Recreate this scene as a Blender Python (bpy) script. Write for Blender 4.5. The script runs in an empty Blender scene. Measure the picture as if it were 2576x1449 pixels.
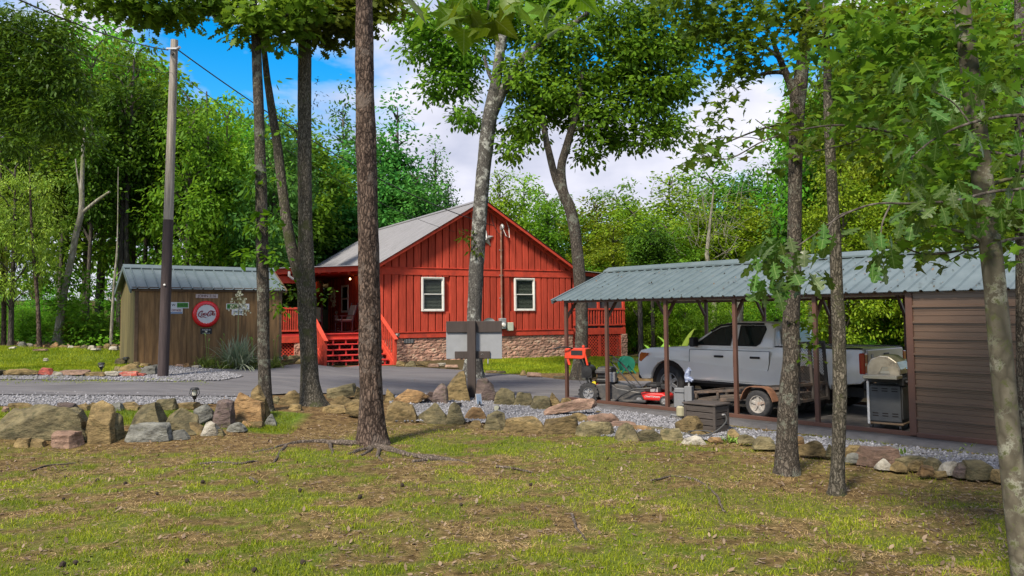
import bpy, bmesh, math, random
import numpy as np
from mathutils import Vector, Matrix, noise as mnoise

random.seed(7)
RNG = np.random.default_rng(7)
scene = bpy.context.scene
col = scene.collection
R = math.radians

# ------------------------------------------------------------------ camera
IMG_W, IMG_H, FOC = 2576.0, 1449.0, 2003.0
CAM_H, PITCH, ROLL = 1.95, R(3.5), 0.0079
SHIFT_PX = 55.0
fwd = Vector((0, math.cos(PITCH), math.sin(PITCH)))
_r0, _u0 = Vector((1, 0, 0)), Vector((0, -math.sin(PITCH), math.cos(PITCH)))
right = _r0 * math.cos(ROLL) - _u0 * math.sin(ROLL)
up = _u0 * math.cos(ROLL) + _r0 * math.sin(ROLL)
cam_data = bpy.data.cameras.new('camera')
cam = bpy.data.objects.new('camera', cam_data)
col.objects.link(cam)
mw = Matrix((right, up, -fwd)).transposed().to_4x4()
mw.translation = (0, 0, CAM_H)
cam.matrix_world = mw
cam_data.sensor_width = 36
cam_data.lens = 36 * FOC / IMG_W
cam_data.shift_y = -SHIFT_PX / IMG_W
cam_data.clip_start, cam_data.clip_end = 0.05, 2000
scene.camera = cam

# ------------------------------------------------------------------ world, sun, exposure
SUN_EL, SUN_AZ = R(48), R(212)          # azimuth clockwise from +Y: behind the camera, a little to its left
CLOUD_OFF = (2.09, 8.66, 1.137)
world = bpy.data.worlds.new('World')
scene.world = world
world.use_nodes = True
wt = world.node_tree
wt.nodes.clear()
def wn(t, **kw):
    n = wt.nodes.new(t)
    for k, v in kw.items():
        setattr(n, k, v)
    return n
w_out, w_bg = wn('ShaderNodeOutputWorld'), wn('ShaderNodeBackground')
sky = wn('ShaderNodeTexSky', sky_type='NISHITA')
sky.sun_disc = False
sky.sun_elevation, sky.sun_rotation = SUN_EL, SUN_AZ
sky.air_density, sky.dust_density, sky.ozone_density = 1.0, 0.6, 2.5
hsv = wn('ShaderNodeHueSaturation')
hsv.inputs['Hue'].default_value = 0.495
hsv.inputs['Saturation'].default_value = 1.55
hsv.inputs['Value'].default_value = 0.85
tc, sepx = wn('ShaderNodeTexCoord'), wn('ShaderNodeSeparateXYZ')
wt.links.new(tc.outputs['Generated'], sepx.inputs[0])
cmap = wn('ShaderNodeMapping')
cmap.inputs['Scale'].default_value = (1.0, 1.0, 1.9)
cmap.inputs['Location'].default_value = CLOUD_OFF
wt.links.new(tc.outputs['Generated'], cmap.inputs[0])
cn = wn('ShaderNodeTexNoise'); cn.inputs['Scale'].default_value = 2.6
cn.inputs['Detail'].default_value = 9; cn.inputs['Roughness'].default_value = 0.5; cn.inputs['Distortion'].default_value = 0.25
wt.links.new(cmap.outputs[0], cn.inputs['Vector'])
cr = wn('ShaderNodeValToRGB')
cr.color_ramp.elements[0].position, cr.color_ramp.elements[1].position = 0.415, 0.50
wt.links.new(cn.outputs['Fac'], cr.inputs[0])
cn2 = wn('ShaderNodeTexNoise'); cn2.inputs['Scale'].default_value = 5.5; cn2.inputs['Detail'].default_value = 8
wt.links.new(cmap.outputs[0], cn2.inputs['Vector'])
cr2 = wn('ShaderNodeValToRGB')
cr2.color_ramp.elements[0].position, cr2.color_ramp.elements[1].position = 0.33, 0.62
cr2.color_ramp.elements[0].color = (2.1, 2.25, 2.9, 1)
cr2.color_ramp.elements[1].color = (3.75, 3.75, 4.2, 1)
wt.links.new(cn2.outputs['Fac'], cr2.inputs[0])
mixc = wn('ShaderNodeMixRGB')
wt.links.new(cr.outputs[0], mixc.inputs[0])
wt.links.new(sky.outputs[0], hsv.inputs['Color'])
wt.links.new(hsv.outputs[0], mixc.inputs[1])
wt.links.new(cr2.outputs[0], mixc.inputs[2])
wt.links.new(mixc.outputs[0], w_bg.inputs[0])
w_bg.inputs[1].default_value = 0.12
wt.links.new(w_bg.outputs[0], w_out.inputs[0])

sun_d = bpy.data.lights.new('sun', 'SUN')
sun_d.energy, sun_d.angle, sun_d.color = 3.2, R(10.0), (1.0, 0.90, 0.75)
sun = bpy.data.objects.new('sun', sun_d)
col.objects.link(sun)
sd = Vector((math.sin(SUN_AZ) * math.cos(SUN_EL), math.cos(SUN_AZ) * math.cos(SUN_EL), math.sin(SUN_EL)))
sun.rotation_euler = sd.to_track_quat('Z', 'Y').to_euler()

scene.view_settings.view_transform = 'Standard'
scene.view_settings.look = 'None'
scene.view_settings.gamma = 1
scene.view_settings.use_curve_mapping = False
scene.view_settings.exposure = 1.15
scene.render.engine = 'CYCLES'
scene.cycles.use_adaptive_sampling = False
scene.cycles.max_bounces = 10
scene.cycles.diffuse_bounces = 6
scene.cycles.glossy_bounces = 2
scene.cycles.transmission_bounces = 6
scene.cycles.transparent_max_bounces = 6
scene.cycles.use_denoising = True
scene.cycles.denoising_prefilter = 'ACCURATE'
scene.cycles.caustics_reflective = scene.cycles.caustics_refractive = False

# ------------------------------------------------------------------ terrain height and pixel helpers
CTRL = np.array([
    (-8, 5, 0), (-4, 6, 0), (0, 5, 0), (4, 6, 0), (6, 8, 0), (0, 11, 0), (-6, 10.5, 0), (-10, 11, 0), (4, 12, 0), (0, 14, 0.02),
    (-3, 13.0, 0.03), (2, 17, 0), (6, 12.3, 0), (7, 16.5, 0), (4, 20, 0), (9, 14, 0), (12, 10, 0), (4.5, 15, 0),
    (-11, 14.6, .36), (-8, 14.4, .34), (-5, 14.6, .26), (-11, 16.5, .45), (-6, 16.5, .36), (-8, 18, .5), (-15, 16, .5),
    (-3, 18, .15), (0, 20, .1), (-3, 24, .2), (0, 25, .15), (-5, 26, .25),
    (-5, 29, .25), (2.5, 32, .2), (5, 33, .15), (-9, 29, .45), (3, 26, .1),
    (-10, 21.5, .67), (-6.8, 23.7, .5), (-9, 25, .75),
    (-13, 25, 1.02), (-17, 25.5, 1.1), (-12, 20, .72), (-18, 20, .9), (-16, 32, 1.4),
    (-25, 40, 2.), (0, 45, .9), (20, 40, .5), (15, 25, .1), (20, 20, 0), (0, 70, 2), (-40, 70, 3.5), (40, 70, 2), (0, 120, 4), (-90, 120, 5), (90, 120, 4),
    (0, 0, 0), (0, -12, 0), (-20, 5, 0), (20, 5, 0), (-60, 20, .8), (60, 20, .3)], float)
def hz(x, y):
    x, y = np.asarray(x, float), np.asarray(y, float)
    sh = np.broadcast(x, y).shape
    X, Y = np.broadcast_to(x, sh).ravel(), np.broadcast_to(y, sh).ravel()
    num, den = np.zeros(X.shape), np.zeros(X.shape)
    for cx, cy, cz in CTRL:
        w = 1.0 / ((X - cx) ** 2 + (Y - cy) ** 2 + 0.6) ** 1.7
        num += w * cz; den += w
    out = (num / den).reshape(sh)
    return float(out) if sh == () else out

def ray(px, py):
    a, b = (px - IMG_W / 2) / FOC, -((py + SHIFT_PX) - IMG_H / 2) / FOC
    d = fwd + right * a + up * b
    return d / d.y
def PX(px, py, Z):
    d = ray(px, py)
    return Vector((0, 0, CAM_H)) + d * Z
def GP(px, py):
    d = ray(px, py)
    zs = np.arange(4, 90, 0.05)
    hit = (CAM_H + d.z * zs) <= hz(d.x * zs, zs)
    k = int(np.argmax(hit)) if hit.any() else len(zs) - 1
    Z = float(zs[k])
    return Vector((d.x * Z, Z, hz(d.x * Z, Z)))

# ------------------------------------------------------------------ numpy value noise
def vnoise(x, y, seed=0):
    x, y = np.asarray(x, float), np.asarray(y, float)
    xi, yi = np.floor(x).astype(np.int64), np.floor(y).astype(np.int64)
    xf, yf = x - xi, y - yi
    def h(a, b):
        n = (a * 374761393 + b * 668265263 + seed * 1442695041) & 0x7fffffff
        n = ((n ^ (n >> 13)) * 1274126177) & 0x7fffffff
        return ((n ^ (n >> 16)) & 0xffff) / 65535.0
    u, v = xf * xf * (3 - 2 * xf), yf * yf * (3 - 2 * yf)
    return (h(xi, yi) * (1 - u) + h(xi + 1, yi) * u) * (1 - v) + (h(xi, yi + 1) * (1 - u) + h(xi + 1, yi + 1) * u) * v
def fbm(x, y, seed=0, oct=4):
    t, a, s = 0, .5, 0
    for o in range(oct):
        t = t + a * vnoise(np.asarray(x) * 2 ** o, np.asarray(y) * 2 ** o, seed + o); s += a; a *= .55
    return t / s

# ------------------------------------------------------------------ mesh building
def link_mesh(name, me, mat=None, parent=None, smooth=False):
    if mat is not None:
        for m in (mat if isinstance(mat, (list, tuple)) else [mat]):
            me.materials.append(m)
    if smooth:
        me.polygons.foreach_set('use_smooth', np.ones(len(me.polygons), bool))
    o = bpy.data.objects.new(name, me)
    col.objects.link(o)
    if parent is not None:
        o.parent = parent
    return o
def mesh_np(name, V, F):
    """V Nx3, F list of arrays (M x k) of equal-size faces"""
    me = bpy.data.meshes.new(name)
    V = np.asarray(V, np.float32)
    if not isinstance(F, list):
        F = [F]
    F = [np.asarray(f, np.int32) for f in F if len(f)]
    me.vertices.add(len(V)); me.vertices.foreach_set('co', V.ravel())
    tot = sum(f.size for f in F); np_ = sum(len(f) for f in F)
    me.loops.add(tot); me.loops.foreach_set('vertex_index', np.concatenate([f.ravel() for f in F]))
    me.polygons.add(np_)
    lens = np.concatenate([np.full(len(f), f.shape[1], np.int32) for f in F])
    st = np.concatenate([[0], np.cumsum(lens)[:-1]]).astype(np.int32)
    me.polygons.foreach_set('loop_start', st)
    try:
        me.polygons.foreach_set('loop_total', lens)
    except Exception:
        pass
    me.update(calc_edges=True)
    return me

class MB:
    def __init__(self):
        self.v, self.f = [], []
    def add(self, vs, fs):
        n = len(self.v)
        self.v += [tuple(p) for p in vs]
        self.f += [tuple(i + n for i in f) for f in fs]
        return self
    def bx(self, x0, y0, z0, x1, y1, z1, M=None):
        vs = [Vector(p) for p in ((x0, y0, z0), (x1, y0, z0), (x1, y1, z0), (x0, y1, z0), (x0, y0, z1), (x1, y0, z1), (x1, y1, z1), (x0, y1, z1))]
        if M is not None:
            vs = [M @ p for p in vs]
        return self.add(vs, [(3, 2, 1, 0), (4, 5, 6, 7), (0, 1, 5, 4), (1, 2, 6, 5), (2, 3, 7, 6), (3, 0, 4, 7)])
    def bar(self, a, b, w, h=None, upv=(0, 0, 1)):
        """box beam from a to b, width w (sideways) and height h"""
        a, b = Vector(a), Vector(b); h = h or w
        d = (b - a).normalized(); u = Vector(upv)
        if abs(d.dot(u)) > .99: u = Vector((0, 1, 0))
        s = d.cross(u).normalized(); u = s.cross(d)
        vs = []
        for p in (a, b):
            vs += [p - s * w / 2 - u * h / 2, p + s * w / 2 - u * h / 2, p + s * w / 2 + u * h / 2, p - s * w / 2 + u * h / 2]
        return self.add(vs, [(3, 2, 1, 0), (4, 5, 6, 7), (0, 1, 5, 4), (1, 2, 6, 5), (2, 3, 7, 6), (3, 0, 4, 7)])
    def tube(self, pts, rad, n=8, cap=True):
        pts = [Vector(p) for p in pts]
        if not hasattr(rad, '__len__'): rad = [rad] * len(pts)
        rings, prev = [], None
        for i, p in enumerate(pts):
            d = (pts[min(i + 1, len(pts) - 1)] - pts[max(i - 1, 0)])
            d = d.normalized() if d.length > 1e-9 else Vector((0, 0, 1))
            u = prev if prev is not None else (Vector((1, 0, 0)) if abs(d.x) < .9 else Vector((0, 1, 0)))
            u = (u - d * u.dot(d)).normalized(); prev = u
            w = d.cross(u)
            rings.append([p + (u * math.cos(2 * math.pi * k / n) + w * math.sin(2 * math.pi * k / n)) * rad[i] for k in range(n)])
        vs = [q for r in rings for q in r]; fs = []
        for i in range(len(pts) - 1):
            for k in range(n):
                fs.append((i * n + k, i * n + (k + 1) % n, (i + 1) * n + (k + 1) % n, (i + 1) * n + k))
        if cap:
            fs.append(tuple(range(n))[::-1]); fs.append(tuple((len(pts) - 1) * n + k for k in range(n)))
        return self.add(vs, fs)
    def cyl(self, a, b, r, n=16, r2=None):
        return self.tube([a, b], [r, r if r2 is None else r2], n)
    def lathe(self, prof, c=(0, 0, 0), n=20, axis='z', caps=True):
        """prof list of (r, h)"""
        c = Vector(c); vs = []
        for r, h in prof:
            for k in range(n):
                t = 2 * math.pi * k / n; x, y = r * math.cos(t), r * math.sin(t)
                vs.append(c + Vector({'z': (x, y, h), 'y': (x, h, y), 'x': (h, x, y)}[axis]))
        fs = []
        for i in range(len(prof) - 1):
            for k in range(n):
                fs.append((i * n + k, i * n + (k + 1) % n, (i + 1) * n + (k + 1) % n, (i + 1) * n + k))
        if caps and prof[0][0] > 1e-6: fs.append(tuple(range(n))[::-1])
        if caps and prof[-1][0] > 1e-6: fs.append(tuple((len(prof) - 1) * n + k for k in range(n)))
        return self.add(vs, fs)
    def prism(self, poly, y0, y1, plane='xz'):
        """extruded polygon; plane xz: points (x,z) extruded along y; yz: (y,z) along x; xy: along z"""
        def m(p, t):
            return {'xz': (p[0], t, p[1]), 'yz': (t, p[0], p[1]), 'xy': (p[0], p[1], t)}[plane]
        n = len(poly)
        vs = [m(p, y0) for p in poly] + [m(p, y1) for p in poly]
        fs = [tuple(range(n)), tuple(range(2 * n - 1, n - 1, -1))] + [(i, i + n, (i + 1) % n + n, (i + 1) % n) for i in range(n)]
        return self.add(vs, fs)
    def mesh(self, name, bevel=0, seg=1, ang=40):
        bm = bmesh.new()
        bv = [bm.verts.new(p) for p in self.v]
        for f in self.f:
            try: bm.faces.new([bv[i] for i in f])
            except ValueError: pass
        bmesh.ops.recalc_face_normals(bm, faces=bm.faces)
        if bevel:
            es = [e for e in bm.edges if len(e.link_faces) == 2 and e.calc_face_angle(0) > R(ang)]
            bmesh.ops.bevel(bm, geom=es, offset=bevel, segments=seg, profile=.5, affect='EDGES', clamp_overlap=True)
        me = bpy.data.meshes.new(name)
        bm.to_mesh(me); bm.free()
        return me
    def build(self, name, mat, parent=None, smooth=False, bevel=0, seg=1, ang=40):
        me = self.mesh(name, bevel, seg, ang)
        o = link_mesh(name, me, mat, parent)
        if smooth: shade(me, 40)
        return o
def shade(me, ang=40):
    """smooth faces with sharp edges above an angle"""
    bm = bmesh.new(); bm.from_mesh(me)
    for f in bm.faces: f.smooth = True
    for e in bm.edges: e.smooth = e.calc_face_angle(0) < R(ang) if len(e.link_faces) == 2 else True
    bm.to_mesh(me); bm.free()

def thing(name, label, cat, loc=(0, 0, 0), rotz=0.0, group=None):
    o = bpy.data.objects.new(name, None)
    col.objects.link(o)
    o.location = loc; o.rotation_euler = (0, 0, rotz)
    o.empty_display_size = .1
    return tag(o, label, cat, group)
def tag(o, label, cat, group=None):
    o['label'], o['category'] = label, cat
    if group: o['group'] = group
    return o
def kind(o, k):
    o['kind'] = k
    return o
def bb(name, x0, y0, z0, x1, y1, z1, mat, parent, bevel=0.0):
    return MB().bx(x0, y0, z0, x1, y1, z1).build(name, mat, parent, bevel=bevel)
def copy_tree(o, parent=None):
    c = o.copy(); col.objects.link(c)
    if parent is not None: c.parent = parent
    for ch in list(o.children): copy_tree(ch, c)
    return c

# ------------------------------------------------------------------ materials
_mats = {}
def M(name, base, rough=.75, var=.25, scale=6.0, stretch=(1, 1, 1), bump=0.0, bscale=None, metal=0.0, second=None, spec=.4,
      island=0.0, objvar=0.0, emit=None, dirt=None, dscale=1.5, detail=6, coat=0.0, bdist=.02):
    if name in _mats: return _mats[name]
    m = bpy.data.materials.new(name); _mats[name] = m
    m.use_nodes = True
    nt = m.node_tree; N, L = nt.nodes, nt.links
    b = N['Principled BSDF']
    b.inputs['Roughness'].default_value = rough; b.inputs['Metallic'].default_value = metal
    b.inputs['Specular IOR Level'].default_value = spec; b.inputs['Coat Weight'].default_value = coat
    tc_ = N.new('ShaderNodeTexCoord'); mp = N.new('ShaderNodeMapping'); mp.inputs['Scale'].default_value = stretch
    L.new(tc_.outputs['Object'], mp.inputs[0])
    src = mp.outputs[0]
    if objvar or island:
        oi = N.new('ShaderNodeObjectInfo'); sc = N.new('ShaderNodeVectorMath'); sc.operation = 'MULTIPLY_ADD'
        va = N.new('ShaderNodeCombineXYZ')
        for i in range(3): L.new(oi.outputs['Random'], va.inputs[i])
        sc.inputs[1].default_value = (37, 53, 71)
        L.new(va.outputs[0], sc.inputs[0]); L.new(src, sc.inputs[2]); src = sc.outputs[0]
    nz = N.new('ShaderNodeTexNoise'); nz.inputs['Scale'].default_value = scale; nz.inputs['Detail'].default_value = detail; nz.inputs['Roughness'].default_value = .62
    L.new(src, nz.inputs['Vector'])
    rp = N.new('ShaderNodeValToRGB')
    e = rp.color_ramp.elements
    e[0].position, e[1].position = .3, .72
    lo = tuple(c * (1 - var) for c in base); hi = tuple(min(1, c * (1 + var)) for c in base) if second is None else second
    e[0].color, e[1].color = (*lo, 1), (*hi, 1)
    L.new(nz.outputs['Fac'], rp.inputs[0])
    cur = rp.outputs[0]
    if dirt is not None:
        n2 = N.new('ShaderNodeTexNoise'); n2.inputs['Scale'].default_value = dscale; n2.inputs['Detail'].default_value = 8; n2.inputs['Roughness'].default_value = .68
        L.new(src, n2.inputs['Vector'])
        r2 = N.new('ShaderNodeValToRGB'); r2.color_ramp.elements[0].position, r2.color_ramp.elements[1].position = .5, .68
        L.new(n2.outputs['Fac'], r2.inputs[0])
        mx = N.new('ShaderNodeMixRGB'); L.new(r2.outputs[0], mx.inputs[0]); L.new(cur, mx.inputs[1]); mx.inputs[2].default_value = (*dirt, 1)
        cur = mx.outputs[0]
    if objvar or island:
        hs = N.new('ShaderNodeHueSaturation')
        mr = N.new('ShaderNodeMapRange'); amt = objvar or island
        mr.inputs['To Min'].default_value, mr.inputs['To Max'].default_value = 1 - amt, 1 + amt
        if island:
            ge = N.new('ShaderNodeNewGeometry'); L.new(ge.outputs['Random Per Island'], mr.inputs['Value'])
        else:
            L.new(oi.outputs['Random'], mr.inputs['Value'])
        L.new(mr.outputs[0], hs.inputs['Value']); L.new(cur, hs.inputs['Color']); cur = hs.outputs[0]
    L.new(cur, b.inputs['Base Color'])
    if bump:
        bp = N.new('ShaderNodeBump'); bp.inputs['Strength'].default_value = min(1, bump); bp.inputs['Distance'].default_value = bdist
        nb = N.new('ShaderNodeTexNoise'); nb.inputs['Scale'].default_value = bscale or scale * 2; nb.inputs['Detail'].default_value = 8; nb.inputs['Roughness'].default_value = .65
        L.new(src, nb.inputs['Vector']); L.new(nb.outputs['Fac'], bp.inputs['Height']); L.new(bp.outputs[0], b.inputs['Normal'])
    if emit:
        b.inputs['Emission Color'].default_value = (*emit[:3], 1); b.inputs['Emission Strength'].default_value = emit[3]
    return m

def leaf_mat(name, dark, light, trans=.35, rough=.5, spec=.3, hue=.022, vein=0.0):
    if name in _mats: return _mats[name]
    m = bpy.data.materials.new(name); _mats[name] = m
    m.use_nodes = True
    nt = m.node_tree; N, L = nt.nodes, nt.links
    b = N['Principled BSDF']; out = N['Material Output']
    b.inputs['Roughness'].default_value = rough; b.inputs['Specular IOR Level'].default_value = spec
    ge = N.new('ShaderNodeNewGeometry'); oi = N.new('ShaderNodeObjectInfo')
    ad = N.new('ShaderNodeMath'); ad.operation = 'ADD'
    rp = N.new('ShaderNodeValToRGB'); rp.color_ramp.elements[0].color = (*dark, 1); rp.color_ramp.elements[1].color = (*light, 1)
    tc_ = N.new('ShaderNodeTexCoord'); nz = N.new('ShaderNodeTexNoise'); nz.inputs['Scale'].default_value = .7; nz.inputs['Detail'].default_value = 3
    L.new(tc_.outputs['Object'], nz.inputs['Vector'])
    m1 = N.new('ShaderNodeMath'); m1.operation = 'MULTIPLY'; m1.inputs[1].default_value = .6
    L.new(ge.outputs['Random Per Island'], m1.inputs[0])
    m2 = N.new('ShaderNodeMapRange'); m2.inputs['From Min'].default_value, m2.inputs['From Max'].default_value = .3, .7
    m2.inputs['To Min'].default_value, m2.inputs['To Max'].default_value = 0, .4
    L.new(nz.outputs['Fac'], m2.inputs['Value'])
    L.new(m1.outputs[0], ad.inputs[0]); L.new(m2.outputs[0], ad.inputs[1]); L.new(ad.outputs[0], rp.inputs[0])
    hs = N.new('ShaderNodeHueSaturation'); mr = N.new('ShaderNodeMapRange')
    mr.inputs['To Min'].default_value, mr.inputs['To Max'].default_value = .5 - hue, .5 + hue
    L.new(oi.outputs['Random'], mr.inputs['Value']); L.new(mr.outputs[0], hs.inputs['Hue'])
    mr2 = N.new('ShaderNodeMapRange'); mr2.inputs['To Min'].default_value, mr2.inputs['To Max'].default_value = .68, 1.38
    L.new(oi.outputs['Random'], mr2.inputs['Value']); L.new(mr2.outputs[0], hs.inputs['Value'])
    cur = rp.outputs[0]
    if vein:        # pale midrib and side veins in the leaf's own coordinates
        sx_ = N.new('ShaderNodeSeparateXYZ'); L.new(tc_.outputs['Object'], sx_.inputs[0])
        def mth(op, a, b2=None):
            n_ = N.new('ShaderNodeMath'); n_.operation = op
            for i_, q_ in enumerate((a, b2)):
                if q_ is None: continue
                if isinstance(q_, (int, float)): n_.inputs[i_].default_value = q_
                else: L.new(q_, n_.inputs[i_])
            return n_.outputs[0]
        ay = mth('ABSOLUTE', sx_.outputs['Y'])
        rib = mth('LESS_THAN', ay, vein * .014)
        fr = mth('FRACT', mth('MULTIPLY', mth('SUBTRACT', sx_.outputs['X'], mth('MULTIPLY', ay, .75)), 6.5 / vein))
        side = mth('MULTIPLY', mth('LESS_THAN', fr, .09), .6)
        vx_ = N.new('ShaderNodeMixRGB'); L.new(mth('MULTIPLY', mth('MAXIMUM', rib, side), .55), vx_.inputs[0]); L.new(cur, vx_.inputs[1]); vx_.inputs[2].default_value = (.22, .30, .10, 1); cur = vx_.outputs[0]
    L.new(cur, hs.inputs['Color']); L.new(hs.outputs[0], b.inputs['Base Color'])
    tr = N.new('ShaderNodeBsdfTranslucent')
    br = N.new('ShaderNodeHueSaturation'); br.inputs['Value'].default_value = 1.35; br.inputs['Hue'].default_value = .485
    L.new(hs.outputs[0], br.inputs['Color']); L.new(br.outputs[0], tr.inputs['Color'])
    mx = N.new('ShaderNodeMixShader'); mx.inputs[0].default_value = trans
    L.new(b.outputs[0], mx.inputs[1]); L.new(tr.outputs[0], mx.inputs[2]); L.new(mx.outputs[0], out.inputs['Surface'])
    return m

def bark_mat(name, lo, hi, vs=14, furrow=4.0, patch=None, pscale=3.0, moss=None, bump=.9):
    """furrowed bark: vertically stretched noise ridges plus lichen patches"""
    if name in _mats: return _mats[name]
    m = bpy.data.materials.new(name); _mats[name] = m
    m.use_nodes = True
    nt = m.node_tree; N, L = nt.nodes, nt.links
    b = N['Principled BSDF']; b.inputs['Roughness'].default_value = .95; b.inputs['Specular IOR Level'].default_value = .15
    tc_ = N.new('ShaderNodeTexCoord'); mp = N.new('ShaderNodeMapping'); mp.inputs['Scale'].default_value = (1, 1, 1 / furrow)
    wob = N.new('ShaderNodeTexNoise'); wob.inputs['Scale'].default_value = vs * .6; wob.inputs['Detail'].default_value = 4
    L.new(tc_.outputs['Object'], wob.inputs['Vector'])
    wa = N.new('ShaderNodeVectorMath'); wa.operation = 'MULTIPLY_ADD'; wa.inputs[1].default_value = (.09, .09, .22)
    L.new(wob.outputs['Color'], wa.inputs[0]); L.new(tc_.outputs['Object'], wa.inputs[2]); L.new(wa.outputs[0], mp.inputs[0])
    nz = N.new('ShaderNodeTexNoise'); nz.inputs['Scale'].default_value = vs; nz.inputs['Detail'].default_value = 7; nz.inputs['Roughness'].default_value = .7; nz.inputs['Distortion'].default_value = .6
    L.new(mp.outputs[0], nz.inputs['Vector'])
    vo = N.new('ShaderNodeTexVoronoi'); vo.feature = 'DISTANCE_TO_EDGE'; vo.inputs['Scale'].default_value = vs * 1.5
    L.new(mp.outputs[0], vo.inputs['Vector'])
    vr = N.new('ShaderNodeValToRGB'); vr.color_ramp.elements[0].position, vr.color_ramp.elements[1].position = .0, .34; vr.color_ramp.elements[0].color = (.34, .34, .34, 1)
    L.new(vo.outputs['Distance'], vr.inputs[0])
    ml = N.new('ShaderNodeMath'); ml.operation = 'MULTIPLY'
    L.new(nz.outputs['Fac'], ml.inputs[0]); L.new(vr.outputs[0], ml.inputs[1])
    rp = N.new('ShaderNodeValToRGB'); rp.color_ramp.elements[0].position, rp.color_ramp.elements[1].position = .16, .6
    rp.color_ramp.elements[0].color, rp.color_ramp.elements[1].color = (*lo, 1), (*hi, 1)
    L.new(ml.outputs[0], rp.inputs[0]); cur = rp.outputs[0]
    for k, pc in enumerate((patch, moss)):
        if pc is None: continue
        n2 = N.new('ShaderNodeTexNoise'); n2.inputs['Scale'].default_value = pscale * (1 + k); n2.inputs['Detail'].default_value = 9; n2.inputs['Roughness'].default_value = .75
        L.new(tc_.outputs['Object'], n2.inputs['Vector'])
        r2 = N.new('ShaderNodeValToRGB'); r2.color_ramp.elements[0].position, r2.color_ramp.elements[1].position = .53, .6
        L.new(n2.outputs['Fac'], r2.inputs[0])
        mx = N.new('ShaderNodeMixRGB'); L.new(r2.outputs[0], mx.inputs[0]); L.new(cur, mx.inputs[1]); mx.inputs[2].default_value = (*pc, 1); cur = mx.outputs[0]
    L.new(cur, b.inputs['Base Color'])
    bp = N.new('ShaderNodeBump'); bp.inputs['Strength'].default_value = bump; bp.inputs['Distance'].default_value = .035
    L.new(ml.outputs[0], bp.inputs['Height']); L.new(bp.outputs[0], b.inputs['Normal'])
    return m
# ================================================================== ground
def sstep(a, b, t):
    t = np.clip((np.asarray(t, float) - a) / (b - a), 0, 1)
    return t * t * (3 - 2 * t)
def grass_cover(x, y):
    """fraction of living grass on the ground, 0..1"""
    x, y = np.asarray(x, float), np.asarray(y, float)
    n1 = fbm(x * .8 + 7, y * 1.1 + 3, 3, 4); n2 = fbm(x * 3.6, y * 4.6, 9, 3)
    g = .06 + .74 * sstep(.40, .60, n1 * .42 + n2 * .60)
    wear = 1 - .75 * np.exp(-(((x - 3.2) / 2.6) ** 2 + ((y - 9.7) / 1.5) ** 2))       # trampled soil between the two thin trunks and the rocks
    wear = wear * (1 - .65 * np.exp(-(((x + 3.2) / 1.9) ** 2 + ((y - 13.4) / .9) ** 2)))  # bare soil round the forked oak
    wear = wear * (1 - .5 * np.exp(-(((x + 7) / 3) ** 2 + ((y - 11.6) / .5) ** 2)))
    front = g * wear * (1 - .3 * sstep(2.5, 6, x))
    terrace = ((x < -3.6) & (x > -12) & (y > 13.0) & (y < 14.6)) * np.clip(.4 + n1, 0, 1)
    left = sstep(17.6, 18.3, y) * sstep(-9.6, -10.2, x - np.maximum(0, 19.4 - y) * 2.2) * (1 - sstep(24.6, 25.6, y)) * np.clip(.55 + n1 * .9, 0, 1)
    house = sstep(24.3, 25.2, y - .25 * (x - 1)) * sstep(-1.4, -.6, x) * (1 - sstep(6, 9, x)) * (1 - sstep(34, 36, y))
    far = sstep(20.5, 22, y) * sstep(5, 6, x) * (1 - sstep(30, 34, y)) * .55
    front = front * (1 - .8 * sstep(11.3, 12.0, y) * (x < -2.6))
    o = np.where(y < 12.6 + .0 * x, front, 0)
    o = np.where((y >= 12.6) & (y < 14.2) & (x > -3.6), front * .6, o)
    return np.clip(np.maximum.reduce([o, terrace * 1., left, house, far]), 0, 1)

gx = np.concatenate([np.linspace(-320, -45, 16)[:-1], np.linspace(-45, -13, 40)[:-1], np.linspace(-13, 11, 121)[:-1], np.linspace(11, 45, 40)[:-1], np.linspace(45, 320, 16)])
gy = np.concatenate([np.linspace(-60, 3, 12)[:-1], np.linspace(3, 17, 90)[:-1], np.linspace(17, 36, 80)[:-1], np.linspace(36, 80, 30)[:-1], np.linspace(80, 420, 14)])
GX, GY = np.meshgrid(gx, gy)
GZ = hz(GX, GY)
GZ = GZ + (fbm(GX * .9, GY * .9, 21, 3) - .5) * .07 * ((GY < 13) & (np.abs(GX) < 12))
nx, ny = len(gx), len(gy)
ii = (np.arange(ny - 1)[:, None] * nx + np.arange(nx - 1)[None, :]).ravel()
me = mesh_np('ground', np.stack([GX, GY, GZ], -1).reshape(-1, 3), np.stack([ii, ii + 1, ii + nx + 1, ii + nx], 1))
at = me.color_attributes.new('cover', 'FLOAT_COLOR', 'POINT')
gc = grass_cover(GX, GY).ravel()
woods = (sstep(25, 26.5, GY) * (1 - sstep(-1.6, -.6, GX) * (1 - sstep(6, 9, GX)) * (1 - sstep(33, 35, GY)))).ravel()
at.data.foreach_set('color', np.stack([gc, woods, np.zeros_like(gc), np.ones_like(gc)], 1).astype(np.float32).ravel())
gm = bpy.data.materials.new('soil_and_turf'); gm.use_nodes = True
nt = gm.node_tree; N, L = nt.nodes, nt.links
b = N['Principled BSDF']; b.inputs['Roughness'].default_value = 1; b.inputs['Specular IOR Level'].default_value = .1
def tnoise(scale, det=8, rough=.65):
    n = N.new('ShaderNodeTexNoise'); n.inputs['Scale'].default_value = scale; n.inputs['Detail'].default_value = det; n.inputs['Roughness'].default_value = rough
    L.new(N_tc.outputs['Object'], n.inputs['Vector']); return n
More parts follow.
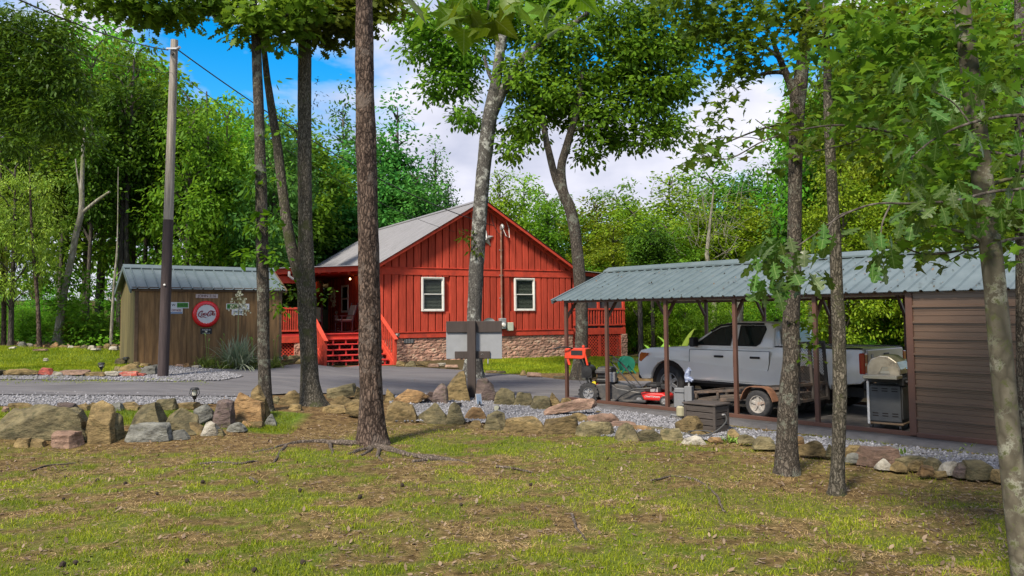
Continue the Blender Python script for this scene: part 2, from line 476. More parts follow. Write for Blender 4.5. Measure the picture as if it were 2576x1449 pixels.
def ramp(src, *stops):
    r = N.new('ShaderNodeValToRGB'); e = r.color_ramp.elements
    while len(e) < len(stops): e.new(.5)
    for k, (p, c) in enumerate(stops): e[k].position = p; e[k].color = (*c, 1)
    L.new(src, r.inputs[0]); return r
N_tc = N.new('ShaderNodeTexCoord')
soil = ramp(tnoise(9).outputs['Fac'], (.3, (.05, .03, .015)), (.5, (.13, .082, .038)), (.68, (.27, .19, .088)))
fine = ramp(tnoise(70, 4).outputs['Fac'], (.35, (.45, .45, .45)), (.65, (1.25, 1.25, 1.2)))
mul = N.new('ShaderNodeMixRGB'); mul.blend_type = 'MULTIPLY'; mul.inputs[0].default_value = .8
L.new(soil.outputs[0], mul.inputs[1]); L.new(fine.outputs[0], mul.inputs[2])
green = ramp(tnoise(14).outputs['Fac'], (.3, (.045, .085, .01)), (.7, (.14, .19, .025)))
leafl = ramp(tnoise(22).outputs['Fac'], (.3, (.03, .035, .014)), (.7, (.12, .085, .045)))
ca = N.new('ShaderNodeVertexColor'); ca.layer_name = 'cover'
cs = N.new('ShaderNodeSeparateColor'); L.new(ca.outputs[0], cs.inputs[0])
m1 = N.new('ShaderNodeMixRGB'); L.new(cs.outputs[0], m1.inputs[0]); L.new(mul.outputs[0], m1.inputs[1]); L.new(green.outputs[0], m1.inputs[2])
m2 = N.new('ShaderNodeMixRGB'); L.new(cs.outputs[1], m2.inputs[0]); L.new(m1.outputs[0], m2.inputs[1]); L.new(leafl.outputs[0], m2.inputs[2])
L.new(m2.outputs[0], b.inputs['Base Color'])
bp = N.new('ShaderNodeBump'); bp.inputs['Strength'].default_value = .8; bp.inputs['Distance'].default_value = .03
L.new(tnoise(30, 9, .75).outputs['Fac'], bp.inputs['Height']); L.new(bp.outputs[0], b.inputs['Normal'])
kind(link_mesh('ground', me, gm, smooth=True), 'structure')

# ------------------------------------------------------------------ asphalt and gravel sheets between two edges
def edge(pts, n):
    g = [GP(*p) for p in pts]
    d = [0]
    for a, b_ in zip(g, g[1:]): d.append(d[-1] + (b_ - a).length)
    t = np.linspace(0, 1, n) * d[-1]
    return np.stack([np.interp(t, d, [p[k] for p in g]) for k in range(2)], 1)
def sheet(name, near, far, dz, mat, n=60, m=10, wob=0.0, seed=1):
    a, b_ = edge(near, n), edge(far, n)
    if wob:
        k = np.arange(n)
        a[:, 1] += (vnoise(k * .35, k * 0 + seed, 5) - .5) * wob; b_[:, 1] += (vnoise(k * .35, k * 0 + seed + 9, 5) - .5) * wob
    t = np.linspace(0, 1, m)[:, None, None]
    P = a[None] * (1 - t) + b_[None] * t
    Z = hz(P[..., 0], P[..., 1]) + dz
    V = np.concatenate([P, Z[..., None]], -1).reshape(-1, 3)
    i = (np.arange(m - 1)[:, None] * n + np.arange(n - 1)[None]).ravel()
    return link_mesh(name, mesh_np(name, V, np.stack([i, i + 1, i + n + 1, i + n], 1)), mat, smooth=True), P, Z
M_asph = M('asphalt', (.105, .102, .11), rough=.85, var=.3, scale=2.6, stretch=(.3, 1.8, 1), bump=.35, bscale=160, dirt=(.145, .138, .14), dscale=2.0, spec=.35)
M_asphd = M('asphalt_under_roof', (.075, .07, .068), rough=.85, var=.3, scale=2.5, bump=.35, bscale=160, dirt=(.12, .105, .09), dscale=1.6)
o, _, _ = sheet('asphalt_drive', [(-500, 998), (0, 996), (300, 998), (600, 1001), (700, 995), (820, 992), (1000, 996), (1200, 1005), (1440, 1014), (1500, 1030)],
                [(-500, 952), (0, 955), (350, 958), (430, 944), (462, 931), (560, 931), (690, 930), (720, 921), (905, 921.5), (1170, 934), (1420, 958), (1640, 962)], .03, M_asph, 90, 14)
kind(o, 'structure')
o, _, _ = sheet('far_drive', [(1540, 914), (1640, 917), (1900, 930)], [(1540, 901), (1640, 902), (1900, 905)], .03, M_asph, 12, 4)
kind(o, 'structure')
M_grav = M('gravel_bed', (.13, .13, .14), rough=1, var=.5, scale=45, bump=.9, bscale=60, second=(.27, .27, .285))
M_peb = M('pebble_grey', (.18, .18, .195), rough=.9, var=.3, scale=10, island=.55)
GRAV = [('gravel_verge', [(-500, 1024), (0, 1022), (400, 1020), (650, 1012)], [(-500, 992), (0, 990), (400, 994), (650, 997)], .012, 5200, .12),
        ('gravel_island', [(-500, 957), (0, 958.5), (250, 960), (330, 962), (400, 963), (480, 963), (560, 960), (612, 951)],
         [(-500, 944), (0, 946), (250, 944), (330, 936), (395, 926), (480, 928), (560, 937), (604, 948)], .045, 4200, .1),
        ('gravel_ring', [(980, 1062), (1150, 1062), (1250, 1068), (1400, 1076), (1500, 1092)], [(980, 1000), (1100, 998), (1250, 1002), (1400, 1022), (1490, 1034)], .04, 5200, .0),
        ('gravel_strip', [(1470, 1094), (1650, 1106), (1850, 1109), (2000, 1134), (2200, 1172), (2400, 1194), (2700, 1226)],
         [(1470, 1022), (1650, 1050), (1850, 1080), (2000, 1099), (2200, 1120), (2400, 1142), (2700, 1174)], .02, 9000, .0)]
octv = np.array([(1, 0, 0), (-1, 0, 0), (0, 1, 0), (0, -1, 0), (0, 0, 1), (0, 0, -1)], float)
octf = np.array([(0, 2, 4), (2, 1, 4), (1, 3, 4), (3, 0, 4), (2, 0, 5), (1, 2, 5), (3, 1, 5), (0, 3, 5)])
for nm, ne, fa, dz, cnt, wob in GRAV:
    o, P, Z = sheet(nm, ne, fa, dz, M_grav, 60, 8, wob)
    kind(o, 'structure')
    n = P.shape[1]; m = P.shape[0]
    A = np.linalg.norm(P[0] - P[-1], axis=1); w = A / A.sum()
    k = RNG.choice(n, cnt, p=w); u = np.clip(k + RNG.random(cnt), 0, n - 1.001); v = RNG.uniform(-.3, m - .7, cnt)
    i0, j0 = u.astype(int), np.clip(np.floor(v).astype(int), 0, m - 2); fu, fv = (u - i0)[:, None], (v - j0)[:, None]
    pos = (P[j0, i0] * (1 - fu) + P[j0, i0 + 1] * fu) * (1 - fv) + (P[j0 + 1, i0] * (1 - fu) + P[j0 + 1, i0 + 1] * fu) * fv
    z = hz(pos[:, 0], pos[:, 1]) + dz
    s = RNG.uniform(.014, .036, (cnt, 1, 1)) * RNG.uniform(.6, 1.3, (cnt, 1, 3)) * np.array([1, 1, .7])
    a = RNG.random(cnt) * 6.28
    vv = (octv[None] + RNG.normal(0, .22, (cnt, 6, 3))) * s
    ca_, sa_ = np.cos(a)[:, None], np.sin(a)[:, None]
    vx = vv[..., 0] * ca_ - vv[..., 1] * sa_; vy = vv[..., 0] * sa_ + vv[..., 1] * ca_
    V = np.stack([vx + pos[:, :1], vy + pos[:, 1:2], vv[..., 2] + z[:, None]], -1).reshape(-1, 3)
    F = (octf[None] + (np.arange(cnt) * 6)[:, None, None]).reshape(-1, 3)
    kind(link_mesh('gravel', mesh_np('gravel', V, F), M_peb), 'stuff')
# ================================================================== red house
M_red = M('red_board', (.47, .064, .037), rough=.8, spec=.15, var=.28, scale=3.2, stretch=(5, 5, .45), bump=.25, bscale=30, dirt=(.37, .05, .03), dscale=3.0, objvar=.2)
M_redt = M('red_trim', (.52, .062, .034), rough=.7, spec=.2, var=.2, scale=5, bump=.12, dirt=(.33, .05, .034), dscale=3)
M_redd = M('red_stair', (.46, .035, .03), rough=.55, var=.2, scale=5, bump=.1)
M_block = M('pink_block', (.40, .225, .165), rough=.95, var=.35, scale=11, bump=1.0, bscale=14, objvar=.22, dirt=(.43, .33, .24), dscale=5)
M_mort = M('mortar', (.42, .31, .24), rough=1, var=.15)
M_roofg = M('grey_roof', (.195, .195, .21), rough=.55, var=.16, scale=1.6, stretch=(1, 6, 1), metal=.0, dirt=(.145, .145, .155), dscale=2.2)
M_greenr = M('green_roof', (.10, .135, .145), rough=.42, var=.12, scale=2.5, metal=.1, dirt=(.13, .165, .175), dscale=2.0, spec=.5)
M_white = M('white_vinyl', (.72, .70, .66), rough=.5, var=.08, dirt=(.55, .5, .45), dscale=6)
M_glass = M('dark_glass', (.012, .014, .016), rough=.05, var=.2, spec=.8)
M_blind = M('blind', (.66, .63, .55), rough=.6, var=.1)
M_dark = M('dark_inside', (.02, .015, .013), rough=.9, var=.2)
M_screen = M('insect_screen', (.055, .055, .06), rough=.8, var=.2)
M_metalg = M('galvanised', (.42, .42, .43), rough=.45, metal=.5, var=.15, dirt=(.3, .28, .26), dscale=6)
M_black = M('black_metal', (.02, .02, .022), rough=.45, var=.3)
M_greyw = M('weathered_post', (.17, .145, .14), rough=.9, var=.35, scale=4, stretch=(6, 6, .5), bump=.3)

HO = (-4.94, 29.0, 0.0); HA = R(29)
house = thing('red_house', 'red board and batten house with grey metal gable roof and stone block foundation', 'house', HO, HA)
HM = Matrix.Translation(HO) @ Matrix.Rotation(HA, 4, 'Z')
HW, HL = 8.5, 12.0
Z0, ZS, ZB0, ZB1, ZE, ZP = .05, 1.12, 3.46, 3.72, 3.86, 6.42
def roofz(u): return ZE + (ZP - ZE) * (1 - abs(u - HW / 2) / (HW / 2))
# shell
MB().bx(0.06, .06, Z0, HW - .06, HL, ZS).build('foundation', M_mort, house)
MB().prism([(.03, ZS), (HW - .03, ZS), (HW - .03, ZE - .02), (HW / 2, ZP - .1), (.03, ZE - .02)], .05, HL).build('wall', M_red, house)
# split face blocks on the gable side, each block its own part; shared meshes
blk = []
for s in range(5):
    mb = MB().bx(0, -.05, 0, .392, .06, .19)
    me = mb.mesh('block', .012)
    bm = bmesh.new(); bm.from_mesh(me)
    bmesh.ops.subdivide_edges(bm, edges=[e for e in bm.edges if e.calc_length() > .15], cuts=3, use_grid_fill=True)
    for v_ in bm.verts:
        if v_.co.y < -.03: v_.co.y += mnoise.noise(Vector((v_.co.x * 9 + s * 7, v_.co.z * 12, s))) * .035 - .005
    bm.to_mesh(me); bm.free(); me.materials.append(M_block); blk.append(me)
def block_wall(u0, u1, v, z0, z1, parent, axis=0):
    r = 0; z = z1 - .2
    while z > z0 - .2:
        u = u0 - (.2 if r % 2 else 0)
        while u < u1 - .02:
            a, e = max(u, u0), min(u + .4, u1)
            if e - a > .05:
                o = bpy.data.objects.new('block', random.choice(blk)); col.objects.link(o); o.parent = parent
                o.location = (a, v, z + .005) if axis == 0 else (v, e, z + .005)
                if axis: o.rotation_euler = (0, 0, -math.pi / 2)
                o.scale = ((e - a) / .4, 1, 1)
            u += .4
        z -= .2; r += 1
block_wall(0, HW, .05, .1, ZS, house)
bb('crawl_vent', 1.05, -.02, .93, 1.45, .03, 1.1, M_black, house)
for k in range(6):
    bb('vent_bar', 1.08 + k * .062, -.03, .94, 1.10 + k * .062, -.021, 1.09, M_metalg, house)
# skirt board, band, corner boards
bb('skirt_board', -.02, -.05, ZS, HW + .02, .03, ZS + .2, M_redt, house, .008)
bb('skirt_cap', -.02, -.075, ZS + .2, HW + .02, .03, ZS + .235, M_redt, house, .006)
bb('band_board', -.02, -.055, ZB0, HW + .02, .03, ZB1, M_redt, house, .008)
bb('band_cap', -.02, -.08, ZB1, HW + .02, .03, ZB1 + .035, M_redt, house, .006)
WIN = [(1.80, 2.60, 2.16, 3.34), (5.78, 6.60, 2.16, 3.36)]
# boards (wide, proud) with narrow recessed battens of the wall between
u, bwid, gap = .0, .245, .047
while u < HW - .05:
    e = min(u + bwid, HW)
    dv = random.uniform(-.008, .004)
    spans = [(ZS + .237, ZB0 - .002)]
    for (a, c, z0, z1) in WIN:
        if e > a - .07 and u < c + .07:
            spans = [(ZS + .237, z0 - .07), (z1 + .07, ZB0 - .002)]
    for (z0, z1) in spans:
        if z1 - z0 > .03: bb('board', u, -.035 + dv, z0, e, .045, z1, M_red, house, .005)
    zt0, zt1 = roofz(u) - .16, roofz(e) - .16
    if (u + e) / 2 > HW / 2 - .12 and (u + e) / 2 < HW / 2 + .12: zt0 = zt1 = min(zt0, zt1)
    if min(zt0, zt1) > ZB1 + .08:
        MB().prism([(u, ZB1 + .037), (e, ZB1 + .037), (e, zt1), (u, zt0)], -.035 + dv, .045).build('board', M_red, house, bevel=.004)
    u += bwid + gap
# rake boards and roof
for s in (0, 1):
    us = (-.22, HW / 2) if s == 0 else (HW / 2, HW + .22)
    z = [roofz(q) if 0 <= q <= HW else ZE - .14 for q in us]
    MB().prism([(us[0], z[0] - .2), (us[1], z[1] - .2), (us[1], z[1] - .01), (us[0], z[0] - .01)], -.09, .03).build('rake_board', M_redt, house, bevel=.006)
    MB().prism([(us[0], z[0] - .13), (us[1], z[1] - .13), (us[1], z[1] - .012), (us[0], z[0] - .012)], -.36, -.31).build('fly_rafter', M_redt, house, bevel=.006)
    for t in np.linspace(.1, .92, 7):
        uu = us[0] + (us[1] - us[0]) * t; zz = z[0] + (z[1] - z[0]) * t
        bb('lookout', uu - .045, -.31, zz - .13, uu + .045, -.09, zz - .035, M_redt, house)
def ribbed(p0, p1, q0, q1, pitch, h, w=.03):
    """ribbed metal sheet: p0-p1 along the ribs (eave to ridge) at one end, q0-q1 at the other; ribs run eave to ridge"""
    p0, p1, q0, q1 = map(Vector, (p0, p1, q0, q1))
    Ln = (q0 - p0).length; nrm = (q0 - p0).cross(p1 - p0).normalized()
    if nrm.z < 0: nrm = -nrm
    prof = []; x = 0.0
    while x < Ln - 1e-6:
        for dx_, hh in ((0, 0), (pitch / 2 - w, 0), (pitch / 2 - w * .45, h), (pitch / 2 + w * .45, h), (pitch / 2 + w, 0)):
            if x + dx_ <= Ln: prof.append(((x + dx_) / Ln, hh))
        x += pitch
    prof.append((1.0, 0))
    mb = MB(); vs = []
    for t, hh in prof:
        vs += [p0.lerp(q0, t) + nrm * hh, p1.lerp(q1, t) + nrm * hh]
    mb.add(vs, [(2 * i, 2 * i + 2, 2 * i + 3, 2 * i + 1) for i in range(len(prof) - 1)])
    return mb
for k in range(13):
    v0 = -.4 + k * .96; v1 = v0 + .96
    ribbed((-.24, v0, ZE - .13), (HW / 2, v0, ZP + .02), (-.24, v1, ZE - .13), (HW / 2, v1, ZP + .02), .16, .022, .03).build('roof_panel', M_roofg, house)
    ribbed((HW + .24, v0, ZE - .13), (HW / 2, v0, ZP + .02), (HW + .24, v1, ZE - .13), (HW / 2, v1, ZP + .02), .16, .022, .03).build('roof_panel', M_roofg, house)
MB().prism([(HW / 2 - .18, ZP - .05), (HW / 2, ZP + .06), (HW / 2 + .18, ZP - .05), (HW / 2 + .18, ZP - .02), (HW / 2, ZP + .085), (HW / 2 - .18, ZP - .02)], -.42, 12.1).build('ridge_cap', M_roofg, house)
# soffit and eave fascia on the porch side
bb('eave_fascia', -.22, -.3, ZE - .34, -.19, 12.0, ZE - .135, M_redt, house, .005)
# windows of the gable
def window(u0, u1, z0, z1, v, parent, blinds=True, sp=1):
    f = MB()
    for a in ((u0 - .055, z0 - .055, u0, z1 + .055), (u1, z0 - .055, u1 + .055, z1 + .055), (u0, z1, u1, z1 + .055), (u0, z0 - .055, u1, z0)):
        f.bx(a[0], v - .05, a[1], a[2], v + .05, a[3])
    w = f.build('window', M_white, parent, bevel=.006)
    zm = (z0 + z1) / 2
    s = MB()
    for (a, c, vo) in ((z0, zm + .02, -.015), (zm - .02, z1, .012)):
        s.bx(u0, v + vo - .016, a, u0 + .035, v + vo + .016, c); s.bx(u1 - .035, v + vo - .016, a, u1, v + vo + .016, c)
        s.bx(u0 + .035, v + vo - .016, a, u1 - .035, v + vo + .016, a + .035); s.bx(u0 + .035, v + vo - .016, c - .035, u1 - .035, v + vo + .016, c)
    s.build('sash', M_white, w)
    bb('pane', u0 + .035, v - .017, z0 + .035, u1 - .035, v - .012, zm - .015, M_glass2, w)
    bb('pane', u0 + .035, v + .010, zm + .015, u1 - .035, v + .015, z1 - .035, M_glass2, w)
    bb('unlit_room_board', u0, v + .078, z0, u1, v + .088, z1, M_dark, w)  # near-black board; the darkness behind the panes is its colour
    if blinds:
        n = 22
        for k in range(n):
            zz = z0 + .06 + k * (z1 - z0 - .09) / (n - 1)
            MB().bar((u0 + .02, v + .06, zz), (u1 - .02, v + .06, zz), .03, .006, (0, -.35, 1)).build('blind_slat', M_blind, w)
        bb('blind_rail', u0 + .02, v + .045, z1 - .05, u1 - .02, v + .075, z1 - .01, M_blind, w)
    return w
g2 = bpy.data.materials.new('window_glass'); g2.use_nodes = True
_n = g2.node_tree.nodes; _b = _n['Principled BSDF']
_b.inputs['Roughness'].default_value = .03; _b.inputs['Base Color'].default_value = (.02, .025, .03, 1); _b.inputs['Specular IOR Level'].default_value = .7
_t = _n.new('ShaderNodeBsdfTransparent'); _m = _n.new('ShaderNodeMixShader'); _m.inputs[0].default_value = .16
_t.inputs[0].default_value = (.8, .85, .83, 1)
g2.node_tree.links.new(_t.outputs[0], _m.inputs[1]); g2.node_tree.links.new(_b.outputs[0], _m.inputs[2]); g2.node_tree.links.new(_m.outputs[0], _n['Material Output'].inputs[0])
M_glass2 = g2
for w in WIN: window(*w, -.04, house)
# cut the shell behind the windows visually: the panes sit proud of the wall shell, with a dark board between, the unlit room put in its colour
# ------------------------------------------------------------------ screened side porch
P0, P1 = HW + .03, 11.2
bb('porch_floor_beam', P0, .02, ZS - .03, P1 + .05, .12, ZS + .24, M_redt, house, .008)
bb('porch_floor', P0, .12, ZS + .15, P1 + .05, 8, ZS + .22, M_redt, house)
for uu in (P0 + .05, (P0 + P1) / 2, P1 - .02):
    bb('porch_post', uu - .05, .03, ZS + .24, uu + .05, .13, 3.62 - (uu - P0) * .02, M_redt, house, .006)
bb('porch_post', P1 - .07, 3, ZS + .24, P1 + .03, 3.1, 3.55, M_redt, house)
bb('porch_rail', P0, .0, 2.12, P1 + .03, .11, 2.2, M_redt, house, .006)
bb('porch_rail', P0, .0, 1.46, P1 + .03, .1, 1.53, M_redt, house, .006)
for k in range(19):
    uu = P0 + .1 + k * (P1 - P0 - .18) / 18
    bb('baluster', uu - .03, .015, 1.53, uu + .03, .05, 2.12, M_redt, house)
bb('screen', P0, .125, ZS + .24, P1, .135, 3.6, M_screen, house)
bb('screen_mid_rail', P0, .05, 3.05, P1, .12, 3.11, M_redt, house)
bb('screen_side', P1 - .01, .14, ZS + .24, P1, 8, 3.5, M_screen, house)
MB().prism([(P0 - .1, 3.60), (P1 + .5, 3.40), (P1 + .5, 3.54), (P0 - .1, 3.75)], -.02, .03).build('porch_fascia', M_redt, house, bevel=.006)
for k in range(8):
    ribbed((P1 + .62, -.2 + k * 1.05, 3.54), (P0 - .15, -.2 + k * 1.05, 3.79), (P1 + .62, .85 + k * 1.05, 3.54), (P0 - .15, .85 + k * 1.05, 3.79), .16, .022).build('porch_roof_panel', M_roofg, house)
def lattice(u0, u1, z0, z1, v, parent, pitch=.1, w=.035, mat=None):
    Wd, Hd = u1 - u0, z1 - z0
    for sgn in (1, -1):
        c = -Hd
        while c < Wd:
            # line: u = u0 + c + t, z = z0 + t (sgn 1) ; mirrored for -1
            t0, t1 = max(0, -c), min(Hd, Wd - c)
            if t1 - t0 > .04:
                a, e = (c + t0, t0), (c + t1, t1)
                if sgn < 0: a, e = (Wd - a[0], a[1]), (Wd - e[0], e[1])
                MB().bar((u0 + a[0], v + .006 * sgn, z0 + a[1]), (u0 + e[0], v + .006 * sgn, z0 + e[1]), .010, w, (0, 1, 0) if False else (1, 0, -1) if sgn > 0 else (1, 0, 1)).build('lattice_slat', mat or M_redt, parent)
            c += pitch * 1.414
    for a in ((u0 - .03, z0, u0 + .03, z1), (u1 - .03, z0, u1 + .03, z1)):
        bb('lattice_frame', a[0], v - .02, a[1], a[2], v + .02, a[3], mat or M_redt, parent)
lattice(P0 + .03, (P0 + P1) / 2, .1, ZS - .03, .06, house, .1)
lattice((P0 + P1) / 2 + .06, P1 - .22, .1, ZS - .03, .06, house, .1)
bb('under_porch_shade', P0, .5, .05, P1, .52, ZS, M_dark, house)  # near-black sheet: darkness under the porch is put in the colour
block_wall(P1 - .2, P1 + .12, .06, .1, ZS - .02, house)
bb('pier', P1 - .18, .08, .0, P1 + .1, .4, ZS - .03, M_mort, house)

# ------------------------------------------------------------------ front porch on the other long side
FZ = 1.33
PL = -4.0
bb('porch_floor', PL, .45, FZ - .06, -.02, 11.9, FZ, M_redd, house)
bb('porch_floor_beam', PL, .40, FZ - .30, -.02, .45, FZ - .06, M_redt, house, .008)
bb('porch_floor_beam', PL - .05, .45, FZ - .30, PL, 11.9, FZ - .06, M_redt, house, .008)
# near-black sheet: the porch's inner darkness is put in its colour
bb('porch_back_shade', PL + .1, 9.0, FZ, -.9, 9.1, 3.6, M_dark, house)
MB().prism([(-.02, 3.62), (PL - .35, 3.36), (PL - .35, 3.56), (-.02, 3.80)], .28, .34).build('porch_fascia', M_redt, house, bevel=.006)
bb('porch_side_shade', PL + .1, .75, FZ, PL + .14, 9.0, 3.4, M('porch_shade_board', (.10, .03, .022), var=.3, scale=4, stretch=(6, 6, .4)), house)  # added dark panel; the porch's inner shade is in its colour
bb('porch_beam', PL, .42, 3.12, -2.5, .54, 3.36, M_redt, house, .006)
for k in range(10):
    ribbed((PL - .5, .15 + k * 1.0, 3.565), (-.02, .15 + k * 1.0, 3.815), (PL - .5, 1.15 + k * 1.0, 3.565), (-.02, 1.15 + k * 1.0, 3.815), .16, .02).build('porch_roof_panel', M_roofg, house)
for k in range(12):
    uu = PL + .2 + k * .36
    bb('porch_rafter', uu - .04, .36, 3.36 + (uu - PL) * .055, uu + .04, 9, 3.47 + (uu - PL) * .055, M_redd, house)
for (uu, vv) in ((PL + .06, .5), (-2.62, .5), (PL + .06, 4.5), (PL + .06, 8.5)):
    bb('porch_post', uu - .07, vv - .07, FZ, uu + .07, vv + .07, 3.4, M_redt, house, .008)
bb('downpipe_post', -2.5, .28, .2, -2.36, .42, 3.3, M_greyw, house, .01)
MB().tube([(-3.1, .22, 3.52), (-3.1, .22, 3.36), (-2.98, .22, 3.26), (-2.6, .24, 3.22), (-2.43, .26, 3.14), (-2.43, .26, 2.9)], .05, 8).build('downpipe_elbow', M_metalg, house, smooth=True)
bb('rafter_end', -2.98, .0, 3.44, -2.72, .28, 3.56, M('raw_wood', (.38, .24, .13), var=.2), house, .006)
# wall boards of the long side
k = 0; v = .32
while v < 11.7:
    if not (5.9 < v + .1 < 7.0): bb('board', -.035 + random.uniform(-.006, .003), v, FZ, .03, v + .245, 3.52, M_red, house, .004)
    v += .292
# door and window on it
dr = bb('door', -.045, 6.0, FZ, -.01, 6.92, FZ + 2.03, M('door_dark', (.03, .025, .03), rough=.35, var=.2), house, .004)
bb('door_glass', -.052, 6.15, FZ + .9, -.046, 6.77, FZ + 1.85, M_glass, dr)
MB().lathe([(.0, -.06), (.03, -.05), (.03, -.02), (.012, 0)], (-.045, 6.82, FZ + .95), 10, 'x').build('handle', M_metalg, dr)
for q in ((5.92, 6.0), (6.92, 7.0)): bb('door_trim', -.06, q[0], FZ, -.02, q[1], FZ + 2.1, M_redt, house)
wf = MB()
for a in ((3.2, 2.1, 3.28, 3.2), (4.02, 2.1, 4.1, 3.2), (3.28, 3.12, 4.02, 3.2), (3.28, 2.1, 4.02, 2.18), (3.28, 2.62, 4.02, 2.68)):
    wf.bx(-.075, a[0], a[1], -.04, a[2], a[3])
wf = wf.build('window', M_white, house, bevel=.004)
bb('pane', -.055, 3.28, 2.18, -.05, 4.02, 3.12, M_glass, wf)
# railing beside the post
bb('porch_rail', PL + .12, .44, 2.2, -2.7, .53, 2.27, M_redt, house, .006)
bb('porch_rail', PL + .12, .45, 1.42, -2.7, .52, 1.48, M_redt, house, .006)
for k in range(15):
    uu = PL + .17 + k * ((-2.75 - PL - .17) / 14)
    bb('baluster', uu - .02, .46, 1.48, uu + .02, .5, 2.2, M_redt, house)
for k in range(30):
    bb('baluster', PL + .0, .8 + k * .13, 1.48, PL + .04, .84 + k * .13, 2.2, M_redt, house)
bb('porch_rail', PL - .03, .6, 2.2, PL + .06, 4.8, 2.27, M_redt, house)
lattice(PL + .3, -2.85, .25, FZ - .32, .5, house, .085, .03)
block_wall(PL, PL + .3, .47, .2, FZ - .3, house); block_wall(-2.85, -2.6, .47, .2, FZ - .3, house)
bb('under_porch_shade', PL, .7, .1, -.05, .72, FZ - .1, M_dark, house)  # dark sheet behind the lattice, under-porch shade in its colour
# ------------------------------------------------------------------ stairs: treads on short riser blocks, open behind
SU0, SU1 = -2.28, -.02
nst = 6; rise = (FZ - .27) / nst
st_v = [.42 - .335 * k for k in range(nst + 1)]
for k in range(nst + 1):
    z = FZ - rise * k
    if k: bb('tread', SU0 - .03, st_v[k] - .03, z - .035, SU1 + .03, st_v[k] + .34, z, M_redd, house, .006)
    else: bb('tread', SU0 - .03, .36, z - .035, SU1 + .03, .46, z + .006, M_redd, house, .006)
    if k < nst:
        nb = 5
        for j in range(nb):
            uu = SU0 + .12 + j * .46 + .13 * k - (.46 if .12 + j * .46 + .13 * k > SU1 - SU0 - .02 else 0) * 5
            if SU0 < uu < SU1: bb('riser_block', uu - .025, st_v[k] + .0, z - rise, uu + .025, st_v[k] + .06, z - .035, M_redd, house)
bb('bottom_riser', SU0 - .03, st_v[-1] - .03, .05, SU1 + .03, st_v[-1] + .02, .24, M_redd, house)
lattice(SU0, SU1, .1, FZ - .3, .38, house, .12, .03, M('shaded_lattice', (.12, .03, .025)))  # darker red: the shade under the stairs is put in the colour
for uu in (SU0 - .09, SU1 + .09):
    MB().prism([(.36, FZ - .36), (.36, FZ - .02), (st_v[-1] - .12, .32), (st_v[-1] - .12, .05), (st_v[-1] + .1, .05)], uu - .025, uu + .025, 'yz').build('stringer', M_redt, house, bevel=.005)
    bb('stair_post', uu - .05, .36, FZ - .3, uu + .05, .46, FZ + .98, M_redt, house, .006)
    bb('stair_post', uu - .05, st_v[-1] - .16, .1, uu + .05, st_v[-1] - .06, 1.16, M_redt, house, .006)
    MB().bar((uu, .44, FZ + .96), (uu, st_v[-1] - .25, 1.13), .14, .045).build('stair_rail', M_redt, house, bevel=.006)
    MB().bar((uu, .40, FZ + .12), (uu, st_v[-1] - .1, .44), .06, .07).build('stair_rail', M_redt, house)
    for k in range(9):
        t = (k + 1) / 10; vv = .4 + (st_v[-1] - .11 - .4) * t
        zb = FZ + .14 + (.46 - FZ - .14) * t; zt = FZ + .94 + (1.11 - FZ - .94) * t
        bb('baluster', uu - .02, vv - .022, zb, uu + .02, vv + .022, zt, M_redt, house)
    if uu > -.5: bb('post_panel', uu - .03, .46, FZ, uu + .02, .9, FZ + .95, M_redt, house)

# ------------------------------------------------------------------ things on and round the house
def hp(u, v, z): return HM @ Vector((u, v, z))
def hthing(name, label, cat, u, v, z, rz=0, group=None): return thing(name, label, cat, hp(u, v, z), HA + rz, group)
t = hthing('star_ornament', 'five pointed tin star hung high on the red gable wall', 'ornament', 4.46, -.06, 4.95)
vs, fs = [(0, -.09, 0), (0, .0, 0)], []
for k in range(10):
    a = math.pi / 2 + k * math.pi / 5; r = .36 if k % 2 == 0 else .15
    vs.append((r * math.cos(a), 0, r * math.sin(a)))
for k in range(10): fs += [(0, 2 + k, 2 + (k + 1) % 10), (1, 2 + (k + 1) % 10, 2 + k)]
MB().add(vs, fs).build('star_body', M_metalg, t)
t = hthing('electric_service_mast', 'brown conduit mast with weatherhead and grey meter boxes on the gable wall', 'electric mast', 5.11, -.04, 1.2)
MB().tube([(0, -.06, .55), (0, -.06, 4.15)], .035, 10).build('conduit', M('conduit_rust', (.24, .12, .08), var=.3, dirt=(.35, .25, .2), dscale=4), t, smooth=True)
MB().tube([(0, -.06, 4.12), (0, -.08, 4.22), (0, -.16, 4.28), (0, -.22, 4.22), (0, -.22, 4.15)], [.05, .06, .065, .06, .05], 10).build('weatherhead', M_metalg, t, smooth=True)
for z in (1.4, 2.3, 3.3): bb('strap', -.07, -.06, z, .07, .0, z + .03, M_metalg, t)
bx_ = bb('meter_box', -.12, -.16, .2, .16, .0, .62, M_metalg, t, .015)
MB().lathe([(.0, -.25), (.07, -.24), (.085, -.19), (.085, -.16)], (.02, 0, .36), 16, 'y').build('meter_glass', M_white, bx_, smooth=True)
bb('breaker_box', .24, -.12, .12, .5, .0, .45, M('box_cream', (.5, .52, .42), var=.1), t, .012)
MB().tube([(0, -.22, 4.15), (-.05, -.3, 3.9), (-.2, -.2, 3.95), (-.35, -.05, 4.35), (-.42, -.02, 4.75)], .012, 6).build('loop_wire', M_black, t)
MB().tube([(0, -.22, 4.15), (.1, -.3, 3.85), (.3, -.2, 3.8), (.33, -.1, 4.2), (.12, -.04, 4.8), (-.42, -.02, 4.8)], .012, 6).build('loop_wire', M_white, t)
t = hthing('floodlight', 'small dark floodlight at the foot of the red gable corner', 'lamp', .72, -.1, 1.22)
MB().cyl((0, .1, 0), (0, 0, .04), .015, 8).cyl((0, 0, .04), (.05, -.12, .02), .04, 12, .065).build('lamp_head', M_metalg, t, smooth=True)
p = PX(1228, 818, 28.2)
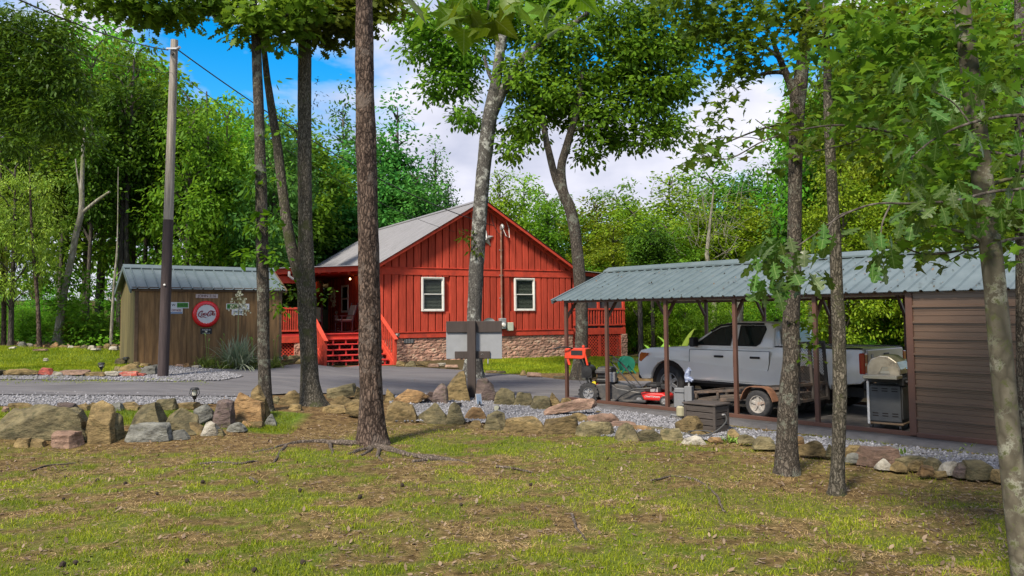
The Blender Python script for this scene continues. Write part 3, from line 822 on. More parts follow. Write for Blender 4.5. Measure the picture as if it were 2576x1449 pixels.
t = thing('satellite_dish', 'pale grey satellite dish on a pole before the red gable wall', 'satellite dish', (p.x, p.y, hz(p.x, p.y)), R(20))
h = p.z - t.location.z
prof = [(.0, .0), (.08, -.006), (.16, -.022), (.24, -.055), (.26, -.07)]
MB().lathe(prof + [(.25, -.05), (.14, .01), (0, .02)], (0, -.05, h), 24, 'y').build('dish', M('dish_grey', (.4, .41, .43), rough=.4, var=.05), t, smooth=True)
MB().cyl((0, .04, 0), (0, .04, h), .025, 10).build('mast', M_metalg, t)
MB().bar((0, -.1, h - .2), (0, -.42, h - .02), .02).bx(-.04, -.47, h - .06, .04, -.4, h + .02).build('feed_arm', M_metalg, t)
# wreath, bulbs, lantern, sign, chairs on the porch
t = hthing('wreath', 'cream straw wreath on the dark red porch wall beside the door', 'wreath', -.08, 5.15, 2.72)
mb = MB()
for k in range(70):
    a = random.uniform(0, 6.28); r = .24 + random.gauss(0, .045)
    c = Vector((random.uniform(-.05, .0), r * math.cos(a) * .9, r * math.sin(a) * 1.25)); d = Vector((random.uniform(-.6, .1), random.gauss(0, .6), random.gauss(0, .6))).normalized() * .09
    mb.bar(c - d * .5, c + d * .5, .05, .03, (random.random(), random.random(), 1))
mb.build('wreath_ring', M('straw', (.62, .55, .36), var=.2), t)
M_bulb = M('bulb_glow', (1, .8, .5), emit=(1, .62, .25, 9))
for (u_, v_) in ((-.3, 2.2), (-.3, 8.0)):
    t = hthing('string_bulb', 'small lit bulb hanging under the porch eave ' + ('near the corner window' if v_ < 4 else 'above the porch door'), 'light bulb', u_, v_, 3.40)
    MB().lathe([(0, -.05), (.028, -.03), (.03, -.01), (.015, .02)], n=10).build('bulb', M_bulb, t, smooth=True)
    MB().cyl((0, 0, .02), (0, 0, .12), .014, 8).build('socket', M_black, t)
t = hthing('porch_lantern', 'lit black lantern hanging at the dark end of the porch', 'lantern', -3.45, .95, 2.86)
MB().lathe([(.03, 0), (.075, .01), (.085, .2), (.03, .24)], n=8).build('lamp_glass', M('lantern_glow', (1, .75, .4), emit=(1, .6, .22, 6)), t)
mb = MB().lathe([(.11, .22), (.04, .3), (.0, .31)], n=8).lathe([(.0, -.03), (.09, -.02), (.09, 0)], n=8)
for k in range(4): mb.bar((.085 * math.cos(k * 1.571), .085 * math.sin(k * 1.571), 0), (.09 * math.cos(k * 1.571), .09 * math.sin(k * 1.571), .22), .012)
mb.cyl((0, 0, .3), (0, 0, .55), .012, 6).build('lantern_frame', M_black, t)
t = hthing('porch_sign', 'small dark square plaque hung on the porch below the lantern', 'sign', -3.35, 1.3, 2.2)
bb('plaque', -.2, 0, -.02, .2, .02, .34, M('plaque_dark', (.05, .05, .055), var=.3), t, .01)
MB().tube([(-.1, -.01, .08), (-.1, -.01, .24), (0, -.01, .28), (.1, -.01, .2), (0, -.01, .14), (.1, -.01, .06)], .014, 6).build('plaque_mark', M('plaque_light', (.25, .25, .25)), t)
bb('bracket', -.2, 0, .4, .2, .015, .42, M_black, t)
p = hp(-2.3, .2, 1.28)
t = thing('yellow_disc', 'round yellow disc hanging on the grey downpipe post', 'ornament', p, HA)
MB().lathe([(0, -.03), (.12, -.02), (.17, .0), (.12, .02), (0, .03)], n=20, axis='y').build('disc', M('yellow_paint', (.7, .45, .03), var=.15), t, smooth=True)
def rocker(name, label, u, v, rz, woodm, cush, hi):
    t = hthing(name, label, 'chair', u, v, FZ, rz, 'chairs on the porch')
    for y in (-.26, .26):
        MB().tube([(-.42, y, .09), (-.2, y, .035), (.05, y, .025), (.3, y, .05), (.5, y, .12)], .022, 8).build('rocker_runner', woodm, t, smooth=True)
        MB().cyl((-.22, y, .04), (-.22, y, .62), .022, 8).build('leg', woodm, t)
        MB().cyl((.2, y, .04), (.22, y, .42), .022, 8).build('leg', woodm, t)
        MB().cyl((.2, y, .36), (.46, y, hi), .024, 8).build('back_post', woodm, t)
        MB().bx(-.3, y - .04, .62, .3, y + .04, .65).build('armrest', woodm, t)
    for z in (.16, .26): MB().cyl((-.22, -.26, z), (-.22, .26, z), .014, 8).build('stretcher', woodm, t)
    MB().bx(-.28, -.25, .40, .22, .25, .45).build('seat', woodm, t, bevel=.01)
    MB().bx(-.26, -.23, .45, .2, .23, .51).build('seat_cushion', cush, t, bevel=.025, seg=2)
    bk = MB(); d = Vector((.26, 0, hi - .36)).normalized()
    bk.bar(Vector((.22, 0, .46)), Vector((.22, 0, .46)) + d * (hi - .52), .44, .07, (1, 0, 0)).build('back_cushion', cush, t, bevel=.02, seg=2)
    return t
rocker('rocking_chair', 'dark wooden rocking chair with pale cushions at the top of the red steps', -.75, 1.5, R(10), M('dark_maroon_wood', (.07, .025, .03), rough=.45), M('cushion_beige', (.34, .28, .22), var=.15), 1.12)
rocker('rocking_chair', 'high backed porch chair with a sage green tufted cushion', -1.75, 1.9, R(75), M('dark_maroon_wood', (.07, .025, .03)), M('cushion_sage', (.24, .25, .16), var=.15), 1.05)
t = hthing('porch_figurine', 'small pale doll ornament hanging on the porch wall behind the chairs', 'ornament', -.12, 4.6, 1.9)
MB().lathe([(0, -.25), (.06, -.2), (.09, -.05), (.06, .08), (.02, .12), (.06, .17), (.06, .24), (0, .29)], n=10).build('doll_body', M('doll_cloth', (.35, .27, .2), var=.3), t, smooth=True)
MB().cyl((0, 0, .29), (0, 0, .5), .008, 6).build('hanger', M_black, t)
# ================================================================== brown shed, pole, plants, path lights
M_shed = M('shed_siding', (.145, .08, .032), rough=.8, var=.45, scale=3.4, stretch=(3.2, 3.2, .28), bump=.2, bscale=40, dirt=(.10, .06, .03), dscale=2.2, second=(.32, .185, .078), detail=9)
M_shede = M('shed_end_siding', (.12, .10, .04), rough=.85, var=.35, scale=2.6, stretch=(3, 3, .25), bump=.15, bscale=40, dirt=(.06, .052, .025), dscale=2)
M_shedt = M('shed_trim', (.10, .062, .036), rough=.8, var=.3, scale=6, bump=.1)
SO, SA = (-10.07, 21.3, 0.0), R(35)
SM = Matrix.Translation(SO) @ Matrix.Rotation(SA, 4, 'Z')
def spt(x, y, z): return SM @ Vector((x, y, z))
shed = thing('garden_shed', 'brown wooden garden shed with a green metal gable roof', 'shed', SO, SA)
SL, SD, SE, SR = 3.95, 2.3, 2.72, 3.34
def sb(x): return .70 - .075 * x
for k in range(3):
    a, c = k * SL / 3, (k + 1) * SL / 3
    MB().prism([(a + .003, sb(a)), (c - .003, sb(c)), (c - .003, SE), (a + .003, SE)], 0, .05).build('wall_panel', M_shed, shed, bevel=.004)
    MB().prism([(a, sb(a)), (c, sb(c)), (c, SE), (a, SE)], SD - .05, SD).build('wall_panel', M_shed, shed)
for x, zb in ((0.0, sb(0)), (SL - .05, sb(SL))):
    MB().prism([(.055, zb), (SD - .055, zb), (SD - .055, SE), (SD / 2, SR - .04), (.055, SE)], x, x + .05, 'yz').build('end_wall', M_shede, shed, bevel=.004)
MB().prism([(-.03, sb(0) - .1), (SL + .02, sb(SL) - .1), (SL + .02, sb(SL) + .02), (-.03, sb(0) + .02)], .08, .16).build('skid', M_shedt, shed)
MB().prism([(-.03, sb(0) - .1), (SL + .02, sb(SL) - .1), (SL + .02, sb(SL) + .02), (-.03, sb(0) + .02)], SD - .3, SD - .2).build('skid', M_shedt, shed)
for x in (-.02, SL - .07): MB().prism([(x, sb(x)), (x + .09, sb(x)), (x + .09, SE), (x, SE)], -.018, -.002).build('corner_trim', M_shedt, shed, bevel=.004)
bb('eave_board', -.1, -.06, SE - .06, SL + .1, -.0, SE + .06, M_shedt, shed, .005)
sl = (SR - SE) / (SD / 2)
for s in (0, 1):
    for k in range(5):
        a, c = -.12 + k * .84, -.12 + (k + 1) * .84
        y0 = -.12 if s == 0 else SD + .12
        ribbed((a, y0, SE + .07 - .12 * sl), (a, SD / 2, SR + .05), (c, y0, SE + .07 - .12 * sl), (c, SD / 2, SR + .05), .28, .035, .02).build('roof_panel', M_greenr, shed)
    y0 = -.12 if s == 0 else SD + .12
    for x in (-.14, SL + .12):
        MB().bar((x, y0, SE + .01 - .12 * sl), (x, SD / 2, SR + .0), .04, .13).build('barge_board', M_shedt if x > 0 else M_greenr, shed, bevel=.004)
MB().prism([(SD / 2 - .16, SR - .01), (SD / 2, SR + .085), (SD / 2 + .16, SR - .01), (SD / 2 + .16, SR + .01), (SD / 2, SR + .11), (SD / 2 - .16, SR + .01)], -.15, 4.1, 'yz').build('ridge_cap', M_greenr, shed)
MB().prism([(SE * 0 + -.0, 0), (0, 0), (0, 0)], 0, 0) if False else None

def sx(px):
    k = (px - 1288) / FOC
    return (21.3 * k + 10.07) / (.819 - .574 * k)
def sz(px, py):
    x = sx(px); Z = 21.3 + .574 * x
    return PX(px, py, Z).z
def text(name, s, size, mat, parent, loc, rot=(math.pi / 2, 0, 0), shear=0, ext=.003, width=None, off=0):
    c = bpy.data.curves.new(name, 'FONT'); c.body = s; c.size = size; c.extrude = ext; c.align_x = 'CENTER'; c.align_y = 'CENTER'; c.shear = shear; c.offset = off
    c.materials.append(mat)
    o = bpy.data.objects.new(name, c); col.objects.link(o); o.parent = parent; o.location = loc; o.rotation_euler = rot
    bpy.context.view_layer.update()
    me = bpy.data.meshes.new_from_object(o.evaluated_get(bpy.context.evaluated_depsgraph_get()))
    bpy.data.objects.remove(o)
    w0 = max(v.co.x for v in me.vertices) - min(v.co.x for v in me.vertices)
    o = bpy.data.objects.new(name, me); col.objects.link(o); o.parent = parent; o.location = loc; o.rotation_euler = rot
    if width: o.scale = (width / w0, 1, 1)
    return o
M_signw = M('sign_white', (.62, .62, .63), rough=.4, var=.06)
M_signr = M('sign_red', (.62, .012, .018), rough=.25, var=.05, spec=.6)
M_signdr = M('sign_dark_red', (.22, .012, .03), rough=.4, var=.05)
M_ink = M('sign_black', (.015, .015, .018), rough=.4, var=.1)
M_sgreen = M('plate_green', (.05, .22, .03), rough=.4, var=.4, scale=30)
M_sblue = M('plate_blue', (.12, .19, .33), rough=.4, var=.1)
M_plate = M('plate_white', (.55, .56, .58), rough=.4, var=.1)
def sthing(name, label, cat, px, py, group=None, off=-.004):
    return thing(name, label, cat, spt(sx(px), off, sz(px, py)), SA, group)
t = sthing('bottle_cap_sign', 'big round red bottle cap sign with white centre on the shed wall', 'sign', 518, 790, off=-.0)
MB().lathe([(.0, -.0), (.365, -.0), (.372, -.03), (.36, -.07), (.32, -.1), (.275, -.1), (.262, -.075), (.0, -.07)][::-1], n=48, axis='y').build('cap_rim', M_signr, t, smooth=True)
vs = [(0, -.078, 0)]
for k in range(88):
    r = .272 - .018 * abs(math.sin(k * math.pi / 88 * 22)) ** .7
    vs.append((r * math.sin(2 * math.pi * k / 88), -.078, r * math.cos(2 * math.pi * k / 88)))
vs += [(x, -.06, z) for x, _, z in vs[1:]]
MB().add(vs, [(0, 1 + k, 1 + (k + 1) % 88) for k in range(88)] + [(1 + k, 89 + k, 89 + (k + 1) % 88, 1 + (k + 1) % 88) for k in range(88)]).build('cap_face', M_signw, t)
scr = MB()
def stroke(pts, w=.012):
    p = [Vector((x, -.083, z)) for x, z in pts]; q = []
    for i in range(len(p) - 1):
        a, b_, c, d = p[max(i - 1, 0)], p[i], p[i + 1], p[min(i + 2, len(p) - 1)]
        for tt in (0, .25, .5, .75):
            q.append(.5 * ((2 * b_) + (c - a) * tt + (2 * a - 5 * b_ + 4 * c - d) * tt ** 2 + (3 * b_ - a - 3 * c + d) * tt ** 3))
    q.append(p[-1]); n = len(q)
    scr.tube(q, [w * (.35 + .65 * math.sin(math.pi * (i + .5) / n)) for i in range(n)], 6)
# flowing script: big C, oca, hyphen, big C, ola
stroke([(-.13, .055), (-.10, .075), (-.13, .085), (-.18, .05), (-.215, -.01), (-.205, -.055), (-.165, -.06), (-.13, -.03)], .014)
stroke([(-.205, -.055), (-.15, -.085), (-.09, -.075), (-.04, -.09), (.0, -.1)], .012)
for cx in (-.11, -.02):
    stroke([(cx + .02, .02), (cx - .01, .03), (cx - .03, -.01), (cx - .015, -.035), (cx + .015, -.01), (cx + .02, .02), (cx + .025, -.03), (cx + .04, -.03)], .010)
stroke([(-.045, .015), (-.06, .03), (-.08, -.01), (-.065, -.035), (-.04, -.015)], .010)
stroke([(.015, -.005), (.035, .0)], .010)
stroke([(.11, .055), (.13, .07), (.10, .085), (.055, .05), (.03, -.01), (.04, -.055), (.075, -.05), (.10, -.015)], .014)
stroke([(.08, .08), (.13, .095), (.20, .06), (.225, .085)], .010)
stroke([(.13, .02), (.105, .03), (.09, -.01), (.105, -.035), (.13, -.01), (.13, .02)], .010)
stroke([(.15, -.01), (.185, .06), (.165, .085), (.155, .03), (.16, -.03), (.18, -.03)], .010)
stroke([(.215, .02), (.19, .03), (.175, -.01), (.19, -.035), (.215, -.01), (.22, .02), (.222, -.035), (.245, -.03)], .010)
scr.build('script_lettering', M_signdr, t)
t = sthing('verse_sign', 'narrow pale sign reading JOHN 3:16 near the shed eave', 'sign', 520, 745)
bb('sign_board', -.30, -.016, -.055, .30, .0, .055, M('sign_lilac', (.50, .42, .40), var=.12), t, .004)
text('lettering', 'JOHN 3:16', .11, M('letter_brown', (.10, .03, .035)), t, (0, -.019, 0), width=.5)
t = sthing('route_plate', 'small black plate reading ROUTE 66 under the round red sign', 'sign', 519.4, 833)
bb('plate_board', -.155, -.008, -.078, .155, 0, .078, M_ink, t, .003)
text('lettering', 'ROUTE 66', .055, M_signw, t, (0, -.010, .035), width=.22)
text('small_lettering', 'AMERICA 66', .03, M_signw, t, (0, -.010, -.06), width=.2)
vs = [(-.03, -.010, .012), (.03, -.010, .012), (.032, -.010, -.015), (.0, -.010, -.042), (-.032, -.010, -.015)]
MB().add(vs + [(x, -.007, z) for x, _, z in vs], [(0, 1, 2, 3, 4)] + [(i, i + 5, (i + 1) % 5 + 5, (i + 1) % 5) for i in range(5)]).build('shield', M('shield_cream', (.6, .58, .42)), t)
def plate(label, px, py, face, word, ink, band=None):
    t = sthing('licence_plate', label, 'licence plate', px, py, 'licence plates on the shed wall')
    bb('plate_board', -.165, -.008, -.083, .165, 0, .083, M_plate, t, .004)
    if face: bb('plate_face', -.145, -.0105, -.062, .145, -.0085, .068, face, t)
    if band: bb('plate_band', -.15, -.0105, -.075, .15, -.0085, -.035, band, t)
    text('lettering', word, .085, ink, t, (0, -.0125, .012 if band else 0), width=.25)
plate('white plate half hidden by the pole, 46 W in dark figures', 428.8, 767.5, None, '46  W', M_ink)
plate('green plate beside the pole, upper right of its cluster', 459.2, 768, M_sgreen, 'BONLIDE', M('plate_dark_green', (.015, .06, .012)))
plate('white plate with a blue foot reading CMT BOSS', 443.7, 782, None, 'CMT BOSS', M_signdr, M_sblue)
plate('green plate behind the flower stalk of the yucca', 583.7, 771, M_sgreen, 'BONLIDE', M('plate_dark_green', (.015, .06, .012)))
plate('white plate right beside the yucca blossoms, dark W at its end', 612.2, 771.5, None, '45  W', M_ink)
plate('white plate with pale blue print, lowest behind the yucca stalk', 597.6, 785.2, None, '70  4', M_sblue)

# ------------------------------------------------------------------ utility pole and wires
PZ = 19.3
pb = PX(410, 945, PZ); pt = PX(439, 101, PZ)
pole = thing('utility_pole', 'tall wooden utility pole, dark stained below and bleached above', 'utility pole', (pb.x, pb.y, pb.z))
off = pt - pb
n_ = 30
def ptube(t0, t1, r0, r1, nn):
    mb = MB(); pts = [off * (t0 + (t1 - t0) * k / nn) for k in range(nn + 1)]
    return mb.tube(pts, [r0 + (r1 - r0) * k / nn for k in range(nn + 1)], 20)
ptube(-.03, .458, .128, .117, 20).build('stained_shaft', M('pole_stain', (.05, .036, .036), rough=.8, var=.35, scale=5, stretch=(6, 6, .4), bump=.3, bscale=30), pole, smooth=True)
ptube(.458, 1.0, .115, .087, 24).build('bleached_shaft', M('pole_wood', (.30, .27, .235), rough=.95, var=.5, scale=9, stretch=(5, 5, .18), bump=.6, bscale=26, dirt=(.16, .14, .125), dscale=3), pole, smooth=True)
q = off * .97
MB().bar(q + Vector((-.14, -.11, 0)), q + Vector((.14, -.11, 0)), .03, .04).cyl(q + Vector((.12, -.1, 0)), q + Vector((.2, -.14, .02)), .035, 10).build('wire_bracket', M_metalg, pole)
MB().cyl(q + Vector((0, -.1, -.12)), q + Vector((0, -.14, -.12)), .04, 10).build('insulator', M_black, pole)
MB().tube([off * .97 + Vector((.08, -.08, 0)), off * .9 + Vector((.1, -.09, 0)), off * .83 + Vector((.12, -.1, 0)), off * .80 + Vector((.1, -.11, 0))], .012, 6).build('drop_wire', M_black, pole)
MB().lathe([(0, -.03), (.025, -.02), (.025, 0)], off * .265 + Vector((.02, -.125, 0)), 12, 'y').build('marker_button', M_white, pole)
def wire(name, label, a, b_, sag, r=.012, n=40, group=None):
    a, b_ = Vector(a), Vector(b_)
    pts = [a.lerp(b_, k / n) - Vector((0, 0, sag * 4 * (k / n) * (1 - k / n))) for k in range(n + 1)]
    o = MB().tube(pts, r, 6).build(name, M_black, None, smooth=True)
    return tag(o, label, 'overhead wire', group)
ptop = pb + off * .965
wire('overhead_wire', 'thick black service wire from pole top to the house mast', ptop + Vector((.15, -.12, 0)), hp(4.75, -.2, 5.45), .55, .016)
wire('overhead_wire', 'thin telephone wire from below the pole top to the gable', pb + off * .90 + Vector((.1, -.1, 0)), hp(3.1, -.1, 5.15), .5, .007)
wire('overhead_wire', 'thick black wire reaching the pole top from the upper corner of the yard', PX(20, -14, 12), ptop + Vector((-.1, -.12, 0)), .12, .014)
wire('overhead_wire', 'faint thin wire passing below the thick one towards the pole', PX(30, 70, 12), pb + off * .90, .15, .005)

# ------------------------------------------------------------------ strap leaved plants
def strap(mb, base, az, length, w, lift, droop, fold=.25, nseg=6):
    d = Vector((math.cos(az), math.sin(az), 0)); s = Vector((-d.y, d.x, 0)); rows = []
    for i in range(nseg + 1):
        t = i / nseg
        r = length * math.cos(lift) * (t - .12 * droop * t * t); z = length * (math.sin(lift) * t - droop * t ** 2.4)
        ww = w * (1 - t ** 2.2) * (.6 + .4 * min(1, t * 4)) + .0015
        c = Vector(base) + d * r + Vector((0, 0, z))
        rows.append((c - s * ww / 2 + Vector((0, 0, fold * ww)), c, c + s * ww / 2 + Vector((0, 0, fold * ww))))
    vs = [p_ for r_ in rows for p_ in r_]; fs = []
    for i in range(nseg):
        fs += [(3 * i, 3 * i + 1, 3 * i + 4, 3 * i + 3), (3 * i + 1, 3 * i + 2, 3 * i + 5, 3 * i + 4)]
    mb.add(vs, fs)
M_yuc = leaf_mat('yucca_leaf', (.07, .18, .09), (.62, .66, .44), trans=.25, rough=.4)
M_lily = leaf_mat('daylily_leaf', (.05, .12, .02), (.30, .38, .07), trans=.3)
M_cream = M('cream_petal', (.75, .72, .52), rough=.6, var=.12)
M_stalk = M('green_stalk', (.22, .22, .08), rough=.6, var=.3)
g = GP(600, 929)
yuc = thing('yucca', 'spiky yucca clump with one tall stalk of cream flowers by the shed', 'yucca', g)
mb = MB()
for k in range(300):
    az = random.uniform(0, 6.28); lf = abs(random.gauss(0, 1)); lift = max(.15, 1.35 - lf * .55)
    strap(mb, (random.gauss(0, .13), random.gauss(0, .1), random.uniform(0, .12)), az, random.uniform(.65, 1.15), .042, lift, random.uniform(.1, .75) * (1.4 - lift * .8) + .02)
mb.build('foliage', M_yuc, yuc)
zt = PX(600, 728, g.y).z - g.z
MB().tube([(0, 0, .2), (-.03, 0, .8), (-.02, -.02, 1.3), (.0, 0, 1.8), (.0, 0, zt)], [.018, .016, .014, .012, .004], 8).build('flower_stalk', M_stalk, yuc, smooth=True)
mb, mb2 = MB(), MB()
for k in range(80):
    t_ = random.random() ** .8; z = zt * (1 - .30 * t_) if k < 95 else zt * random.uniform(.55, .72)
    rr = .03 + .26 * math.sin(min(1, t_ * 1.25) * 1.7) * random.uniform(.4, 1.05) if k < 95 else .06
    a = random.uniform(0, 6.28); c = Vector((rr * math.cos(a), rr * math.sin(a) * .8, z - .05))
    mb2.cyl((0, 0, z), c + Vector((0, 0, .03)), .004, 4)
    s_ = random.uniform(.018, .032)
    for j in range(5):
        aa = j * 1.257 + a
        dd = Vector((math.cos(aa), math.sin(aa), 0))
        mb.add([c + Vector((0, 0, s_)), c + dd * s_ * .9 + Vector((0, 0, s_ * .3)), c + dd * s_ * .6 - Vector((0, 0, s_ * 1.1)), c + Vector((-dd.y, dd.x, 0)) * s_ * .8], [(0, 1, 2, 3)])
mb.build('blossom', M_cream, yuc); mb2.build('flower_twigs', M_stalk, yuc)
for px, py, n, sz_, lab in ((522, 926, 90, .8, 'yellow green daylily tuft on the pole side of the yucca'), (566, 929, 60, .65, 'striped grassy tuft tucked against the front of the yucca'),
                            (640, 930, 90, .8, 'grassy daylily tuft between the yucca and the slender trunk'), (690, 927, 80, .75, 'daylily tuft at the shed corner behind the slender trunk')):
    g = GP(px, py)
    t = thing('daylily', lab, 'plant', g, 0, 'daylilies along the shed')
    mb = MB()
    for k in range(n): strap(mb, (random.gauss(0, .1), random.gauss(0, .08), 0), random.uniform(0, 6.28), random.uniform(.6, 1) * sz_, .024, random.uniform(.6, 1.35), random.uniform(.3, .8))
    mb.build('foliage', M_lily, t)
    mb = MB()
    for k in range(2):
        a = random.uniform(0, 6); h = random.uniform(.7, 1.0)
        mb.tube([(0, 0, 0), (.05 * math.cos(a), .05 * math.sin(a), h * .6), (.1 * math.cos(a), .1 * math.sin(a), h)], .006, 5).bar((.08 * math.cos(a), .08 * math.sin(a), h), (.14 * math.cos(a), .14 * math.sin(a), h + .06), .025)
    mb.build('flower_stalk', M_lily, t)

# ------------------------------------------------------------------ path lights
M_milk = M('milk_glass', (.62, .60, .52), rough=.3, var=.05)
def path_light(label, px, base_y, top_y):
    g = GP(px, base_y); H = PX(px, top_y, g.y).z - g.z
    t = thing('path_light', label, 'path light', g, 0, 'solar path lights')
    hd = min(H * .62, .26)
    MB().cyl((0, 0, -.05), (0, 0, H - hd + .02), .012, 8).build('stake', M_black, t)
    z0 = H - hd
    MB().lathe([(.0, z0), (.025, z0 + .01), (.05, z0 + .08), (.0, z0 + .085)], n=12).build('cup', M_black, t)
    MB().lathe([(.0, z0 + .085), (.042, z0 + .085), (.05, H - .04), (.0, H - .04)], n=12).build('lamp_glass', M_milk, t, smooth=True)
    MB().lathe([(.0, H - .04), (.082, H - .04), (.078, H - .02), (.06, H), (.0, H + .002)], n=16).build('cap', M_black, t)
    mb = MB()
    for k in range(6):
        a = k * 1.047 + .3; ca_, sa_ = math.cos(a), math.sin(a)
        mb.tube([(.05 * ca_, .05 * sa_, z0 + .06), (.085 * ca_, .085 * sa_, z0 + .12), (.072 * ca_, .072 * sa_, H - .03)], .007, 5)
    mb.build('cage', M_black, t)
path_light('black solar path light standing alone behind the big boulders', 489, 1026, 975)
path_light('black solar path light in the lawn behind the red painted stones', 254.5, 944, 912)
path_light('small solar path light at the corner of the shed end wall', 317, 921, 898)
path_light('solar path light among the daylilies between shed and house steps', 701, 925, 897)
# ================================================================== carport and what stands in it
CA = math.atan2(-.753, .659)
CO = Vector((1.216, 18.02, 0))
CMx = Matrix.Translation(CO) @ Matrix.Rotation(CA, 4, 'Z')
def cp_(x, y, z): return CMx @ Vector((x, y, z))
M_brown = M('brown_steel', (.095, .046, .032), rough=.42, var=.15, scale=3, dirt=(.085, .045, .035), dscale=4, spec=.5)
M_brownw = M('brown_sheet', (.10, .06, .038), rough=.32, var=.14, scale=2, stretch=(.4, 1, 3), dirt=(.075, .045, .028), dscale=2.5, spec=.9)
M_whites = M('white_sheet', (.68, .67, .64), rough=.5, var=.08)
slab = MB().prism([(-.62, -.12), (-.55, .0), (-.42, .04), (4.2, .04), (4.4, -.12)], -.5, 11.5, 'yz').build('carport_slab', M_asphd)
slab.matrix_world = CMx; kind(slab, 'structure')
curb = MB().prism([(-.80, -.12), (-.72, .02), (-.60, .075), (-.46, .08), (-.42, .05), (-.40, -.1)], 1.6, 11.6, 'yz').build('asphalt_kerb', M('asphalt_kerb', (.085, .082, .085), rough=.9, var=.3, scale=5, bump=.5, bscale=80), None, smooth=True)
curb.matrix_world = CMx; kind(curb, 'structure')
car = thing('carport', 'open brown steel carport with a green ribbed metal roof and one enclosed brown end', 'carport', CO, CA)
CX0, CX1, CY1, EZ, RZ = -.3, 10.9, 3.6, 2.26, 2.98
posts = [0, 1.22, 2.8, 4.38, 5.95, 7.53, 9.1, 10.7]
SZ = .04
for x in posts:
    for y in (0, CY1):
        if y and x in (1.22, 4.38): pass
        p = bb('post', x - .035, y - .035, SZ + .06, x + .035, y + .035, EZ - .03, M_brown, car, .004)
    MB().bar((x, -.03, EZ - .03), (x, CY1 / 2, RZ - .05), .06, .06).bar((x, CY1 + .03, EZ - .03), (x, CY1 / 2, RZ - .05), .06, .06).build('rafter', M_brown, car)
    for y, s in ((0, 1), (CY1, -1)):
        MB().bar((x, y, EZ - .42), (x, y + s * .42, EZ + .1), .05, .05).build('knee_brace', M_brown, car)
    for s in (-1, 1):
        if posts[0] < x < posts[-1] or (s > 0 and x == 0): pass
for y in (0, CY1):
    MB().bx(-.04, y - .04, SZ, 10.8, y + .04, SZ + .065).build('base_rail', M_brown, car, bevel=.004)
    MB().bx(-.04, y - .03, EZ - .05, 10.8, y + .03, EZ - .0).build('eave_rail', M_brown, car)
nP = 12; pw = (CX1 - CX0) / nP
for k in range(nP):
    a, c = CX0 + k * pw, CX0 + (k + 1) * pw
    for y0 in (-.16, CY1 + .16):
        ribbed((a, y0, EZ), (a, CY1 / 2, RZ + .03), (c, y0, EZ), (c, CY1 / 2, RZ + .03), pw / 4, .024, .03).build('roof_panel', M_greenr, car)
        mb = ribbed((a, y0 + (.012 if y0 < 0 else -.012), EZ - .012), (a, CY1 / 2, RZ + .012), (c, y0 + (.012 if y0 < 0 else -.012), EZ - .012), (c, CY1 / 2, RZ + .012), pw / 4, .024, .03)
        mb.build('roof_lining', M_whites, car)
    for q in range(4):
        xx = a + (q + .5) * pw / 4
        MB().lathe([(.0, 0), (.014, .0), (.010, .01), (0, .012)], (xx, -.1, EZ + .052), 6).build('screw_cap', M_greenr, car) if False else None
MB().prism([(CY1 / 2 - .2, RZ - .02), (CY1 / 2, RZ + .075), (CY1 / 2 + .2, RZ - .02), (CY1 / 2 + .2, RZ + .012), (CY1 / 2, RZ + .105), (CY1 / 2 - .2, RZ + .012)], CX0 - .02, CX1 + .02, 'yz').build('ridge_cap', M_greenr, car)
# fascia trim at the open gable end
for y0 in (-.16, CY1 + .16):
    MB().bar((CX0, y0, EZ - .02), (CX0, CY1 / 2, RZ + .0), .05, .10).build('gable_trim', M_greenr, car, bevel=.005)
# enclosed end: horizontal ribbed sheets
def hsheet(x0, x1, y, z0, z1, outward):
    prof = [(z0, 0)]; z = z0
    while z < z1 - 1e-4:
        for dz_, o_ in ((.075, 0), (.08, .007), (.095, .007), (.10, 0), (.15, 0), (.155, .007), (.17, .007), (.175, 0), (.200, 0), (.207, .032), (.233, .032), (.243, 0)):
            if z + dz_ < z1: prof.append((z + dz_, o_))
        z += .243
    prof.append((z1, 0))
    vs = []
    for z_, o_ in prof: vs += [(x0, y + outward * o_, z_), (x1, y + outward * o_, z_)]
    return MB().add(vs, [(2 * i, 2 * i + 1, 2 * i + 3, 2 * i + 2) for i in range(len(prof) - 1)])
z = SZ + .068
for k in range(3):
    zt = min(z + .729, EZ - .0)
    hsheet(7.575, 10.82, -.045, z, zt, -1).build('wall_sheet', M_brownw, car)
    hsheet(7.575, 10.82, CY1 + .045, z, zt, 1).build('wall_sheet', M_brownw, car)
    z = zt
bb('corner_trim', 7.47, -.075, SZ + .02, 7.575, .04, EZ + .03, M_brown, car, .006)
bb('wall_base_trim', 7.575, -.085, SZ + .0, 10.85, -.04, SZ + .07, M_brown, car, .005)
for x in (7.53, 10.78):
    MB().prism([(.04, SZ + .07), (CY1 - .04, SZ + .07), (CY1 - .04, EZ), (CY1 / 2, RZ - .06), (.04, EZ)], x - .01, x + .01, 'yz').build('end_wall_sheet', M_brownw, car)
t = thing('hose_pipe_stub', 'short grey pipe bent out of the kerb at the end of the brown wall', 'pipe', cp_(10.15, -.78, .0), CA)
MB().tube([(0, 0, -.05), (-.02, -.01, .06), (0, 0, .13), (.06, .02, .16), (.1, .05, .14)], .014, 8).build('pipe', M_metalg, t, smooth=True)

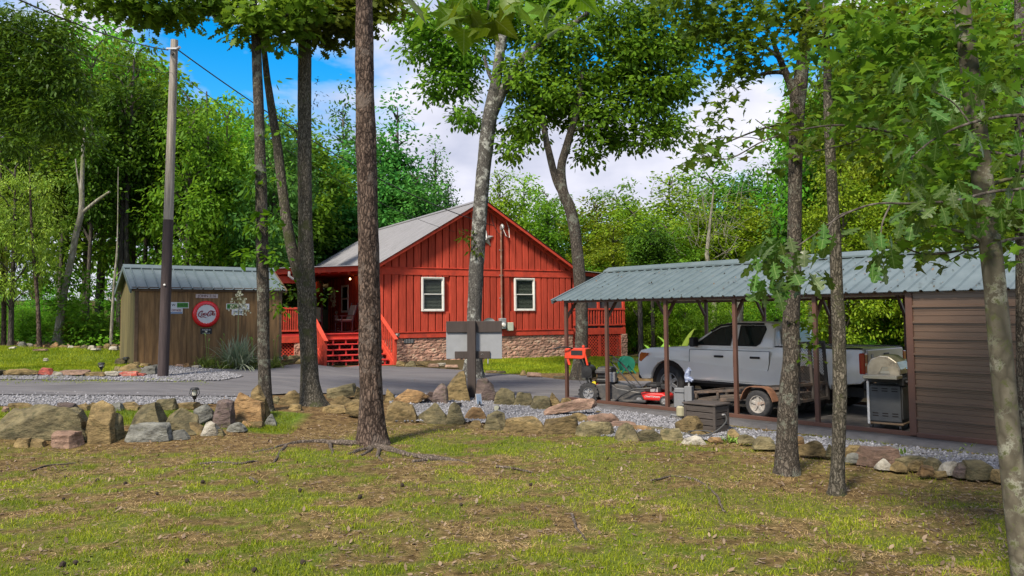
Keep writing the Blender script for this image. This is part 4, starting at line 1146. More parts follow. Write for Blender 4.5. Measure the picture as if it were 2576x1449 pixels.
# ------------------------------------------------------------------ pickup truck
M_truck = M('truck_paint', (.86, .84, .79), rough=.22, var=.03, scale=1.5, spec=.6, coat=.6)
M_tyre = M('tyre_rubber', (.028, .028, .03), rough=.85, var=.3, scale=20, bump=.3, dirt=(.08, .075, .07), dscale=4)
M_rim = M('steel_rim', (.40, .40, .41), rough=.35, metal=.6, var=.15, dirt=(.22, .2, .18), dscale=8)
M_trim = M('black_plastic', (.016, .016, .017), rough=.5, var=.25)
M_tail = M('tail_red', (.45, .01, .012), rough=.12, var=.15, spec=.8, coat=.5)
M_amber = M('amber_lens', (.5, .12, .02), rough=.1, var=.2, spec=.8)
M_clear = M('clear_lens', (.55, .55, .56), rough=.06, var=.1, spec=.9, metal=.4)
M_chrome = M('chrome', (.6, .6, .62), rough=.1, metal=1, var=.05)
trk = thing('pickup_truck', 'white four door pickup truck parked under the carport', 'truck', cp_(.72, 2.42, SZ), CA + R(1.0))
# local: x from the front bumper (0) to the tail (5.3), y<0 is the driver's side facing the viewer
TL, TW = 5.30, .93
WF, WR, WRr = 0.93, 4.14, .375
def arch(cx, r, a0, a1, n=11):
    return [(cx + r * math.cos(a), .385 + r * math.sin(a)) for a in np.linspace(a0, a1, n)]
def side_poly(x0, x1):
    pass
prof_low = [(.10, .42), (.03, .52), (.0, .72), (.02, .98), (.09, 1.075), (.42, 1.14), (.9, 1.17), (1.38, 1.195), (1.52, 1.20),
            (3.42, 1.20), (3.5, 1.235), (5.20, 1.235), (5.26, 1.2), (5.28, .66), (5.2, .60),
            (WR + .52, .55)] + arch(WR, .50, R(8), R(172))[0:] + [(WR - .53, .43), (WF + .56, .43)] + arch(WF, .50, R(8), R(172)) + [(WF - .54, .44)]
mb = MB().prism(prof_low, -TW, TW)
me = mb.mesh('body', .05, 3, 30)
for v_ in me.vertices:   # tumblehome, tapered nose, wheel flares
    x, y, z = v_.co
    k = 1 - .035 * sstep(1.0, 1.25, z) - .10 * (1 - sstep(0, .75, x)) ** 2 - .03 * sstep(4.9, 5.3, x) - .03 * (1 - sstep(.4, .6, z))
    fl = .022 * max(0, 1 - abs(math.hypot(x - WF, z - .385) - .52) / .09) + .022 * max(0, 1 - abs(math.hypot(x - WR, z - .385) - .52) / .09)
    v_.co.y = y * k + math.copysign(fl, y) * (abs(y) > .7)
body = link_mesh('body', me, M_truck, trk); shade(me, 32)
# bed hollow floor line, cab
cabp = [(1.36, 1.165), (1.60, 1.30), (2.08, 1.62), (2.30, 1.70), (2.62, 1.735), (3.05, 1.735), (3.34, 1.70), (3.44, 1.60), (3.50, 1.19)]
me = MB().prism(cabp, -.9, .9).mesh('cab', .045, 3, 25)
for v_ in me.vertices:
    v_.co.y *= 1 - .22 * sstep(1.15, 1.78, v_.co.z) + .01
cab = link_mesh('cab', me, M_truck, trk); shade(me, 32)
def cab_y(z): return -(.9 * (1 - .22 * float(sstep(1.15, 1.78, z)) + .01))
def panel(poly, mat, name, parent, y_of, d=.006, th=.02):
    n = len(poly)
    vs = [(x, y_of(x, z) - d, z) for x, z in poly] + [(x, y_of(x, z) + th, z) for x, z in poly]
    return MB().add(vs, [tuple(range(n)), tuple(range(2 * n - 1, n - 1, -1))] + [(i, i + n, (i + 1) % n + n, (i + 1) % n) for i in range(n)]).build(name, mat, parent)
def body_y(x, z):
    k = 1 - .035 * float(sstep(1.0, 1.25, z)) - .10 * (1 - float(sstep(0, .75, x))) ** 2 - .03 * float(sstep(4.9, 5.3, x)) - .03 * (1 - float(sstep(.4, .6, z)))
    return -TW * k
cy = lambda x, z: cab_y(z)
d1 = [(1.66, 1.245), (2.02, 1.50), (2.22, 1.60), (2.50, 1.645), (2.50, 1.245)]
d2 = [(2.68, 1.245), (2.68, 1.645), (3.22, 1.64), (3.26, 1.58), (3.18, 1.30), (3.1, 1.245)]
M_tglass = M('tinted_glass', (.012, .02, .018), rough=.04, var=.4, scale=3, spec=.9)
for dx_, wp, nm in ((1.49, d1, 'front'), (2.62, d2, 'rear')):
    x0, x1 = (1.50, 2.585) if nm == 'front' else (2.60, 3.40)
    bot = .50
    poly = [(x0 + .02, bot), (x1 - (.12 if nm == 'rear' else .0), bot), (x1 - (.04 if nm == 'rear' else 0), .66), (x1, .9), (x1, 1.185), (x0, 1.175), (x0 - .02, .9)]
    poly = [(x_, min(z_, 1.135)) for x_, z_ in poly]
    zl = [bot, .58, .66, .78, .9, 1.0, 1.06, 1.135]
    xr_ = lambda z_: x1 - (.12 * (1 - float(sstep(bot, .9, z_))) if nm == 'rear' else 0)
    vs = []
    for z_ in zl: vs += [(x0, body_y(x0, z_) - .010, z_), (xr_(z_), body_y(xr_(z_), z_) - .010, z_)]
    dr = MB().add(vs, [(2 * i, 2 * i + 1, 2 * i + 3, 2 * i + 2) for i in range(len(zl) - 1)]).build('door', M_truck, trk, smooth=True)
    poly = [(x0, z_) for z_ in zl] + [(xr_(z_), z_) for z_ in zl[::-1]]
    # dark shut line round the door
    n = len(poly)
    mb = MB()
    for i in range(n):
        a, c = poly[i], poly[(i + 1) % n]
        mb.tube([(a[0], body_y(*a) - .010, a[1]), (c[0], body_y(*c) - .010, c[1])], .006, 5)
    mb.build('door_gap', M_trim, dr)
    hx = x1 - .33 if nm == 'front' else x1 - .30
    MB().bx(hx - .12, body_y(2, 1) - .045, .985, hx + .1, body_y(2, 1) - .01, 1.03).build('handle', M_trim, dr, bevel=.012, seg=2)
    panel([(x - .02 if x < (wp[0][0] + 1.0) and i in (0, 1) else x, z_) for i, (x, z_) in enumerate([(p_[0], p_[1]) for p_ in wp])], M_tglass, 'door_window', dr, cy, .016, .01)
    m = len(wp); mb = MB()
    for i in range(m):
        a, c = wp[i], wp[(i + 1) % m]
        mb.tube([(a[0], cab_y(a[1]) - .014, a[1]), (c[0], cab_y(c[1]) - .014, c[1])], .014, 6)
    mb.build('window_seal', M_trim, dr)
MB().tube([(1.98, cab_y(1.56) - .03, 1.53), (2.2, cab_y(1.64) - .03, 1.655), (2.55, cab_y(1.68) - .03, 1.69), (3.2, cab_y(1.68) - .03, 1.685)], .022, 6).build('rain_visor', M_trim, trk)
bb('cladding', 1.5, -.925, .425, 3.45, -.86, .50, M_trim, trk, .01)
# windscreen, rear glass, mirror, lights, grille, bumpers
MB().add([(1.50, -.68, 1.265), (1.50, .68, 1.265), (2.10, .60, 1.665), (2.10, -.60, 1.665)], [(0, 1, 2, 3)]).build('windscreen', M_tglass, trk)
MB().add([(3.515, -.6, 1.27), (3.515, .6, 1.27), (3.475, .55, 1.60), (3.475, -.55, 1.60)], [(3, 2, 1, 0)]).build('rear_window', M_tglass, trk)
for s in (-1, 1):
    MB().bx(1.62, s * 1.02 - .10, 1.20, 1.74, s * 1.02 + .10, 1.40).bx(1.66, s * .85 - .06, 1.2, 1.72, s * .85 + .06, 1.25).build('mirror', M_trim, trk, bevel=.03, seg=2)
    hl = panel([(.07, .97), (.05, .84), (.12, .82), (.26, .92), (.34, 1.02), (.12, 1.03)], M_amber, 'headlight', trk, (lambda x, z: body_y(x, z)) if s < 0 else (lambda x, z: -body_y(x, z)), .012 * (1 if s < 0 else -1), .05 * (1 if s < 0 else -1))
    MB().lathe([(0, 0), (.04, 0), (.05, .02), (0, .02)], (.05, s * .72, .9), 12, 'x').build('headlight_lens', M_clear, hl)
    tl = MB().bx(5.19, s * .855 - .075, .78, 5.30, s * .855 + .06, 1.16).build('tail_light', M_tail, trk, bevel=.02, seg=2)
    bb('reverse_lens', 5.296, s * .86 - .05, .93, 5.308, s * .86 + .04, .98, M_clear, tl)
bb('grille', -.012, -.62, .62, .03, .62, .93, M_trim, trk, .015)
bb('grille_bar', -.03, -.6, .78, -.012, .6, .84, M_chrome, trk, .006)
bb('front_bumper', -.05, -.78, .42, .05, .78, .58, M_trim, trk, .03)
rb = bb('rear_bumper', 5.22, -.88, .48, 5.42, .88, .66, M_trim, trk, .03)
bb('bumper_step', 5.36, -.86, .61, 5.43, -.45, .668, M_chrome, rb, .01)
tg = MB().bx(5.26, -.77, .70, 5.295, .77, 1.215).build('tailgate', M_truck, trk, bevel=.012)
bb('tailgate_handle', 5.293, -.11, 1.03, 5.31, .11, 1.14, M_trim, tg, .008)
bb('rear_plate_recess', 5.38, -.16, .52, 5.425, .16, .63, M_metalg, rb)
text('lettering', 'COLORADO', .085, M_rim, tg, (5.297, 0, .86), (math.pi / 2, 0, math.pi / 2), width=.95)
text('lettering', 'COLORADO', .05, M_rim, trk, (1.86, -.948, .64), (math.pi / 2, 0, 0), width=.32)
MB().lathe([(.0, .0), (.045, 0), (.045, .012), (0, .012)], (5.293, -.6, 1.1), 16, 'x').build('badge', M_metalg, tg)
bb('bed_rail_cap', 3.50, -.90, 1.225, 5.22, -.80, 1.25, M_trim, trk, .008)
bb('bed_rail_cap', 3.50, .80, 1.225, 5.22, .90, 1.25, M_trim, trk, .008)
MB().add([(3.87, body_y(3.8, .9) - .006, .86), (4.03, body_y(4, .9) - .006, .86), (4.03, body_y(4, .9) - .006, 1.02), (3.87, body_y(3.8, .9) - .006, 1.02)], [(0, 1, 2, 3)]).build('fuel_flap', M_truck, trk)
MB().lathe([(.0, 0), (.055, 0), (.04, .03), (0, .035)], (3.05, 0, 1.738), 14).cyl((3.1, 0, 1.75), (3.3, 0, 1.93), .004, 5).build('roof_antenna', M_trim, trk)
bb('brake_lamp', 3.36, -.16, 1.675, 3.46, .16, 1.71, M_tail, trk, .008)
bb('chassis', .3, -.55, .32, 5.1, .55, .5, M_trim, trk)
MB().cyl((4.14, -.7, .38), (4.14, .7, .38), .06, 10).build('axle', M_trim, trk)
for cx in (WF, WR):
    mb = MB()
    for s in (-1, 1):
        mb.prism([(cx + .49 * math.cos(a), .385 + .49 * math.sin(a)) for a in np.linspace(-.4, math.pi + .4, 16)], s * .86, s * .62)
    mb.build('wheel_well', M_dark, trk)
def wheel(parent, x, y, r, w, side, spokes=6, name='wheel', rim=M_rim, z=None, tyre=M_tyre, rimf=.62):
    z = r if z is None else z
    o = MB().lathe([(r * rimf, -w * .46), (r * .86, -w * .5), (r * .96, -w * .42), (r, -w * .28), (r, w * .28), (r * .96, w * .42), (r * .86, w * .5), (r * rimf, w * .46)], n=36, axis='y', caps=False).build(name, tyre, parent, smooth=True)
    o.location = (x, y, z)
    s = side
    MB().lathe([(r * rimf, s * w * .46), (r * rimf * .93, s * w * .45), (r * rimf * .88, s * w * .22), (0, s * w * .20)], n=36, axis='y', caps=False).build('rim', rim, o, smooth=True)
    for k in range(spokes):
        a = 2 * math.pi * k / spokes
        m_ = Matrix.Rotation(-a, 4, 'Y')
        MB().bx(-r * .11, min(s * w * .21, s * w * .36), r * .12, r * .11, max(s * w * .21, s * w * .36), r * rimf * .9, m_).build('spoke', rim, o, bevel=.008)
    MB().lathe([(0, s * w * .42), (r * .13, s * w * .41), (r * .17, s * w * .3), (r * .17, s * w * .2)], n=16, axis='y').build('hub_cap', rim, o, smooth=True)
    return o
for x in (WF, WR):
    for s in (-1, 1): wheel(trk, x, s * .80, WRr, .25, s)

# ------------------------------------------------------------------ brush mower (self propelled field mower)
M_oran = M('mower_orange', (.60, .05, .018), rough=.35, var=.15, spec=.5)
M_deck = M('deck_grey', (.045, .045, .047), rough=.5, var=.35, scale=5, dirt=(.11, .10, .09), dscale=3)
mo = thing('brush_mower', 'walk behind brush mower with orange red console and chunky wheels', 'mower', (1.78, 17.72, .035), R(-22))
# local x forward (towards the picture's right), y left (away)
for s in (-1, 1):
    o = wheel(mo, 0, s * .33, .215, .17, s, 5, rimf=.55)
    lug = MB()
    for k in range(16):
        a = k * 2 * math.pi / 16
        for q in (-1, 1):
            lug.bx(-.022, min(0, q * .08), .19, .022, max(0, q * .08), .228, Matrix.Rotation(a + q * .12, 4, 'Y'))
    lug.build('tread_lugs', M_tyre, o)
MB().prism([(.15, .18), (.15, .40), (.5, .42), (.62, .34), (1.12, .26), (1.22, .17), (1.22, .08), (.3, .08)], -.36, .36).build('deck', M_deck, mo, bevel=.02, seg=2)
MB().bx(.28, -.44, .05, 1.26, .44, .1).build('deck_skirt', M_deck, mo, bevel=.01)
MB().prism([(.42, .34), (.45, .42), (.85, .38), (.95, .27)], -.25, .25).build('belt_cover', M_deck, mo, bevel=.02)
MB().tube([(.55, -.46, .02), (.75, -.47, .20), (1.0, -.47, .33), (1.38, -.44, .36), (1.46, -.3, .36), (1.46, .3, .36), (1.38, .44, .36), (1.25, .45, .1)], .017, 8).build('guard_bar', M_black, mo, smooth=True)
MB().bx(-.1, -.2, .2, .22, .2, .34).build('gearbox', M_oran, mo, bevel=.02)
MB().bx(.12, -.31, .26, .3, -.1, .40).build('side_cover', M_oran, mo, bevel=.015)
MB().bx(.12, -.22, .42, .52, .22, .52).bx(.14, -.2, .52, .48, .2, .76).build('engine', M_trim, mo, bevel=.03, seg=2)
bb('engine_shroud', .10, -.25, .60, .46, .12, .72, M_deck, mo, .04)
MB().bx(.34, -.28, .44, .56, -.05, .66).build('muffler', M_metalg, mo, bevel=.02)
MB().lathe([(0, 0), (.045, 0), (.045, .05), (0, .055)], (.1, -.32, .42), 12, 'y').build('oil_cap', M('cap_yellow', (.6, .5, .02)), mo)
MB().lathe([(0, -.2), (.12, -.19), (.135, -.15), (.135, .15), (.12, .19), (0, .2)], (-.1, 0, .66), 18, 'y').bx(-.22, -.18, .52, .02, .18, .66).build('fuel_tank', M_trim, mo, smooth=True)
MB().cyl((-.1, 0, .78), (-.1, 0, .85), .04, 12).build('fuel_cap', M_black, mo)
MB().bar((-.05, -.12, .3), (-.28, -.14, 1.02), .035, .04).bar((-.05, .12, .3), (-.28, .14, 1.02), .035, .04).build('handle_strut', M_black, mo)
MB().prism([(-.60, .94), (-.58, 1.16), (-.10, 1.16), (-.12, .96), (-.2, .93)], -.22, .2).build('console', M_oran, mo, bevel=.012)
bb('console_panel', -.44, -.228, 1.02, -.18, -.2205, 1.12, M_black, mo)
MB().prism([(-.60, 1.1), (-.54, 1.1), (-.46, .80), (-.51, .80)], -.21, -.17).build('console_leg', M_oran, mo)
MB().prism([(-.16, 1.1), (-.12, 1.1), (-.05, .80), (-.09, .80)], -.21, -.17).build('console_leg', M_oran, mo)
MB().tube([(-.4, -.2, 1.16), (-.5, -.3, 1.2), (-.68, -.33, 1.19), (-.82, -.33, 1.15)], .016, 8).tube([(-.3, .2, 1.12), (-.35, .3, 1.16), (-.5, .33, 1.15), (-.62, .33, 1.12)], .016, 8).build('handlebar', M_black, mo, smooth=True)
MB().cyl((-.22, .0, 1.12), (-.22, 0, 1.18), .012, 8).lathe([(0, 1.17), (.035, 1.18), (.03, 1.22), (0, 1.23)], (-.22, 0, 0), 10).build('choke_knob', M_oran, mo, smooth=True)
MB().tube([(-.2, -.2, .95), (-.3, -.26, .6), (-.2, -.3, .4), (0, -.28, .3)], .006, 5).build('control_cable', M_black, mo)

# ------------------------------------------------------------------ push mower
pm = thing('push_mower', 'red and black push lawn mower with a looped folding handle', 'mower', (3.02, 17.1, SZ), R(-28))
MB().prism([(-.28, .09), (-.3, .2), (-.2, .25), (.25, .25), (.34, .19), (.34, .09)], -.27, .27).build('deck', M('mower_red', (.52, .02, .018), rough=.3, var=.15, spec=.6), pm, bevel=.03, seg=2)
text('lettering', 'CRAFTSMAN', .05, M_signw, pm, (.03, -.276, .17), width=.32)
for (x, y) in ((-.25, -.29), (-.25, .29), (.3, -.29), (.3, .29)): wheel(pm, x, y, .10, .05, -1 if y < 0 else 1, 6)
MB().bx(-.17, -.17, .25, .19, .17, .36).lathe([(0, .36), (.19, .36), (.2, .40), (.17, .44), (.0, .46)], (0, 0, 0), 18).build('engine', M_trim, pm, bevel=.02)
bb('engine_plate', -.04, -.186, .26, .13, -.172, .36, M_metalg, pm, .006)
MB().bx(.15, -.1, .3, .28, .1, .42).build('air_filter', M_black, pm, bevel=.02)
for s in (-1, 1):
    MB().tube([(-.26, s * .25, .2), (-.5, s * .25, .46), (-.86, s * .25, .84)], .013, 8).build('handle_tube', M_black, pm, smooth=True)
MB().tube([(-.5, -.25, .46), (-.8, -.25, .80), (-1.02, -.22, .98), (-1.06, 0, 1.02), (-1.02, .22, .98), (-.8, .25, .80), (-.5, .25, .46)], .013, 8).build('handle_loop', M_black, pm, smooth=True)
MB().tube([(-.84, -.23, .84), (-.98, -.2, .93), (-.98, .2, .93), (-.84, .23, .84)], .008, 6).build('brake_bail', M_black, pm, smooth=True)
MB().tube([(-.95, -.2, .93), (-.7, -.12, .6), (-.4, -.1, .4), (-.1, -.05, .42)], .006, 5).build('control_cable', M_black, pm)

# ------------------------------------------------------------------ utility trailer
M_rust = M('rusty_fender', (.21, .105, .06), rough=.6, var=.25, scale=6, dirt=(.12, .06, .04), dscale=5)
M_trl = M('trailer_steel', (.06, .052, .046), rough=.6, var=.35, scale=6, dirt=(.16, .11, .08), dscale=4)
tr = thing('utility_trailer', 'small rusty utility trailer with an upright mesh ramp gate', 'trailer', cp_(0, 0, SZ), CA)
y0, y1 = .34, 1.38
zr = lambda x: .36 + (x - 3.25) * .105
for y in (y0, y1):
    MB().bar((3.2, y, zr(3.2)), (5.36, y, zr(5.36)), .05, .05).bar((3.2, y, zr(3.2) - .17), (5.36, y, zr(5.36) - .17), .05, .06).build('side_rail', M_trl, tr, bevel=.004)
    for x in (3.25, 3.75, 4.3, 5.3): MB().bar((x, y, zr(x) - .17), (x, y, zr(x)), .05, .05, (1, 0, 0)).build('stake_post', M_trl, tr)
    MB().bar((3.25, y, .05), (3.25, y, zr(3.25) - .1), .05, .05, (1, 0, 0)).build('jack_leg', M_trl, tr) if y == y0 else None
MB().bar((3.2, y0, zr(3.2)), (3.2, y1, zr(3.2)), .05, .05).build('front_rail', M_trl, tr)
for k in range(7):
    yy = y0 + .03 + k * .147
    MB().bar((3.22, yy + .06, zr(3.22) - .13), (5.34, yy + .06, zr(5.34) - .13), .135, .025).build('deck_plank', M('trailer_plank', (.10, .08, .065), rough=.9, var=.3, objvar=.2), tr)
for s, y in ((-1, y0 - .14), (1, y1 + .14)):
    wheel(tr, 4.72, y, .255, .15, s, 5, rim=M('trailer_rim', (.34, .32, .29), rough=.5, var=.25, dirt=(.22, .12, .07), dscale=9))
    f = [(4.72 + .33 * math.cos(a), .29 + .33 * math.sin(a)) for a in np.linspace(R(18), R(162), 10)]
    f = [(5.06, .33)] + [(x, min(z_, .575)) for x, z_ in f] + [(4.38, .33)]
    g_ = [(x, z_ - .015) for x, z_ in f[::-1]]
    g_ = [(4.72 + (x - 4.72) * .96, z_ - .012) for x, z_ in f[::-1]]
    MB().prism(f + g_, y - .1, y + .1).build('fender', M_rust, tr)
MB().cyl((4.72, y0 - .1, .255), (4.72, y1 + .1, .255), .03, 10).build('axle', M_trl, tr)
bb('tail_lamp', 5.37, y0 - .1, .33, 5.40, y0 + .02, .40, M_tail, tr, .005)
# ramp gate: posts and diagonal mesh
for y in (y0, (y0 + y1) / 2, y1): MB().bar((5.42, y, .30), (5.36, y, 1.38), .05, .05, (1, 0, 0)).build('gate_post', M_trl, tr)
for z_ in (.34, .62, 1.36): MB().bar((5.42 - (z_ - .3) * .055, y0, z_), (5.42 - (z_ - .3) * .055, y1, z_), .045, .045).build('gate_rail', M_trl, tr)
mb = MB(); H_, W_ = 1.0, y1 - y0
for sg in (1, -1):
    c = -H_
    while c < W_:
        t0, t1 = max(0, -c), min(H_, W_ - c)
        if t1 > t0:
            a, e = (c + t0, t0), (c + t1, t1)
            if sg < 0: a, e = (W_ - a[0], a[1]), (W_ - e[0], e[1])
            mb.bar((5.40 - a[1] * .055, y0 + a[0], .35 + a[1]), (5.40 - e[1] * .055, y0 + e[0], .35 + e[1]), .004, .006)
        c += .055
kind(mb.build('gate_mesh', M_trl, tr), 'stuff')

# ------------------------------------------------------------------ gas grill
M_steel = M('brushed_steel', (.40, .38, .32), rough=.3, metal=.7, var=.15, scale=3, stretch=(1, 1, 12), dirt=(.28, .22, .15), dscale=6)
gr = thing('gas_grill', 'gas barbecue grill with smoke stained steel hood and grey cabinet', 'grill', (6.22, 13.25, SZ), R(50))
bb('cabinet_door', -.27, -.262, .18, .27, -.245, .70, M('grill_grey', (.075, .078, .08), rough=.45, var=.12), gr, .006)
bb('cabinet', -.28, -.245, .12, .28, .25, .72, M('grill_side', (.055, .056, .058), rough=.5, var=.15), gr, .006)
for z_ in (.62, .66, .22, .26):
    for x in (-.15, 0, .15): bb('vent_slot', -.302, x - .045, z_, -.298, x + .045, z_ + .016, M_dark, gr)
bb('side_panel', -.298, -.24, .14, -.281, .24, .71, M('grill_grey', (.075, .078, .08)), gr, .005)
bb('bottom_shelf', -.30, -.27, .09, .30, .26, .12, M('grill_rust', (.22, .15, .09), var=.35, rough=.7), gr, .005)
bb('corner_post', -.315, .235, .09, -.28, .27, .78, M_white, gr)
bb('control_panel', -.30, -.30, .72, .30, -.2, .84, M_trim, gr, .01)
for x in (-.18, 0, .18): MB().lathe([(0, -.33), (.028, -.33), (.03, -.30)], (x, 0, .78), 12, 'y').build('knob', M_black, gr)
bb('firebox', -.30, -.24, .76, .30, .26, .88, M_trim, gr, .01)
bb('side_shelf', -.62, -.28, .84, -.30, .24, .90, M_steel, gr, .008)
bb('side_shelf', .30, -.28, .84, .62, .24, .90, M_steel, gr, .008)
hood = [(-.25, .89), (-.25, .98), (-.2, 1.1), (-.08, 1.19), (.06, 1.2), (.2, 1.14), (.26, 1.02), (.26, .89)]
MB().prism(hood, -.30, .30, 'yz').build('hood', M_steel, gr, bevel=.02, seg=2)
for x in (-.313, .302): MB().prism([(-.24, .9), (-.2, 1.08), (-.07, 1.175), (.06, 1.185), (.19, 1.12), (.24, .9), (.08, .9), (.02, 1.02), (-.06, 1.02), (-.1, .9)], x, x + .011, 'yz').build('hood_end', M('grill_scorched', (.33, .29, .22), rough=.4, metal=.5, var=.3, dirt=(.06, .045, .03), dscale=5), gr)
MB().cyl((-.24, -.31, 1.0), (.24, -.31, 1.0), .014, 8).build('handle', M_chrome, gr)
for x in (-.27, .27):
    for y in (-.22, .22):
        MB().cyl((x, y, .05), (x, y, .1), .012, 6).lathe([(0, -.015), (.045, -.015), (.045, .015), (0, .015)], (x, y, .045), 12, 'y').build('caster', M_black, gr)

# ------------------------------------------------------------------ grey utility pedestal
M_greyp = M('grey_paint_wood', (.155, .16, .17), rough=.7, var=.15, scale=5, stretch=(3, 3, .5))
g = PX(1735, 1056, 14.7); g.z = .0
pd = thing('utility_pedestal', 'grey wooden post with electric boxes and a blue wrapped tap on top', 'pedestal', g, R(-30))
bb('post', -.07, -.07, -.1, .07, .07, .62, M_greyp, pd, .006)
bb('breaker_box', -.28, -.05, .22, -.075, .1, .55, M_greyp, pd, .015)
bb('breaker_lid', -.26, -.07, .5, -.07, .08, .58, M_greyp, pd, .01)
MB().cyl((-.12, -.12, -.05), (-.12, -.12, .32), .022, 8).bx(-.17, -.15, .28, -.06, -.08, .38).build('conduit', M_greyp, pd)
bb('outlet_cover', -.19, -.21, .07, -.05, -.12, .27, M('outlet_cream', (.30, .28, .18), rough=.4, var=.1), pd, .03)
MB().cyl((.0, .0, .62), (.0, .0, .74), .02, 8).build('riser_pipe', M_metalg, pd)
M_blue = M('blue_wrap', (.03, .09, .36), rough=.5, var=.6, scale=25, second=(.45, .5, .6), bump=.5)
MB().tube([(-.02, 0, .70), (-.03, 0, .80), (-.01, 0, .88), (.02, 0, .93), (.04, 0, .90)], [.05, .055, .05, .045, .02], 10).tube([(0, -.02, .76), (.05, -.05, .75), (.09, -.06, .72)], [.045, .045, .03], 8).build('blue_tap', M_blue, pd, smooth=True)
MB().tube([(-.2, -.1, .08), (-.3, -.12, .1), (-.34, -.1, .04)], .02, 8).build('elbow_pipe', M_greyp, pd, smooth=True)

# ------------------------------------------------------------------ slatted deck box with hose
g = PX(1800, 1094, 12.9)
M_box = M('deck_box_brown', (.06, .05, .044), rough=.6, var=.3, scale=4, stretch=(1, 1, 6), bump=.2)
db = thing('storage_box', 'dark brown slatted storage box standing on the gravel', 'storage box', (g.x, g.y, hz(g.x, g.y) + .02), CA + R(2))
BL, BD, BH = .60, .42, .45
for k in range(4):
    z_ = .01 + k * .105
    for a in ((-BL, -.0, -.04, .022), (-BL, BD - .022, -.04, BD)): bb('slat', a[0] + .05, a[1] + .004, z_, -.05, a[3] - .002, z_ + .092, M_box, db, .004)
    for x in (-.022, -BL): bb('slat', x + .003, .05, z_, x + .02, BD - .05, z_ + .092, M_box, db, .004)
for (x, y) in ((-.05, 0), (-BL, 0), (-.05, BD - .05), (-BL, BD - .05)): bb('corner_post', x, y, 0, x + .05, y + .05, BH - .02, M_box, db, .005)
bb('inner_panel', -BL + .03, .03, .01, -.03, BD - .03, BH - .03, M_dark, db)
bb('lid', -BL - .02, -.02, BH - .02, .02, BD + .02, BH + .012, M_box, db, .008)
a = Vector(cp_(0, 0, 0)); 
hs_ = [(.03, .2, .28), (.14, .1, .27), (.24, -.08, .2), (.2, -.3, .08), (.08, -.46, .03), (-.08, -.52, .03), (-.2, -.44, .05), (-.16, -.3, .06), (0, -.26, .07), (.14, -.3, .06), (.17, -.42, .04), (.02, -.54, .03)]
hose = thing('garden_hose', 'grey garden hose looping from the slatted box over the rocks', 'hose', db.location, CA)
pts = [Vector(p_) for p_ in hs_]; q = []
for i in range(len(pts) - 1):
    a_, b_, c, d = pts[max(i - 1, 0)], pts[i], pts[i + 1], pts[min(i + 2, len(pts) - 1)]
    for tt in (0, .2, .4, .6, .8): q.append(.5 * ((2 * b_) + (c - a_) * tt + (2 * a_ - 5 * b_ + 4 * c - d) * tt ** 2 + (3 * b_ - a_ - 3 * c + d) * tt ** 3))
MB().tube(q, .011, 8).build('hose_tube', M('hose_grey', (.06, .06, .058), rough=.4, var=.1), hose, smooth=True)
MB().cyl((.0, .2, .28), (.05, .2, .285), .018, 8).build('hose_fitting', M_metalg, hose)

# ------------------------------------------------------------------ sign board seen from behind, and its spotlights
zs = 17.6
g = PX(1187, 1030, zs); gz = hz(g.x, g.y)
M_bpost = M('dark_brown_paint', (.045, .034, .03), rough=.6, var=.2, scale=4, stretch=(4, 4, .5))
sg = thing('yard_sign_back', 'back of a pale grey board on a dark brown post with two cross rails', 'sign', (g.x, g.y, gz), R(-3))
def sgz(py): return PX(1187, py, zs).z - gz
def sgx(px): return (px - 1187) / FOC * zs
bb('post', sgx(1177), -.09, -.1, sgx(1198), .03, sgz(807), M_bpost, sg, .008)
bb('board', sgx(1122), .075, sgz(903), sgx(1263), .10, sgz(812), M('board_back', (.24, .25, .265), rough=.6, var=.08), sg, .004)
bb('top_rail', sgx(1123), .032, sgz(836), sgx(1263), .074, sgz(808), M_bpost, sg, .005)
bb('lower_rail', sgx(1144), .032, sgz(902), sgx(1233), .074, sgz(884), M_bpost, sg, .005)
MB().tube([(sgx(1210), .03, sgz(893)), (sgx(1214), .02, sgz(889)), (sgx(1216), .025, sgz(893))], .005, 5).build('hook', M_metalg, sg)
g = GP(1207, 1028)
t = thing('solar_panel', 'small tilted solar panel on a stake in the ring of rocks', 'solar panel', g, R(20))
MB().bar((0, 0, 0), (0, .02, .14), .02).build('stake', M_black, t)
pn = MB().bx(-.06, -.012, .08, .06, .012, .30, Matrix.Rotation(-.35, 4, 'X')).build('panel_frame', M_metalg, t, bevel=.003)
MB().bx(-.05, -.016, .09, .05, -.0125, .29, Matrix.Rotation(-.35, 4, 'X')).build('solar_cell', M('cell_blue', (.12, .16, .22), rough=.15, var=.2, scale=20), pn)
for px, py, lab, rz in ((1155, 1029, 'black cylindrical spotlight upright beside the dark sign post', 0), (1253, 1037, 'black spotlight lying on the gravel with its round lens forward', 1)):
    g = GP(px, py)
    t = thing('spotlight', lab, 'spotlight', g, R(10))
    if rz == 0: MB().cyl((0, 0, .0), (0, 0, .12), .045, 14, .055).build('lamp_head', M_black, t)
    else:
        MB().cyl((0, .12, .05), (-.03, -.05, .07), .035, 14, .065).build('lamp_head', M_black, t)
        MB().lathe([(0, -.056), (.055, -.054), (.06, -.045)], (-.03, 0, .07), 14, 'y').build('lens', M('lens_yellowish', (.45, .45, .33), rough=.1), t)
        MB().bar((0, .1, .03), (.22, .02, .01), .04, .015).build('bracket', M_black, t)
